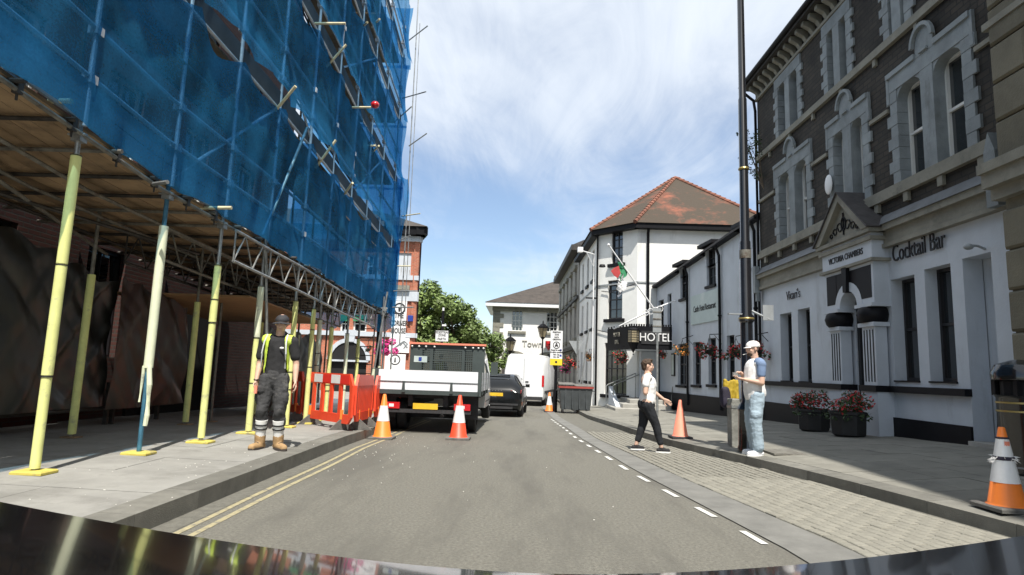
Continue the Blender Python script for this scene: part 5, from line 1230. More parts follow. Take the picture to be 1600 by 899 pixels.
for px, py, lab, pet, rad in ((1066, 545, 'faded orange hanging basket beside the hotel porch', 'petal_orange', .30), (1109, 545, 'large dark red hanging basket between the two drainpipes', 'petal_red', .40), (1150, 548, 'red hanging basket just left of the black lamp post', 'petal_red', .36), (1182, 546, 'red hanging basket half hidden by the black lamp post', 'petal_red', .34)):
    a, z = wa(px, py, .45); Pp = WP.pt(a, z, .45); basket(px, py, Pp.y, rad, lab, pet, px, bracket=WP.pt(a, z+.52, .02))
for px, py, Y, lab, pet, rad in ((971, 558, 26.2, 'orange hanging basket in front of the hotel ground floor window', 'petal_red', .36), (921, 557, 31, 'yellow and orange hanging basket on the white corner of the hotel', 'petal_orange', .28), (893, 566, 33, 'red hanging basket behind the leaning poles', 'petal_red', .45), (1034, 552, 25.9, 'red hanging basket under the hotel canopy', 'petal_red', .26), (884, 575, 37, 'pink flower basket farthest along the hotel wall', 'petal_pink', .4)):
    p = onY(px, py, Y); basket(px, py, Y, rad, lab, pet, px, bracket=(p.x+.35, p.y+.5, p.z+rad*1.3))
basket(600, 541, 30, .52, 'bright pink flower basket on the black lamp post by the brick building', 'petal_pink', 77, bracket=(-6.55, 30, 3.1), n=160, petals=1300)
basket(575, 545, 31.5, .3, 'small red and green basket behind the scaffold poles', 'petal_red', 78, bracket=(-7.6, 32, 3), n=160, petals=60)
# planters by the pub door
for i, (px, pt_, pb_, lab) in enumerate(((1272, 616, 674, 'black planter of red flowers, the left of the pair by the pub door'), (1326, 622, 682, 'black planter of red flowers, the right of the pair by the pub door'))):
    b = G(px, pb_, pavr); t = thing('planter', lab, 'planter', tuple(b), 'planters by the pub door'); s_ = .33
    q = MB(); q.lathe(b, [(.25, 0), (.31, .04), (.33, .40), (.35, .42), (.35, .47), (.31, .47), (.30, .42)], 8); q.build('tub', 'planter', t)
    r = random.Random(i+3); bl = [(b.x+r.uniform(-.3, .3), b.y+r.uniform(-.3, .3), b.z+.55+r.uniform(-.05, .22), .14) for _ in range(14)]+[(b.x+.33*cos(a), b.y+.33*sin(a), b.z+.38, .09) for a in [k*.7 for k in range(9)]]
    leaves('foliage', 'leaf_dark', t, bl, 900, .035, i+9); leaves('petal', 'petal_red', t, bl[:14], 420, .028, i+19, shell=.9)

# ================================================================== street furniture
def cone(b, h, label, body, sleeves, basem='rubber', tatty=False, group='traffic cones'):
    t = thing('traffic_cone', label, 'traffic cone', tuple(b), group); b = Vector(b); s = h/.75
    q = MB(); w = .20*s; q.bevbox(b.x-w, b.x+w, b.y-w, b.y+w, b.z+.003, b.z+.045*s, .012); q.build('base', basem, t)
    R0, R1, z0 = .145*s, .028*s, .045*s
    rad = lambda z: lerp(R0, R1, (z-z0)/(h-z0))
    q = MB(); q.lathe(b, [(R0+.02*s, z0), (R0, z0+.02*s), (R1, h-.01), (R1*.7, h), (R1*.65, h-.03)], 20); q.build('cone', body, t, smooth=True)
    for za, zb_ in sleeves:
        q = MB(); q.lathe(b, [(rad(za*h)+.001, za*h), (rad(za*h)+.005, za*h+.002), (rad(zb_*h)+.005, zb_*h-.002), (rad(zb_*h)+.001, zb_*h)], 20); q.build('reflective_sleeve', 'reflect_white', t, smooth=True)
    if tatty:
        q = MB(); q.lathe(b, [(rad(h*.60)+.006, h*.60), (rad(h*.60)+.012, h*.61), (rad(h*.64)+.012, h*.635), (rad(h*.64)+.006, h*.645)], 20); q.build('torn_band', 'bag_purple', t, smooth=True)
        q = MB(); q.lathe(b, [(rad(h*.855)+.004, h*.855), (rad(h*.86)+.009, h*.86), (rad(h*.875)+.009, h*.875), (rad(h*.88)+.004, h*.88)], 20); q.build('torn_band', 'bag_purple', t, smooth=True)
        r = random.Random(2); q = MB()
        for k in range(34):
            a = r.uniform(0, 2*pi); z = h*r.choice((.61, .63, .60, .83, .58)); c = b+Vector(((rad(z)+.01)*cos(a), (rad(z)+.01)*sin(a), z)); d = Vector((cos(a)*r.uniform(.02, .06), sin(a)*r.uniform(.02, .06), r.uniform(-.03, .02)))
            q.add([c, c+Vector((0, 0, .018)), c+d], [(0, 1, 2)])
        q.build('tatters', 'shirt_white', t, recalc=False, kind='stuff')
        q = MB()
        for k in range(3):
            a0 = -2.0+k*.28; z = h*.79
            q.add([b+Vector(((rad(z)+.007)*cos(a0), (rad(z)+.007)*sin(a0), z-.03)), b+Vector(((rad(z)+.007)*cos(a0+.3), (rad(z)+.007)*sin(a0+.3), z-.03)), b+Vector(((rad(z)+.005)*cos(a0+.3), (rad(z)+.005)*sin(a0+.3), z+.03)), b+Vector(((rad(z)+.005)*cos(a0), (rad(z)+.005)*sin(a0), z+.03))], [(0, 1, 2, 3)])
        q.build('torn_patch', 'pink_orange', t, recalc=False)
    return t
g = G(597, 686, road_f); cone(g, .82, 'orange and white traffic cone at the left rear corner of the flatbed truck', 'orange_plastic', [(.40, .74)], 'rubber_dusty')
g = G(716, 687, road_f); cone(g, .84, 'red and white traffic cone behind the right tail light of the truck', 'red_plastic', [(.38, .76)], 'rubber_dusty')
g = G(858, 644, road_f); cone(g, .80, 'orange and white traffic cone beside the wheeled bin', 'orange_plastic', [(.36, .80)], 'rubber')
g = G(1063, 685, pavr); cone(g, .74, 'faded plain pinkish cone on the kerb between the woman and the man', 'pink_orange', [], 'rubber')
g = G(1574, 797, pavr); cone(g, .76, 'tattered orange and white cone with torn purple bands on the near right kerb', 'orange_plastic', [(.33, .86)], 'rubber_dusty', True)

def barrier(p0, p1, label, slots, strip=True, H=1.0, z0=.16, chamf=True):
    p0 = Vector(p0); p1 = Vector(p1); d = (p1-p0); L_ = Vector((d.x, d.y, 0)).length; t = thing('safety_barrier', label, 'barrier', tuple((p0+p1)/2), 'red plastic safety barriers')
    ux = Vector((d.x, d.y, 0)).normalized(); nx_ = Vector((ux.y, -ux.x, 0))
    P = lambda a, z, o: p0.lerp(p1, a/L_)+Vector((0, 0, z))+nx_*o
    def bx(q, a0, a1, z0_, z1_, o0=-.022, o1=.022): q.hexa([P(a0, z0_, o0), P(a1, z0_, o0), P(a1, z0_, o1), P(a0, z0_, o1), P(a0, z1_, o0), P(a1, z1_, o0), P(a1, z1_, o1), P(a0, z1_, o1)])
    q = MB(); e = .12
    bx(q, e, L_-e, H-.20, H); bx(q, e*.9, L_-e*.9, z0, z0+.16)
    bx(q, 0, .10, z0+.12, H-.2); bx(q, L_-.10, L_, z0+.12, H-.2)
    for aa, s_ in ((0, 1), (L_, -1)):
        q.prism([P(aa, H-.2, -.022), P(aa+s_*e, H-.2, -.022), P(aa+s_*e, H, -.022)], nx_*.044); q.prism([P(aa, z0+.12, -.021), P(aa+s_*e, z0+.12, -.021), P(aa+s_*e*.9, z0, -.021)], nx_*.042)
    q.build('frame', 'red_plastic', t)
    w = (L_-.2)/slots
    for k in range(1, slots):
        q = MB(); a = .1+w*k; bw = min(.05, w*.3); bx(q, a-bw, a+bw, z0+.159, H-.199, -.018, .018); q.build('bar', 'red_plastic', t)
    if strip:
        n = 5; w = (L_-2*e)/n
        for k in range(n):
            q = MB(); bx(q, e+w*k+.001, e+w*(k+1)-.001, H-.18, H-.025, .0225, .026); q.build('reflective_strip', 'reflect_red' if k % 2 == 0 else 'reflect_white', t)
    else:
        q = MB(); bx(q, L_*.25, L_*.75, H-.18, H-.03, .0225, .026); q.build('label', 'sign_panel', t)
    for a in ((.35, L_-.35) if L_ > 1.2 else (L_/2,)):
        q = MB(); c = P(a, 0, 0)
        q.prism([c+nx_*.26+Vector((0, 0, .004)), c+nx_*.02+Vector((0, 0, .20)), c-nx_*.02+Vector((0, 0, .20)), c-nx_*.26+Vector((0, 0, .004))], ux*.035); q.build('foot', 'rubber_dusty', t)
        q = MB(); q.box(c.x-.02, c.x+.03, c.y-.05, c.y-.02, c.z+.19, c.z+.36); q.build('foot_peg', 'orange_plastic', t)
def gpl(x, y): return Vector((x, y, pavl(x, y)))
b0 = gpl(-2.93, 11.0); b1 = gpl(-4.28, 12.35); b2 = gpl(-4.31, 12.4); b3 = gpl(-5.5, 14.0)
barrier(b1, b0, 'red plastic barrier with red and white strip facing the road at the kerb end', 5, z0=.12)
barrier(b3, b2, 'red plastic barrier behind the worker, joined to the strip barrier', 5)
k0 = gpl(-2.94, 10.6)
for i, (ya, yb) in enumerate(((11.12, 12.6), (12.65, 14.1), (14.15, 15.6))):
    barrier(gpl(-2.96, yb), gpl(-2.92, ya), ['red slatted barrier edge on along the kerb, nearest the road works corner', 'middle red slatted barrier of the row running behind the truck tail', 'last red slatted barrier beside the truck body'][i], 12, strip=False)

# big black lamp post on the right
b = G(1170, 706, pavr); LP1 = thing('lamp_post', 'tall black lamp post with gold bands behind the man in the white cap', 'lamp post', tuple(b))
q = MB(); q.lathe(b, [(.17, 0), (.17, .05), (.155, .1), (.15, .62), (.165, .66), (.15, .70), (.10, .78), (.095, 2.05), (.12, 2.08), (.12, 2.16), (.09, 2.2), (.088, 3.4), (.075, 3.42), (.070, 5.9), (.060, 5.92), (.055, 9.6)], 20); pl_ = q.build('post', 'gloss_black', LP1, smooth=True)
for z, r_ in ((2.12, .118), (4.66, .082)):
    q = MB(); q.lathe(b, [(r_-.02, z-.03), (r_, z-.02), (r_+.008, z), (r_, z+.02), (r_-.02, z+.03)], 20); q.build('gold_band', 'gold_paint', LP1, smooth=True)
q = MB(); q.box(b.x-.30, b.x+.10, b.y-.05, b.y+.02, b.z+2.18, b.z+2.2); q.path([b+Vector((.08, -.02, 2.25)), b+Vector((.35, -.05, 2.12))], .018, 6); q.box(b.x+.25, b.x+.42, b.y-.06, b.y-.02, b.z+2.1, b.z+2.35); q.build('bracket', 'sign_grey', LP1)
q = MB(); q.lathe(b+Vector((0, 0, 3.12)), [(.09, 0), (.093, .0), (.093, .14), (.09, .14)], 16); q.build('worn_patch', 'tube_dull', LP1, smooth=True)
# wooden bollard with jacket and bag
b = G(1150, 697, pavr); BO = thing('wooden_bollard', 'weathered grey timber bollard with peeling paint left of the lamp post', 'bollard', tuple(b))
q = MB(); q.bevbox(b.x-.11, b.x+.11, b.y-.10, b.y+.10, b.z, b.z+.80, .015); q.build('post', 'timber_grey', BO)
q = MB(); q.box(b.x-.118, b.x+.118, b.y-.108, b.y+.108, b.z+.64, b.z+.69); q.build('groove_band', 'galv', BO)
q = MB(); q.bevbox(b.x+.02, b.x+.1125, b.y-.1035, b.y-.1005, b.z+.03, b.z+.6, .0005); q.build('peeling_paint', 'sign_grey', BO)

# ---- sign posts
def textplate(root, name, x, y, z0, w, h, m, lines, size, colr='ink', sx=.8, th=.02):
    q = MB(); q.box(x-w/2, x+w/2, y-th, y, z0, z0+h); p_ = q.build(name, m, root)
    n = len(lines)
    for i, (s_, zz_) in enumerate(lines): text(s_, size, frame_mtx((x, y-th-.003, z0+zz_), (1, 0, 0), (0, -1, 0)), colr, root, sx=sx, ext=.002, offset=.004)
    return p_
Yz = 25.6; p = onY(870, 517, Yz); pb_ = onY(870, 561, Yz); pc_ = onY(870, 571, Yz); zt = p.z; ZN = thing('zone_sign', 'white pedestrian zone sign with yellow plate below, behind the wheeled bin', 'sign', (p.x, Yz, gz(Yz)))
w = .50
q = MB(); q.tube((p.x, Yz+.05, gz(Yz)), (p.x, Yz+.05, zt), .06); q.tube((p.x, Yz+.05, gz(Yz)), (p.x, Yz+.05, gz(Yz)+.9), .09); q.build('post', 'black_paint', ZN, smooth=True)
H_ = zt-pb_.z
textplate(ZN, 'sign_plate', p.x, Yz, pb_.z, w, H_, 'sign_white', [('PEDESTRIAN', H_-.07), ('ZONE', H_-.17), ('PARTH', H_-.28), ('CERDDWYR', H_-.37), ('Except for access', .36), ('Ac eithrio mynediad', .27), ('Mon - Sat', .17), ('Llun - Sad', .08)], .085, sx=.72)
q = MB(); cz = zt-.60
for k in range(24):
    t0, t1 = 2*pi*k/24, 2*pi*(k+1)/24; P = lambda r, t: Vector((p.x+r*cos(t), Yz-.026, cz+r*sin(t))); q.quad(P(.12, t0), P(.15, t0), P(.15, t1), P(.12, t1))
q.build('roundel', 'tail_red' if False else 'ink', ZN, recalc=False)
q = MB(); q.box(p.x-.07, p.x+.07, Yz-.027, Yz-.023, cz-.05, cz-.01); q.box(p.x-.05, p.x+.05, Yz-.027, Yz-.023, cz-.01, cz+.03); q.box(p.x-.06, p.x-.03, Yz-.028, Yz-.022, cz-.075, cz-.05); q.box(p.x+.03, p.x+.06, Yz-.028, Yz-.022, cz-.075, cz-.05); q.box(p.x-.03, p.x+.03, Yz-.027, Yz-.023, cz+.045, cz+.09); q.build('vehicle_symbols', 'ink', ZN)
for zz_ in (.14, .36): q = MB(); q.box(p.x+.14, p.x+.22, Yz-.025, Yz-.021, pb_.z+zz_-.04, pb_.z+zz_+.04); q.build('symbol_box', 'sign_blue', ZN)
q = MB(); q.box(p.x-w/2, p.x+w/2, Yz-.02, Yz, pc_.z, pb_.z-.005); yb_ = q.build('yellow_plate', 'sign_yellow', ZN); q = MB(); q.tube((p.x, Yz-.024, (pc_.z+pb_.z)/2), (p.x, Yz-.021, (pc_.z+pb_.z)/2), .05); q.build('dot', 'ink', ZN)
Yz = 29; p = onY(691, 517, Yz); ZN2 = thing('zone_sign', 'white zone sign on a dark post seen above the truck cab', 'sign', (p.x, Yz, gz(Yz)))
textplate(ZN2, 'sign_plate', p.x, Yz, p.z-.50, .60, .50, 'sign_white', [('PEDESTRIAN', .42), ('ZONE', .28), ('PARTH', .10)], .16, sx=.8)
q = MB(); q.tube((p.x, Yz+.05, gz(Yz)), (p.x, Yz+.05, p.z+.95), .06); q.build('post', 'black_paint', ZN2); q = MB(); q.tube((p.x, Yz+.05, p.z+.95), (p.x, Yz+.05, p.z+1.1), .05); q.box(p.x-.02, p.x+.18, Yz-.02, Yz+.04, p.z+.22, p.z+.3); q.build('cap', 'sign_white', ZN2)
# give way sign seen from behind and a leaning pole
Yg = 25.9; p = onY(902, 533, Yg); GW = thing('triangular_sign', 'grey back of a triangular sign on a thin pole by the wheeled bin', 'sign', (p.x, Yg, gz(Yg)))
q = MB(); q.prism([(p.x-.36, Yg, p.z), (p.x+.30, Yg, p.z), (p.x-.03, Yg, p.z-.55)], (0, .02, 0)); q.build('sign_plate', 'sign_grey', GW)
q = MB(); q.tube((p.x+.02, Yg-.04, gz(Yg)), (p.x+.02, Yg-.04, p.z+.22), .032); q.build('pole', 'galv', GW, smooth=True)
a_ = onY(905, 600, 26.1); b_ = onY(920, 514, 26.1); q = MB(); q.tube(a_-Vector((.1, 0, 1.2)), b_, .032); tag(q.build('leaning_pole', 'galv', smooth=True), 'bare grey pole leaning to the right behind the wheeled bin', 'pole')
# tall grey sign pole beside the woman
b = G(1027, 652, pavr); SPo = thing('sign_pole', 'grey steel pole behind the woman with a small sign seen from the back', 'sign pole', tuple(b)); zt = onY(1027, 482, b.y).z
q = MB(); q.tube(b, (b.x, b.y, zt-.05), .038, n=12); q.build('pole', 'galv', SPo, smooth=True)
q = MB(); q.box(b.x-.16, b.x+.12, b.y-.06, b.y-.045, zt-.80, zt); s_ = q.build('sign_plate', 'sign_grey', SPo)
for dz in (-.15, -.38, -.62): q = MB(); q.box(b.x-.165, b.x+.125, b.y-.075, b.y-.0605, zt+dz, zt+dz+.04); q.build('channel', 'tube_dull', SPo)
b = G(1048, 640, pavr); q = MB(); q.tube(b, b+Vector((.1, 0, .95)), .035); tag(q.build('short_post', 'timber_grey', smooth=True), 'short thin grey post leaning by the white wing wall', 'post')

# wheeled bin
b = G(898, 646, road_f); BN = thing('wheeled_bin', 'large dark grey wheeled bin with red rim standing in the parking bay', 'bin', tuple(b)); bw, bd = .66, .50
q = MB(); z0 = b.z+.16; q.hexa([(b.x-bw*.86, b.y-bd*.8, z0), (b.x+bw*.86, b.y-bd*.8, z0), (b.x+bw*.86, b.y+bd*.8, z0), (b.x-bw*.86, b.y+bd*.8, z0), (b.x-bw, b.y-bd, z0+.85), (b.x+bw, b.y-bd, z0+.85), (b.x+bw, b.y+bd, z0+.85), (b.x-bw, b.y+bd, z0+.85)]); body_ = q.build('body', 'bin_grey', BN)
for k in (-.42, -.14, .14, .42): q = MB(); q.box(b.x+k-.02, b.x+k+.02, b.y-bd-.012, b.y-bd*.82, z0+.05, z0+.82); q.build('rib', 'bin_grey', body_)
q = MB(); q.box(b.x-bw-.04, b.x+bw+.04, b.y-bd-.04, b.y+bd+.04, z0+.851, z0+.93); q.build('rim', 'bin_red', BN)
q = MB(); vs = []; fs = []
for i in range(13):
    for j in range(9):
        x = lerp(-bw-.05, bw+.05, i/12); y = lerp(-bd, bd, j/8); vs.append((b.x+x, b.y+y, z0+.94+.12*(1-(2*j/8-1)**2)*(.7+.4*noise.noise(Vector((i*.4, j*.4, 2))))+(.05 if i < 6 else 0)))
for i in range(12):
    for j in range(8): k = i*9+j; fs.append((k, k+9, k+10, k+1))
q.add(vs, fs); q.build('lid', 'rubber_dusty', BN, smooth=True)
for sx_ in (-1, 1):
    for sy_ in (-1, 1): q = MB(); c = Vector((b.x+sx_*bw*.75, b.y+sy_*bd*.7, b.z+.085)); q.tube(c-Vector((.03, 0, 0)), c+Vector((.03, 0, 0)), .085, n=14); q.build('wheel', 'rubber', BN, smooth=True)
for sx_ in (-1, 1): q = MB(); q.path([(b.x+sx_*(bw+.03), b.y-.2, z0+.75), (b.x+sx_*(bw+.09), b.y-.2, z0+.75), (b.x+sx_*(bw+.09), b.y+.2, z0+.75), (b.x+sx_*(bw+.03), b.y+.2, z0+.75)], .018); q.build('handle', 'bin_grey', BN)
# black pavement litter bin with gold bands at the right edge
b = Vector((6.02, 7.55, 0)); b.z = pavr(b.x, b.y); LBn = thing('litter_bin', 'black cast litter bin with gold bands at the right edge beside the ashlar building', 'litter bin', tuple(b))
q = MB(); q.lathe(b, [(.27, 0), (.27, .06), (.25, .08), (.25, .86), (.27, .9)], 20); q.build('drum', 'gloss_black', LBn, smooth=True)
q = MB(); q.lathe(b, [(.25, 1.06), (.285, 1.08), (.29, 1.16), (.24, 1.26), (.08, 1.32), (.0, 1.33)], 20); q.build('hood', 'gloss_black', LBn, smooth=True)
q = MB()
for k in range(4): a = pi/4+k*pi/2; q.box(b.x+.24*cos(a)-.03, b.x+.24*cos(a)+.03, b.y+.24*sin(a)-.03, b.y+.24*sin(a)+.03, b.z+.89, b.z+1.08)
q.lathe(b+Vector((0, 0, .5)), [(.2, .36), (.2, .58)], 16); q.build('collar', 'black_paint', LBn)
for z in (.80, .70): q = MB(); q.lathe(b, [(.25, z), (.256, z), (.256, z+.02), (.25, z+.02)], 20); q.build('gold_band', 'gold_paint', LBn, smooth=True)
# inspection covers
b = G(1240, 707, pavr); q = MB(); q.box(b.x-.42, b.x+.42, b.y-.3, b.y+.3, b.z-.02, b.z+.006); ic = tag(q.build('inspection_cover', 'tube_dull'), 'rusty rectangular inspection cover in the right pavement', 'cover')
# black post at far left side
Yq = 20.5; p = onY(603, 345, Yq); LP2 = thing('lamp_post', 'tall slim black lamp post at the far end of the scaffolding', 'lamp post', (p.x, Yq, pavl(p.x, Yq)))
q = MB(); z = pavl(p.x, Yq); q.lathe((p.x, Yq, z), [(.13, 0), (.13, .9), (.08, 1.0), (.075, 3.5), (.10, 3.55), (.10, 3.75), (.06, 3.8), (.05, p.z-z)], 14); q.build('post', 'black_paint', LP2, smooth=True)
q = MB(); q.box(p.x-.32, p.x+.12, Yq-.05, Yq+.05, p.z, p.z+.07); q.build('arm', 'black_paint', LP2)

# ================================================================== vehicles (built at the origin, driving toward +Y, then placed)
def loft(q, st):      # st: list of (y, [(x, z) ... half section from bottom to top])
    n = len(st[0][1]); m = 2*n; base_ = len(q.v); vs = []
    for y, s_ in st:
        vs += [(x, y, z) for x, z in s_]+[(-x, y, z) for x, z in reversed(s_)]
    fs = [(k*m+i, k*m+(i+1) % m, (k+1)*m+(i+1) % m, (k+1)*m+i) for k in range(len(st)-1) for i in range(m)]
    fs += [tuple(range(m-1, -1, -1)), tuple(range((len(st)-1)*m, len(st)*m))]
    return q.add(vs, fs)
def wheel(root, x, y, r, w=.22, m='chrome'):
    q = MB(); c = Vector((x, y, r)); prof = [(-w/2, r*.62), (-w/2, r*.93), (-w/2+.03, r), (w/2-.03, r), (w/2, r*.93), (w/2, r*.62)]
    n = 24; vs = []; fs = []
    for o, rr_ in prof:
        for i in range(n): t = 2*pi*i/n; vs.append((c.x+o, c.y+rr_*cos(t), c.z+rr_*sin(t)))
    for k in range(5):
        for i in range(n): fs.append((k*n+i, k*n+(i+1) % n, (k+1)*n+(i+1) % n, (k+1)*n+i))
    q.add(vs, fs); ty = q.build('wheel', 'rubber', root, smooth=True)
    s_ = 1 if x > 0 else -1
    q = MB(); q.tube(c+Vector((s_*(w/2-.06), 0, 0)), c+Vector((s_*(w/2-.02), 0, 0)), r*.63, r*.5, n=20); q.tube(c+Vector((s_*(w/2-.02), 0, 0)), c+Vector((s_*(w/2+.0), 0, 0)), r*.15, n=12); q.build('rim', m, ty, smooth=True)
# --- flatbed truck
TK = thing('flatbed_truck', 'white dropside flatbed truck with dark grey mesh headboard parked on the left', 'truck')
q = MB(); q.box(-1.06, 1.06, .0, 3.2, .80, .88); q.box(-.42, -.32, .1, 5.2, .55, .80); q.box(.32, .42, .1, 5.2, .55, .80)
for k in range(5): q.box(-1.0, 1.0, .2+.7*k, .27+.7*k, .72, .80)
q.build('chassis', 'rubber', TK)
q = MB()
for z0, z1 in ((.89, 1.06), (1.065, 1.30)): q.box(-1.045, 1.045, -.03, .0, z0, z1)
tg = q.build('tailgate', 'alu_white', TK)
q = MB(); q.box(-1.05, 1.05, -.045, -.031, 1.055, 1.068); q.box(-1.08, 1.08, -.05, .03, .80, .885); q.build('rail', 'truck_grey', tg)
for x in (-1.09, 1.09): q = MB(); q.box(x-.035, x+.035, -.05, .05, .80, 1.32); q.build('corner_post', 'truck_grey', TK)
for x in (-.5, .5): q = MB(); q.prism([(x-.035, -.05, .84), (x+.035, -.05, .84), (x+.02, -.05, 1.07), (x-.02, -.05, 1.07)], (0, -.03, 0)); q.build('hinge', 'truck_grey', tg)
for x in (-1.07, 1.07):
    for k, (z0, z1) in enumerate(((.89, 1.02), (1.025, 1.155), (1.16, 1.30))): q = MB(); q.box(x-.018, x+.018, .06, 3.15, z0, z1); q.build('side_plank', 'alu_white' if x < 0 else 'alu_white', TK)
    for y in (.9, 1.9, 2.7): q = MB(); q.box(x-.03, x+.03, y, y+.05, .8, 1.3); q.build('side_stake', 'truck_grey', TK)
q = MB(); hb = 2.95
q.box(-1.0, 1.0, hb, hb+.05, .88, 1.30); q.box(-.97, -.66, hb, hb+.05, 1.30, 1.98); q.box(.66, .97, hb, hb+.05, 1.30, 1.98); q.box(-.66, .66, hb+.001, hb+.049, 1.30, 1.34); q.box(-.66, .66, hb+.001, hb+.049, 1.84, 1.98)
q.box(-.45, -.38, hb+.001, hb+.049, 1.34, 1.84); q.box(.38, .45, hb+.001, hb+.049, 1.34, 1.84); q.box(-.66, .66, hb+.002, hb+.048, 1.56, 1.59)
hbp = q.build('headboard', 'truck_grey', TK)
for x0, x1 in ((-.66, -.45), (-.38, .38), (.45, .66)):
    q = MB(); n = int((x1-x0)/.045)
    for k in range(n+1): x = lerp(x0, x1, k/n); q.box(x-.008, x+.008, hb+.01, hb+.025, 1.34, 1.84)
    for k in range(1, 11): z = 1.34+.5*k/11; q.box(x0, x1, hb+.012, hb+.023, z-.008, z+.008)
    q.build('mesh_panel', 'truck_grey', hbp, kind='stuff')
q = MB(); q.box(-1.0, 1.0, hb-.06, hb+.06, 1.982, 2.03); q.build('light_bar', 'pink_orange', TK)
for x in (-.92, -.74, -.56, -.34, .46, .66, .80, .93): q = MB(); q.ball((x, hb-.02, 1.93), .030, .03, .030, n=10, m=6); q.build('marker_lamp', 'lens_white', hbp, smooth=True)
q = MB(); q.box(-.86, -.52, hb-.01, hb-.002, 1.52, 1.68); q.build('label', 'sign_panel', hbp); q = MB(); q.box(-.74, -.66, hb-.014, hb-.011, 1.55, 1.65); q.build('label_mark', 'sign_blue', hbp)
# cab
q = MB(); sec = lambda w, z0, z1, ww: [(w, z0), (w+.02, z0+.25), (w, 1.25), (ww, z1), (ww-.12, z1+.03)]
loft(q, [(3.15, sec(.98, .42, 1.92, .84)), (3.3, sec(1.0, .40, 1.95, .86)), (4.7, sec(1.0, .40, 1.95, .86)), (5.0, sec(1.0, .4, 1.88, .84)), (5.65, [(.98, .4), (1.0, .65), (.97, 1.15), (.80, 1.32), (.6, 1.34)]), (6.3, [(.86, .4), (.9, .6), (.86, .95), (.7, 1.02), (.5, 1.03)]), (6.42, [(.7, .45), (.74, .6), (.7, .85), (.6, .9), (.4, .9)])]); cab = q.build('cab', 'car_white', TK, smooth=True)
for s_ in (-1, 1):
    q = MB(); q.prism([(s_*1.006, 3.42, 1.28), (s_*1.006, 4.1, 1.28), (s_*.895, 4.1, 1.85), (s_*.895, 3.42, 1.85)], (-s_*.02, 0, 0)); q.prism([(s_*1.006, 4.2, 1.28), (s_*1.0, 5.0, 1.28), (s_*.895, 4.75, 1.85), (s_*.895, 4.2, 1.85)], (-s_*.02, 0, 0)); q.build('side_window', 'car_glass', cab)
    q = MB(); q.box(s_*1.12-.1, s_*1.12+.1, 5.05, 5.12, 1.25, 1.62); q.build('wing_mirror', 'truck_grey', TK)
    q = MB(); q.box(s_*1.0-.015, s_*1.0+.015, 3.3, 5.0, .55, .66); q.build('side_strip', 'truck_grey', TK)
q = MB(); q.box(-.75, .75, 3.13, 3.149, 1.3, 1.85); q.build('rear_window', 'car_glass', cab)
for x in (-.88, .88):
    wheel(TK, x, .95, .35, .2); wheel(TK, x*.74, .95, .35, .2); wheel(TK, x*1.02, 5.3, .36, .22)
    q = MB(); q.box(x-.17, x+.17, .30, .33, .30, .78); q.build('mudflap', 'rubber', TK)
for s_ in (-1, 1):
    q = MB(); q.box(s_*.74-.17, s_*.74+.17, -.02, .05, .50, .63); tl = q.build('tail_light', 'tail_red', TK); q = MB(); q.box(s_*.74-.05, s_*.74+.05, -.024, -.021, .535, .595); q.build('lens', 'lens_white', tl)
q = MB(); q.box(-.92, .92, .0, .04, .42, .495); q.build('rear_bar', 'rubber', TK)
q = MB(); q.box(-.29, .23, -.01, .0, .50, .62); q.build('number_plate', 'plate_plastic', TK)
q = MB(); q.box(-.9, .9, 1.2, 1.3, .25, .5); q.path([(.3, .1, .36), (.3, 1.6, .36)], .04); q.build('underframe', 'rubber', TK)
TK.location = (-1.91, 13.0, gz(13)+.0); TK.rotation_euler = (-.008, 0, R(-.6)); TK.scale = (1, 1, 1)
# --- black estate car
CR = thing('parked_car', 'black estate car ahead of the truck in the left lane', 'car')
lo = lambda w, zb_, zs, zr, wr: [(w*.9, zb_), (w, zb_+.15), (w, .62), (w*.98, zs), (wr, zr-.04), (wr*.82, zr)]
q = MB(); loft(q, [(-.0, [(.72, .32), (.80, .42), (.84, .62), (.82, .80), (.74, .84), (.6, .85)]), (.1, [(.82, .24), (.88, .42), (.90, .66), (.86, .92), (.70, .97), (.5, .98)]), (.22, [(.86, .22), (.90, .42), (.91, .66), (.87, .98), (.68, 1.12), (.5, 1.14)]), (.62, lo(.91, .2, 1.0, 1.38, .62)), (1.0, lo(.92, .2, .99, 1.44, .64)), (2.6, lo(.92, .2, .95, 1.46, .65)), (3.1, lo(.92, .2, .93, 1.30, .62)), (3.6, lo(.91, .2, .92, 1.0, .72)), (4.4, lo(.86, .2, .80, .84, .70)), (4.68, [(.6, .3), (.68, .4), (.7, .5), (.66, .62), (.55, .66), (.45, .67)])])
body_ = q.build('body', 'car_black', CR, smooth=True)
q = MB(); q.prism([(-.62, .215, 1.02), (.62, .215, 1.02), (.53, .565, 1.36), (-.53, .565, 1.36)], (0, -.02, .01)); q.build('rear_window', 'car_glass', body_)
for s_ in (-1, 1):
    q = MB(); q.prism([(s_*.90, .7, 1.03), (s_*.90, 3.2, .98), (s_*.66, 2.7, 1.40), (s_*.66, .95, 1.38)], (s_*.012, 0, .0)); q.build('side_window', 'car_glass', body_)
    q = MB(); q.prism([(s_*.50, -.005+.07, .80), (s_*.86, .10, .80), (s_*.88, .16, .93), (s_*.52, .06, .90)], (0, -.035, 0)); q.build('tail_light', 'tail_red', CR)
    for y in (.9, 3.65): wheel(CR, s_*.82, y, .33, .21)
    q = MB(); q.box(s_*.98-.08, s_*.98+.08, 2.8, 2.88, .98, 1.1); q.build('wing_mirror', 'car_black', CR)
q = MB(); q.box(-.26, .26, -.015, -.0, .70, .81); q.build('number_plate', 'plate_plastic', CR)
q = MB(); q.box(-.78, .78, -.03, .03, .40, .46); q.box(-.6, .6, -.02, .05, .28, .36); q.build('bumper_trim', 'rubber', CR)
q = MB()
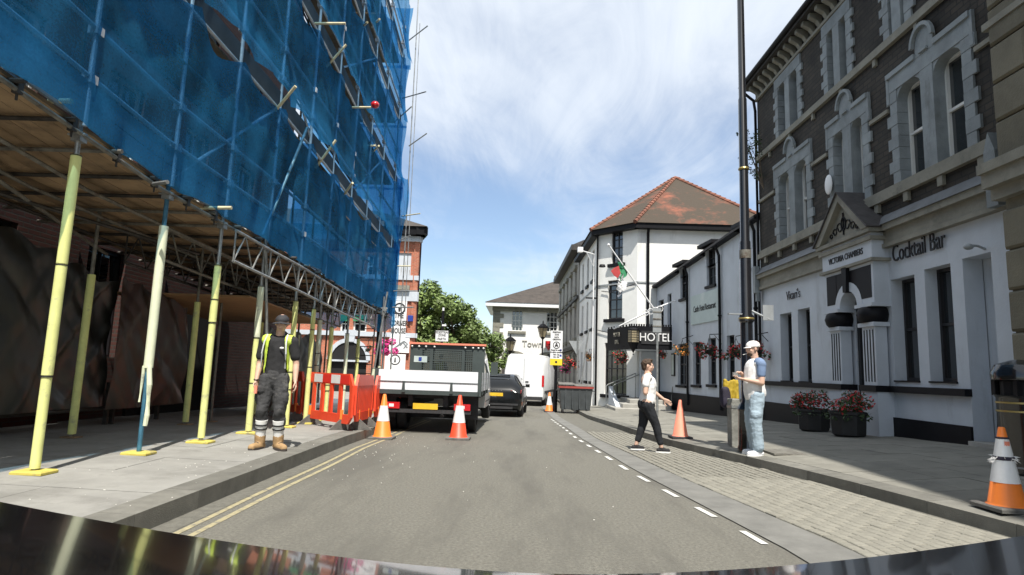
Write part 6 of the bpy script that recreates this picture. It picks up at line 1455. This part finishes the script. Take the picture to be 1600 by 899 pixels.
for k in range(5): q.box(-.22+k*.1, -.18+k*.1, .02, .03, .875, .895)
q.build('chrome_letters', 'chrome', CR)
q = MB(); q.box(-.45, .45, .5, .62, 1.39, 1.43); q.build('spoiler', 'car_black', CR)
p = G(786, 649, road_f); CR.location = (-.80, 21.2, gz(21.2)); CR.rotation_euler = (-.01, 0, R(-3))
# --- white van
VN = thing('white_van', 'tall white panel van stopped ahead of the black car', 'van')
vs_ = lambda w, zb_, zt, wt: [(w*.93, zb_), (w, zb_+.12), (w, 1.1), (w*.985, 1.7), (wt, zt-.12), (wt*.82, zt)]
q = MB(); loft(q, [(0, vs_(.96, .32, 2.46, .80)), (.06, vs_(1.0, .30, 2.52, .84)), (4.1, vs_(1.0, .30, 2.54, .84)), (4.6, vs_(1.0, .3, 2.35, .82)), (5.2, vs_(.98, .3, 1.6, .85)), (5.75, vs_(.92, .3, 1.15, .8)), (5.98, [(.7, .35), (.8, .5), (.8, .7), (.75, .85), (.7, .95), (.5, 1.0)])]); body_ = q.build('body', 'car_white', VN, smooth=True)
q = MB(); q.box(-.006, .006, -.004, .0, .5, 2.3); q.build('door_gap', 'rubber', VN)
q = MB(); q.box(-.95, .95, -.06, .04, .30, .46); q.build('rear_bumper', 'rubber', VN)
for s_ in (-1, 1):
    q = MB(); q.box(s_*.95-.05, s_*.95+.05, -.015, .12, .95, 1.5); q.build('tail_light', 'tail_red', VN)
    q = MB(); q.box(s_*1.003-.012, s_*1.003+.012, .3, 4.8, .62, .74); q.build('side_strip', 'rubber', VN)
    for y in (1.1, 4.75): wheel(VN, s_*.90, y, .35, .22)
    q = MB(); q.box(s_*1.14-.1, s_*1.14+.1, 4.85, 4.95, 1.35, 1.75); q.build('wing_mirror', 'rubber', VN)
    q = MB(); q.box(s_*1.003-.004, s_*1.003+.004, 1.7, 1.715, .75, 2.1); q.box(s_*1.003-.004, s_*1.003+.004, 3.1, 3.115, .75, 2.1); q.build('panel_line', 'sign_grey', VN)
q = MB(); q.box(.08, .24, -.03, -.005, 1.15, 1.2); q.tube((-.12, -.02, 1.28), (-.12, 0, 1.28), .05); q.build('door_handle', 'rubber', VN)
VN.location = (.22, 30.6, gz(30.6)); VN.rotation_euler = (0, 0, R(-9.5))

# ================================================================== own car's bonnet
q = MB(); nx_, ny_ = 60, 26; vs = []; fs = []
for i in range(nx_+1):
    x = lerp(-1.6, 1.45, i/nx_)
    xx_ = x-.05; front = 1.62-.03*(abs(xx_)/1.3)**2 if xx_ > 0 else 1.62-.12*(abs(xx_)/1.3)**2
    ze = .800+.145*min(1.3, abs(xx_)/1.25)**(1.8) if xx_ < 0 else .800+.150*min(1.3, xx_/1.25)**(1.8)
    for j in range(ny_+1):
        t = j/ny_; y = lerp(.15, front, t); s_ = (front-y)
        z = ze+.145*s_-.020*s_*s_
        if t > .97: z -= .0
        vs.append((x, y, z))
    vs.append((x, front+.012, ze-.02)); vs.append((x, front+.02, ze-.2)); 
m = ny_+3
for i in range(nx_):
    for j in range(m-1): k = i*m+j; fs.append((k, k+m, k+m+1, k+1))
q.add(vs, fs); BNT = tag(q.build('car_bonnet', 'bonnet_black', smooth=True), 'glossy black bonnet of the car the photograph was taken from', 'car bonnet')

# ================================================================== people
def caps(q, a, b, r0, r1, fy=1.0, n=12):      # tapered capsule, cross-section flattened in y by fy
    a = Vector(a); b = Vector(b); d = b-a; L_ = d.length; qd = d.to_track_quat('Z', 'Y') if L_ > 1e-5 else Vector((0, 0, 1)).to_track_quat('Z', 'Y'); rings = []
    for k in range(4): t = -pi/2+pi/2*k/4; rings.append((r0*cos(t)+1e-4, r0*sin(t)))
    rings += [(r0, 0)]
    rings += [(r1, L_)]
    for k in range(1, 5): t = pi/2*k/4; rings.append((r1*cos(t)+1e-4, L_+r1*sin(t)))
    vs = []; fs = []
    for rr_, h in rings:
        for i in range(n):
            t = 2*pi*i/n; p = qd @ Vector((rr_*cos(t), rr_*sin(t), h)); off = qd @ Vector((0, 0, h)); e = p-off; e.y *= fy; vs.append(a+off+e)
    m = len(rings)
    fs = [(k*n+i, k*n+(i+1) % n, (k+1)*n+(i+1) % n, (k+1)*n+i) for k in range(m-1) for i in range(n)]
    fs += [tuple(range(n-1, -1, -1)), tuple(range((m-1)*n, m*n))]
    q.add(vs, fs)
def organic(q, name, m, parent, vox=.010, smooth=6, wr=0, wrs=7, cut=None, seed=0, stretch=(1, 1, 1)):
    me = bpy.data.meshes.new('tmp'); me.from_pydata(q.v, [], q.f); o = bpy.data.objects.new('tmp', me); COL.objects.link(o)
    md = o.modifiers.new('r', 'REMESH'); md.mode = 'VOXEL'; md.voxel_size = vox; md.adaptivity = 0
    s_ = o.modifiers.new('s', 'SMOOTH'); s_.iterations = smooth; s_.factor = .5
    dg = bpy.context.evaluated_depsgraph_get(); m2 = bpy.data.meshes.new_from_object(o.evaluated_get(dg)); bpy.data.objects.remove(o)
    bm = bmesh.new(); bm.from_mesh(m2)
    if wr:
        bm.normal_update()
        for v in bm.verts:
            p = v.co; n_ = noise.noise(Vector((p.x*wrs*stretch[0], p.y*wrs*stretch[1], p.z*wrs*stretch[2]+seed)))+.5*noise.noise(Vector((p.x*wrs*2.3, p.y*wrs*2.3, p.z*wrs*2.6*stretch[2]+seed)))
            v.co = p+v.normal*n_*wr
    if cut: bmesh.ops.delete(bm, geom=[f for f in bm.faces if cut(f.calc_center_median())], context='FACES')
    bm.to_mesh(m2); bm.free()
    m2.name = name; m2.materials.clear(); m2.materials.append(M[m]); m2.shade_smooth()
    ob = bpy.data.objects.new(name, m2); COL.objects.link(ob); ob.parent = parent; return ob
def hand(q, w, d, pn, side, curl=.5, L_=.18, spread=.25, curls=None):
    # w wrist, d hand direction, pn palm normal (the way fingers close), side: towards the thumb
    w = Vector(w); d = Vector(d).normalized(); pn = Vector(pn); pn = (pn-d*pn.dot(d)).normalized(); s_ = d.cross(pn)*side
    s_ = s_.normalized()
    for k in (-1, 0, 1): caps(q, w+d*.012+s_*k*.014, w+d*.085+s_*k*.026, .017, .0155)
    base_ = [(.032, .088, .070), (.012, .094, .080), (-.010, .092, .074), (-.030, .084, .058)]
    for i, (o, l, fl) in enumerate(base_):
        c = (curls[i] if curls else curl*(1+.12*i)); p = w+s_*o+d*l; a = c*.7; dd = (d*cos(a)+pn*sin(a)+s_*o*spread*4).normalized(); p1 = p+dd*fl*.45
        a2 = c*1.5; d2 = (d*cos(a2)+pn*sin(a2)+s_*o*spread*3).normalized(); p2 = p1+d2*fl*.32; a3 = c*2.1; d3 = (d*cos(a3)+pn*sin(a3)).normalized(); p3 = p2+d3*fl*.26
        caps(q, p-dd*.012, p1, .0098, .0092, n=8); caps(q, p1, p2, .0092, .0085, n=8); caps(q, p2, p3, .0085, .0072, n=8)
    t0 = w+d*.028+s_*.030; t1 = t0+(d*.55+s_*.75+pn*.25).normalized()*.042; t2 = t1+(d*.85+s_*.25+pn*.35).normalized()*.032; t3 = t2+(d*.9+pn*.4).normalized()*.022
    caps(q, t0-s_*.012, t1, .014, .0115, n=8); caps(q, t1, t2, .0112, .010, n=8); caps(q, t2, t3, .010, .008, n=8)
def head(q, c, f, s=1.0):
    # c centre of the head, f facing direction (unit)
    c = Vector(c); f = Vector(f).normalized(); r_ = f.cross(Vector((0, 0, 1))).normalized(); u_ = r_.cross(f); R3 = Matrix((r_, f, u_)).transposed()
    E_ = lambda o, rx, ry, rz: q.ball(c+R3@(Vector(o)*s), rx*s, ry*s, rz*s, n=16, m=12, rot=R3)
    E_((0, -.012, .028), .077, .096, .092); E_((0, .022, -.03), .064, .070, .085); E_((0, .045, -.085), .034, .030, .026)
    E_((0, .092, -.012), .012, .020, .030); E_((0, .100, -.030), .016, .016, .011)
    E_((0, .082, -.062), .024, .012, .006); E_((0, .080, -.073), .022, .012, .006)
    E_((0, .082, .022), .055, .016, .010)
    for k in (-1, 1): E_((k*.080, -.012, -.005), .010, .020, .032); E_((k*.045, .055, -.025), .020, .020, .020)
    return R3
def face(root, c, R3, s=1.0, hair='hair_brown'):
    c = Vector(c)
    for k in (-1, 1):
        q = MB(); q.ball(c+R3@(Vector((k*.031, .078, .004))*s), .0125*s, .010*s, .008*s, n=10, m=6, rot=R3); e = q.build('eye', 'sock', root, smooth=True)
        q = MB(); q.ball(c+R3@(Vector((k*.031, .087, .004))*s), .0055*s, .003*s, .0055*s, n=8, m=5, rot=R3); q.build('iris', 'ink', e, smooth=True)
        q = MB(); q.path([c+R3@(Vector((k*x, .092-.25*abs(x-.03), z))*s) for x, z in ((.014, .024), (.03, .031), (.048, .024))], .0035, 5); q.build('eyebrow', hair, root, smooth=True)
    q = MB(); q.ball(c+R3@(Vector((0, .090, -.067))*s), .021*s, .008*s, .005*s, n=10, m=6, rot=R3); q.build('lips', 'skin', root, smooth=True)
def at(b, p): return Vector(b)+Vector(p)
def shoe(q, ank, dirv, L_=.27, h=.10, w=.045):
    ank = Vector(ank); d = Vector(dirv).normalized(); g = ank.z-h
    heel = Vector((ank.x, ank.y, g))-d*.05
    caps(q, heel+Vector((0, 0, .04)), heel+d*.10+Vector((0, 0, .045)), w*.85, w*.9); caps(q, heel+d*.08+Vector((0, 0, .04)), heel+d*(L_-.07)+Vector((0, 0, .034)), w*.9, w*.80)
    caps(q, ank, heel+d*.06+Vector((0, 0, .05)), w*.95, w*1.0)
def solef(root, ank, dirv, L_, h, m, w=.047, th=.022):
    ank = Vector(ank); d = Vector(dirv).normalized(); s_ = Vector((d.y, -d.x, 0)); g = ank.z-h; c = Vector((ank.x, ank.y, g-.002))-d*.05; n = 20; pts = []
    for i in range(n):
        t = 2*pi*i/n; a = (L_*.5+.0)*cos(t)+L_*.5-.045; pts.append(c+d*a+s_*(w*(1.05 if cos(t) > 0 else .9))*sin(t)*(1 if abs(cos(t)) < .98 else 1))
    q = MB(); q.prism(pts, (0, 0, th)); return q.build('sole', m, root)

# --- worker in hi-vis vest, left pavement
g = G(421, 702, pavl); ba = Vector((g.x, g.y, g.z)); A = lambda *p: at(ba, p)
PW = thing('person', 'worker in black cap, open yellow vest and dark work trousers standing on the left pavement', 'person', tuple(ba))
q = MB(); hc = A(.035, -.02, 1.665)
caps(q, A(0, 0, .98), A(0, 0, 1.12), .135, .125, .75); caps(q, A(0, 0, 1.12), A(0, 0, 1.36), .13, .145, .72); caps(q, A(-.13, 0, 1.42), A(.14, 0, 1.42), .065, .065, .9)
caps(q, A(.01, 0, 1.44), A(.025, -.01, 1.60), .058, .055)
for s_, sh, elb, wr in ((-1, A(-.195, 0, 1.42), A(-.235, .02, 1.12), A(-.225, -.07, .89)), (1, A(.205, 0, 1.42), A(.255, .03, 1.12), A(.285, -.04, .90))):
    caps(q, sh, elb, .052, .042); caps(q, elb, elb.lerp(wr, .35), .042, .041); caps(q, elb.lerp(wr, .3), wr, .041, .027)
hand(q, A(-.225, -.07, .89), (.12, -.22, -1), (.9, -.3, -.1), 1, .55); hand(q, A(.285, -.04, .90), (.22, -.15, -1), (-.9, -.3, -.2), -1, .5)
for s_, hp, kn, an in ((-1, A(-.09, 0, .94), A(-.115, -.05, .50), A(-.14, .01, .12)), (1, A(.09, 0, .94), A(.105, -.05, .50), A(.10, .02, .12))):
    caps(q, hp, kn, .088, .058); caps(q, kn, kn.lerp(an, .4), .057, .056); caps(q, kn.lerp(an, .35), an, .055, .038)
R3 = head(q, hc, (.25, -1, -.18)); body_ = organic(q, 'body', 'skin_pale', PW, .0075, 4); body_.location = -ba; face(PW, hc, R3)
def put(o): o.location = -worg(o.parent); return o
q = MB(); hc2 = hc
caps(q, A(0, 0, .97), A(0, 0, 1.14), .152, .142, .76); caps(q, A(0, 0, 1.14), A(0, 0, 1.36), .143, .158, .75); caps(q, A(-.14, 0, 1.42), A(.15, 0, 1.42), .075, .075, .95); caps(q, A(-.195, 0, 1.42), A(-.225, .015, 1.22), .068, .066); caps(q, A(.205, 0, 1.42), A(.238, .02, 1.22), .068, .066)
put(organic(q, 'shirt', 'shirt_black', PW, .010, 4, wr=.007, seed=3, cut=lambda p: p.z < ba.z+.93))
q = MB()
caps(q, A(0, 0, 1.04), A(0, 0, 1.14), .170, .162, .80); caps(q, A(0, .0, 1.14), A(0, 0, 1.36), .163, .172, .80); caps(q, A(-.15, 0, 1.43), A(.16, 0, 1.43), .083, .083, 1.0)
vest = put(organic(q, 'vest', 'hivis', PW, .010, 4, wr=.006, seed=9, cut=lambda p: (p.y < ba.y+.02 and abs(p.x-ba.x-.02) < .132-(p.z-ba.z-1.1)*.10) or (abs(p.x-ba.x) > .20) or (p.z > ba.z+1.46 and abs(p.x-ba.x) < .09) or p.z < ba.z+1.0))
for sx_ in (-.155, .165):
    q = MB(); q.path([A(sx_*1.0, -.128, 1.06), A(sx_, -.136, 1.25), A(sx_*.92, -.118, 1.40), A(sx_*.85, -.05, 1.51)], .010, 6); q.build('reflective_strip', 'reflect_tape', vest, smooth=True)
q = MB(); q.ball(A(.10, -.122, 1.33), .03, .006, .014); q.build('shirt_print', 'sock', PW, smooth=True)
q = MB()
caps(q, A(0, 0, .93), A(0, 0, 1.01), .150, .142, .80)
for s_, hp, kn, an in ((-1, A(-.085, 0, .92), A(-.12, -.05, .52), A(-.137, .0, .345)), (1, A(.085, 0, .92), A(.11, -.05, .52), A(.106, .005, .345))):
    caps(q, hp, kn, .108, .080); caps(q, kn, an, .080, .082)
    q.ball(kn+Vector((s_*.070, .0, .16)), .04, .065, .10); q.ball(kn+Vector((0, -.045, .0)), .065, .045, .10)
caps(q, A(-.12, -.11, .93), A(-.13, -.12, .78), .055, .05, .4); caps(q, A(.15, -.07, .93), A(.16, -.08, .78), .05, .05, .5)
put(organic(q, 'trousers', 'work_trouser', PW, .010, 3, wr=.011, wrs=8, seed=5, stretch=(1, 1, 1.6)))
q = MB(); q.tube(A(0, 0, .955), A(0, 0, .985), .15, n=20); 
for s_, an in ((-1, A(-.14, .01, .12)), (1, A(.10, .02, .12))):
    kn_ = A(-.115, -.05, .50) if s_ < 0 else A(.105, -.05, .50); q = MB(); q.tube(an+Vector((0, 0, -.02)), an.lerp(kn_, .68), .058, .078, n=14); sk = q.build('sock', 'sock', PW, smooth=True)
    for z in (.36, .50): q = MB(); q.tube(an.lerp(kn_, z), an.lerp(kn_, z+.05), .0790+.02*(z-.36), n=14); q.build('sock_stripe', 'ink', sk, smooth=True)
    dv = (-.15, -1, 0) if s_ < 0 else (.75, -.75, 0)
    q = MB(); shoe(q, an, dv, .30, .12, .060); caps(q, an+Vector((0, -.005, .045)), an+Vector((0, 0, -.04)), .072, .066); bt = put(organic(q, 'boot', 'boot_tan', PW, .008, 3, wr=.003, wrs=20, cut=lambda p: p.z < ba.z+.004))
    solef(bt, an, dv, .33, .12, 'sole', .062, .028)
    q = MB(); dd = Vector(dv).normalized()
    for k in range(4): c = an+dd*(.035+.022*k)+Vector((0, 0, .0-.018*k)); sd = Vector((dd.y, -dd.x, 0)); q.path([c-sd*.03, c+Vector((0, 0, .012)), c+sd*.03], .004, 4)
    q.build('laces', 'ink', bt)
q = MB(); f_ = R3@Vector((0, 1, 0)); u_ = R3@Vector((0, 0, 1))
q.ball(hc+u_*.040-f_*.012, .090, .108, .078, n=20, m=12, rot=R3); cp = organic(q, 'cap', 'cap_black', PW, .008, 2, cut=lambda p: (p-hc).dot(u_) < .030); put(cp)
q = MB(); vs = []; fs = []
for i in range(13):
    a = lerp(-1.15, 1.15, i/12)
    for r_, dz in ((.088, .036), (.125, .030), (.155, .018)): vs.append(hc+R3@Vector((r_*sin(a)*.86, r_*cos(a), dz-.02*abs(sin(a)))))
for i in range(12):
    for j in range(2): k = i*3+j; fs.append((k, k+3, k+4, k+1))
n0 = len(vs); vs += [v-u_*.006 for v in vs]; fs += [tuple(n0+i for i in f) for f in fs]
q.add(vs, fs); q.build('cap_peak', 'cap_black', cp, smooth=True)
q = MB(); q.ball(hc-f_*.035+u_*(-.01), .080, .07, .06, n=14, m=8, rot=R3); q.build('hair', 'hair_brown', PW, smooth=True)
q = MB(); w_ = A(-.225, -.07, .90); q.tube(w_, w_+Vector((0, -.004, .012)), .033, n=12); q.build('wristband', 'ink', PW)
ph = A(-.185, -.155, .775); q = MB(); q.box(ph.x-.018, ph.x+.018, ph.y-.012, ph.y+.012, ph.z-.05, ph.z+.05); tag(q.build('cigarette_box', 'pink_orange'), 'small pink and white packet in the right hand of the worker', 'packet')

# --- woman crossing the parking bay, walking to the right
g = G(1016, 708, road_f); bb = Vector((g.x, g.y, gz(g.y)+.02)); A = lambda *p: at(bb, p)
WM = thing('person', 'walking person in white t-shirt and black trousers crossing the parking bay to the right', 'person', tuple(bb))
hc = A(-.045, 0, 1.455); q = MB()
caps(q, A(-.06, 0, .86), A(-.035, 0, 1.0), .125, .11, 1.1); caps(q, A(-.035, 0, 1.0), A(-.05, 0, 1.20), .11, .115, 1.15); caps(q, A(-.065, -.12, 1.27), A(-.055, .12, 1.27), .058, .058); caps(q, A(-.065, 0, 1.28), A(-.05, 0, 1.40), .052, .050)
# near arm: hand up at the neck; far arm: reaching forward and down
caps(q, A(-.10, -.155, 1.25), A(-.125, -.20, 1.00), .050, .042); caps(q, A(-.125, -.20, 1.0), A(-.07, -.15, 1.23), .042, .026)
hand(q, A(-.07, -.15, 1.235), (.25, .35, 1), (.5, .8, -.2), 1, .6, L_=.16)
caps(q, A(-.03, .15, 1.24), A(.10, .19, 1.01), .046, .038); caps(q, A(.10, .19, 1.01), A(.27, .17, .885), .038, .025)
hand(q, A(.27, .17, .885), (1, -.05, -.55), (.0, -1, -.3), 1, .35, L_=.16)
for hp, kn, an in ((A(-.075, -.07, .84), A(.075, -.06, .47), A(.175, -.06, .085)), (A(-.07, .08, .84), A(-.115, .09, .46), A(-.225, .09, .10))):
    caps(q, hp, kn, .10, .058); caps(q, kn, kn.lerp(an, .4), .056, .052); caps(q, kn.lerp(an, .35), an, .05, .034)
R3 = head(q, hc, (1, -.08, -.05), .95); put(organic(q, 'body', 'skin_pale', WM, .0075, 4)); face(WM, hc, R3, .95)
q = MB()
caps(q, A(-.055, 0, .86), A(-.03, 0, 1.0), .148, .128, 1.1); caps(q, A(-.03, 0, 1.0), A(-.03, 0, 1.16), .128, .135, 1.15); caps(q, A(-.065, -.12, 1.26), A(-.055, .12, 1.26), .072, .072)
caps(q, A(-.09, -.145, 1.26), A(-.115, -.18, 1.14), .066, .064); caps(q, A(-.04, .145, 1.26), A(.02, .17, 1.14), .062, .060); q.ball(A(.035, 0, 1.12), .075, .12, .08)
put(organic(q, 'shirt', 'shirt_white', WM, .009, 4, wr=.007, wrs=9, seed=2, cut=lambda p: p.z < bb.z+.82))
q = MB(); caps(q, A(-.065, 0, .80), A(-.055, 0, .90), .148, .128, 1.08)
for hp, kn, an in ((A(-.075, -.07, .80), A(.08, -.06, .47), A(.155, -.06, .17)), (A(-.07, .08, .80), A(-.11, .09, .46), A(-.195, .09, .19))):
    caps(q, hp, kn, .112, .078); caps(q, kn, an, .078, .055)
q.ball(A(-.13, 0, .80), .09, .14, .11)
put(organic(q, 'trousers', 'black_trouser', WM, .009, 3, wr=.007, wrs=9, seed=8, cut=lambda p: p.z > bb.z+.92))
for an, dv in ((A(.175, -.06, .085), (1, -.1, .0)), (A(-.225, .09, .10), (1, .05, 0))):
    q = MB(); shoe(q, an, dv, .235, .085, .042); s_ = put(organic(q, 'shoe', 'shirt_black', WM, .007, 3, cut=lambda p: p.z > an.z+.0)); solef(s_, an, dv, .25, .085, 'sock', .044, .022)
q = MB(); f_ = R3@Vector((0, 1, 0)); u_ = R3@Vector((0, 0, 1)); q.ball(hc+u_*.040-f_*.022, .084, .098, .086, n=20, m=12, rot=R3); q.ball(hc+u_*.10+f_*.03, .05, .05, .03, rot=R3); q.ball(hc-f_*.06, .07, .05, .09, rot=R3)
put(organic(q, 'hair', 'hair_brown', WM, .007, 2, wr=.008, wrs=30, cut=lambda p: (p-hc).dot(f_) > .045 and (p-hc).dot(u_) < .055))

# --- man in white cap beside the lamp post, facing left
g = G(1174, 711, pavr); bm_ = Vector((g.x+.03, g.y-.02, g.z)); A = lambda *p: at(bm_, p)
MN = thing('person', 'man in white cap, raglan t-shirt and pale jeans standing by the lamp post', 'person', tuple(bm_))
hc = A(.01, 0, 1.625); q = MB()
caps(q, A(.03, 0, .95), A(.02, 0, 1.10), .14, .135, 1.1); caps(q, A(.02, 0, 1.10), A(.045, 0, 1.32), .135, .140, 1.15); caps(q, A(.06, -.14, 1.40), A(.06, .14, 1.40), .066, .066); caps(q, A(.06, 0, 1.42), A(.03, 0, 1.56), .058, .056)
caps(q, A(.07, -.19, 1.38), A(.055, -.225, 1.10), .054, .045); caps(q, A(.055, -.225, 1.10), A(-.165, -.13, 1.145), .044, .028); hand(q, A(-.165, -.13, 1.145), (-1, .15, .12), (0, .3, 1), 1, .35)
caps(q, A(.05, .18, 1.38), A(.0, .21, 1.12), .054, .045); caps(q, A(.0, .21, 1.12), A(-.15, .06, 1.24), .044, .028); hand(q, A(-.15, .06, 1.24), (-1, -.3, .05), (0, -.5, -1), 1, .6)
for hp, kn, an in ((A(.03, -.09, .93), A(-.01, -.10, .50), A(.03, -.10, .10)), (A(.03, .09, .93), A(.0, .10, .50), A(.06, .11, .10))):
    caps(q, hp, kn, .095, .062); caps(q, kn, an, .06, .04)
R3 = head(q, hc, (-1, -.15, -.12)); put(organic(q, 'body', 'skin_pale', MN, .0075, 4)); face(MN, hc, R3)
q = MB(); q.ball(hc+R3@Vector((0, .05, -.075)), .05, .045, .04, n=14, m=10, rot=R3); q.build('beard', 'hair_brown', MN, smooth=True)
q = MB()
caps(q, A(.035, 0, .92), A(.02, 0, 1.10), .165, .158, 1.08); caps(q, A(.02, 0, 1.10), A(.045, 0, 1.32), .156, .158, 1.12); caps(q, A(.06, -.14, 1.39), A(.06, .14, 1.39), .080, .080)
put(organic(q, 'shirt', 'shirt_white', MN, .009, 4, wr=.008, wrs=8, seed=12, cut=lambda p: p.z < bm_.z+.86+.05*(p.x-bm_.x)*5))
for y in (-1, 1):
    q = MB(); caps(q, A(.06, y*.13, 1.41), A(.07, y*.19, 1.38), .083, .076); caps(q, A(.07, y*.19, 1.38), A(.06 if y < 0 else .03, y*.21, 1.23), .070, .066); put(organic(q, 'sleeve', 'shirt_blue', MN, .009, 4, wr=.006, seed=4))
q = MB(); caps(q, A(.035, 0, .90), A(.03, 0, .96), .150, .145, 1.05)
for hp, kn, an in ((A(.035, -.085, .90), A(-.005, -.10, .50), A(.03, -.10, .13)), (A(.035, .085, .90), A(.005, .10, .50), A(.06, .11, .13))):
    caps(q, hp, kn, .118, .098); caps(q, kn, an, .098, .088); q.ball(kn+Vector((.0, -.03 if kn.y < bm_.y else .03, .12)), .095, .09, .09)
put(organic(q, 'jeans', 'jeans', MN, .009, 3, wr=.008, wrs=7, seed=6, stretch=(1, 1, 1.6), cut=lambda p: p.z > bm_.z+.97))

for an, dv in ((A(.03, -.10, .10), (-1, -.25, 0)), (A(.06, .11, .10), (-1, .1, 0))):
    q = MB(); shoe(q, an, dv, .27, .10, .05); s_ = put(organic(q, 'shoe', 'shoe_white', MN, .008, 3)); solef(s_, an, dv, .29, .10, 'sock', .052, .025)
q = MB(); f_ = R3@Vector((0, 1, 0)); u_ = R3@Vector((0, 0, 1)); q.ball(hc+u_*.045-f_*.015, .094, .112, .082, n=20, m=12, rot=R3); cp = put(organic(q, 'cap', 'cap_white', MN, .008, 2, cut=lambda p: (p-hc).dot(u_) < .030-.25*((p-hc).dot(f_)+.05)*(-1 if (p-hc).dot(f_) < -.05 else 0)))
q = MB()
for k in range(8): q.add([hc+R3@Vector((.09*sin(a)*.9, .09*cos(a)+.015*0, .034)) for a in (lerp(-1, 1, k/8), lerp(-1, 1, (k+1)/8))]+[hc+R3@Vector((.14*sin(a)*.8, .14*cos(a), .022)) for a in (lerp(-1, 1, (k+1)/8), lerp(-1, 1, k/8))], [(0, 1, 2, 3)])
q.build('cap_peak', 'cap_white', cp, smooth=True, recalc=False)
q = MB(); c = hc+R3@Vector((.008, .098, -.068)); q.tube(c, c+f_*.065+Vector((0, 0, -.012)), .004, n=8); tag(q.build('cigarette', 'sock'), 'lit cigarette in the mouth of the man in the white cap', 'cigarette')
q = MB(); c = A(-.27, -.01, 1.215); q.box(c.x-.035, c.x+.035, c.y-.03, c.y+.03, c.z-.03, c.z+.035); tag(q.build('tobacco_tin', 'galv'), 'small silver tin held between the hands of the man in the white cap', 'tin')
# yellow jacket and dark bag hanging at the bollard
b = bpy.data.objects['wooden_bollard'].location; q = MB(); rj = random.Random(5)
for k in range(7):
    x = b.x-.10+.035*k; caps(q, Vector((x, b.y+.26+rj.uniform(-.03, .03), b.z+.66+rj.uniform(0, .06))), Vector((x+rj.uniform(-.02, .03), b.y+.27, b.z+1.06+rj.uniform(-.05, .05))), rj.uniform(.030, .045), rj.uniform(.022, .032), 1.2)
o = organic(q, 'yellow_jacket', 'jacket_yellow', None, .010, 2, wr=.012, wrs=8, seed=3); tag(o, 'mustard yellow jacket hanging behind the wooden bollard', 'jacket')
q = MB(); c = Vector((b.x-.10, b.y+.22, b.z+.80)); caps(q, c+Vector((0, 0, -.08)), c+Vector((.0, 0, .12)), .10, .085, .8); o = organic(q, 'dark_bag', 'bag_purple', None, .012, 3, wr=.008, seed=3); tag(o, 'dark purple bag slung against the yellow jacket', 'bag')

# ================================================================== every separate moulding a piece of its own
def split_loose(o):
    me = o.data; n = len(me.vertices); par = list(range(n))
    def fd(a):
        while par[a] != a: par[a] = par[par[a]]; a = par[a]
        return a
    for e in me.edges:
        a, b = fd(e.vertices[0]), fd(e.vertices[1])
        if a != b: par[a] = b
    gr = {}
    for p in me.polygons: gr.setdefault(fd(p.vertices[0]), []).append(p)
    if len(gr) < 2 or len(gr) > 60: return
    for g_ in list(gr.values()):
        idx = sorted({v for p in g_ for v in p.vertices}); mp = {v: i for i, v in enumerate(idx)}
        m2 = bpy.data.meshes.new(me.name); m2.from_pydata([me.vertices[i].co.copy() for i in idx], [], [[mp[v] for v in p.vertices] for p in g_])
        for m_ in me.materials: m2.materials.append(m_)
        c = o.copy(); c.data = m2; COL.objects.link(c)
    bpy.data.objects.remove(o)
SPL = {'cornice', 'lead_flashing', 'console', 'arch_corner', 'plinth', 'sill_band', 'string_course', 'moulding', 'wall_panel', 'white_band', 'eaves', 'upper_courses', 'battlement', 'valley_flashing', 'door_frame', 'lobby_wall', 'frieze', 'symbol_box', 'bumper_trim', 'panel_line', 'chrome_letters', 'drip_stain', 'vehicle_symbols'}
for o in list(bpy.data.objects):
    if o.type == 'MESH' and o.name.split('.')[0] in SPL and not o.children: split_loose(o)
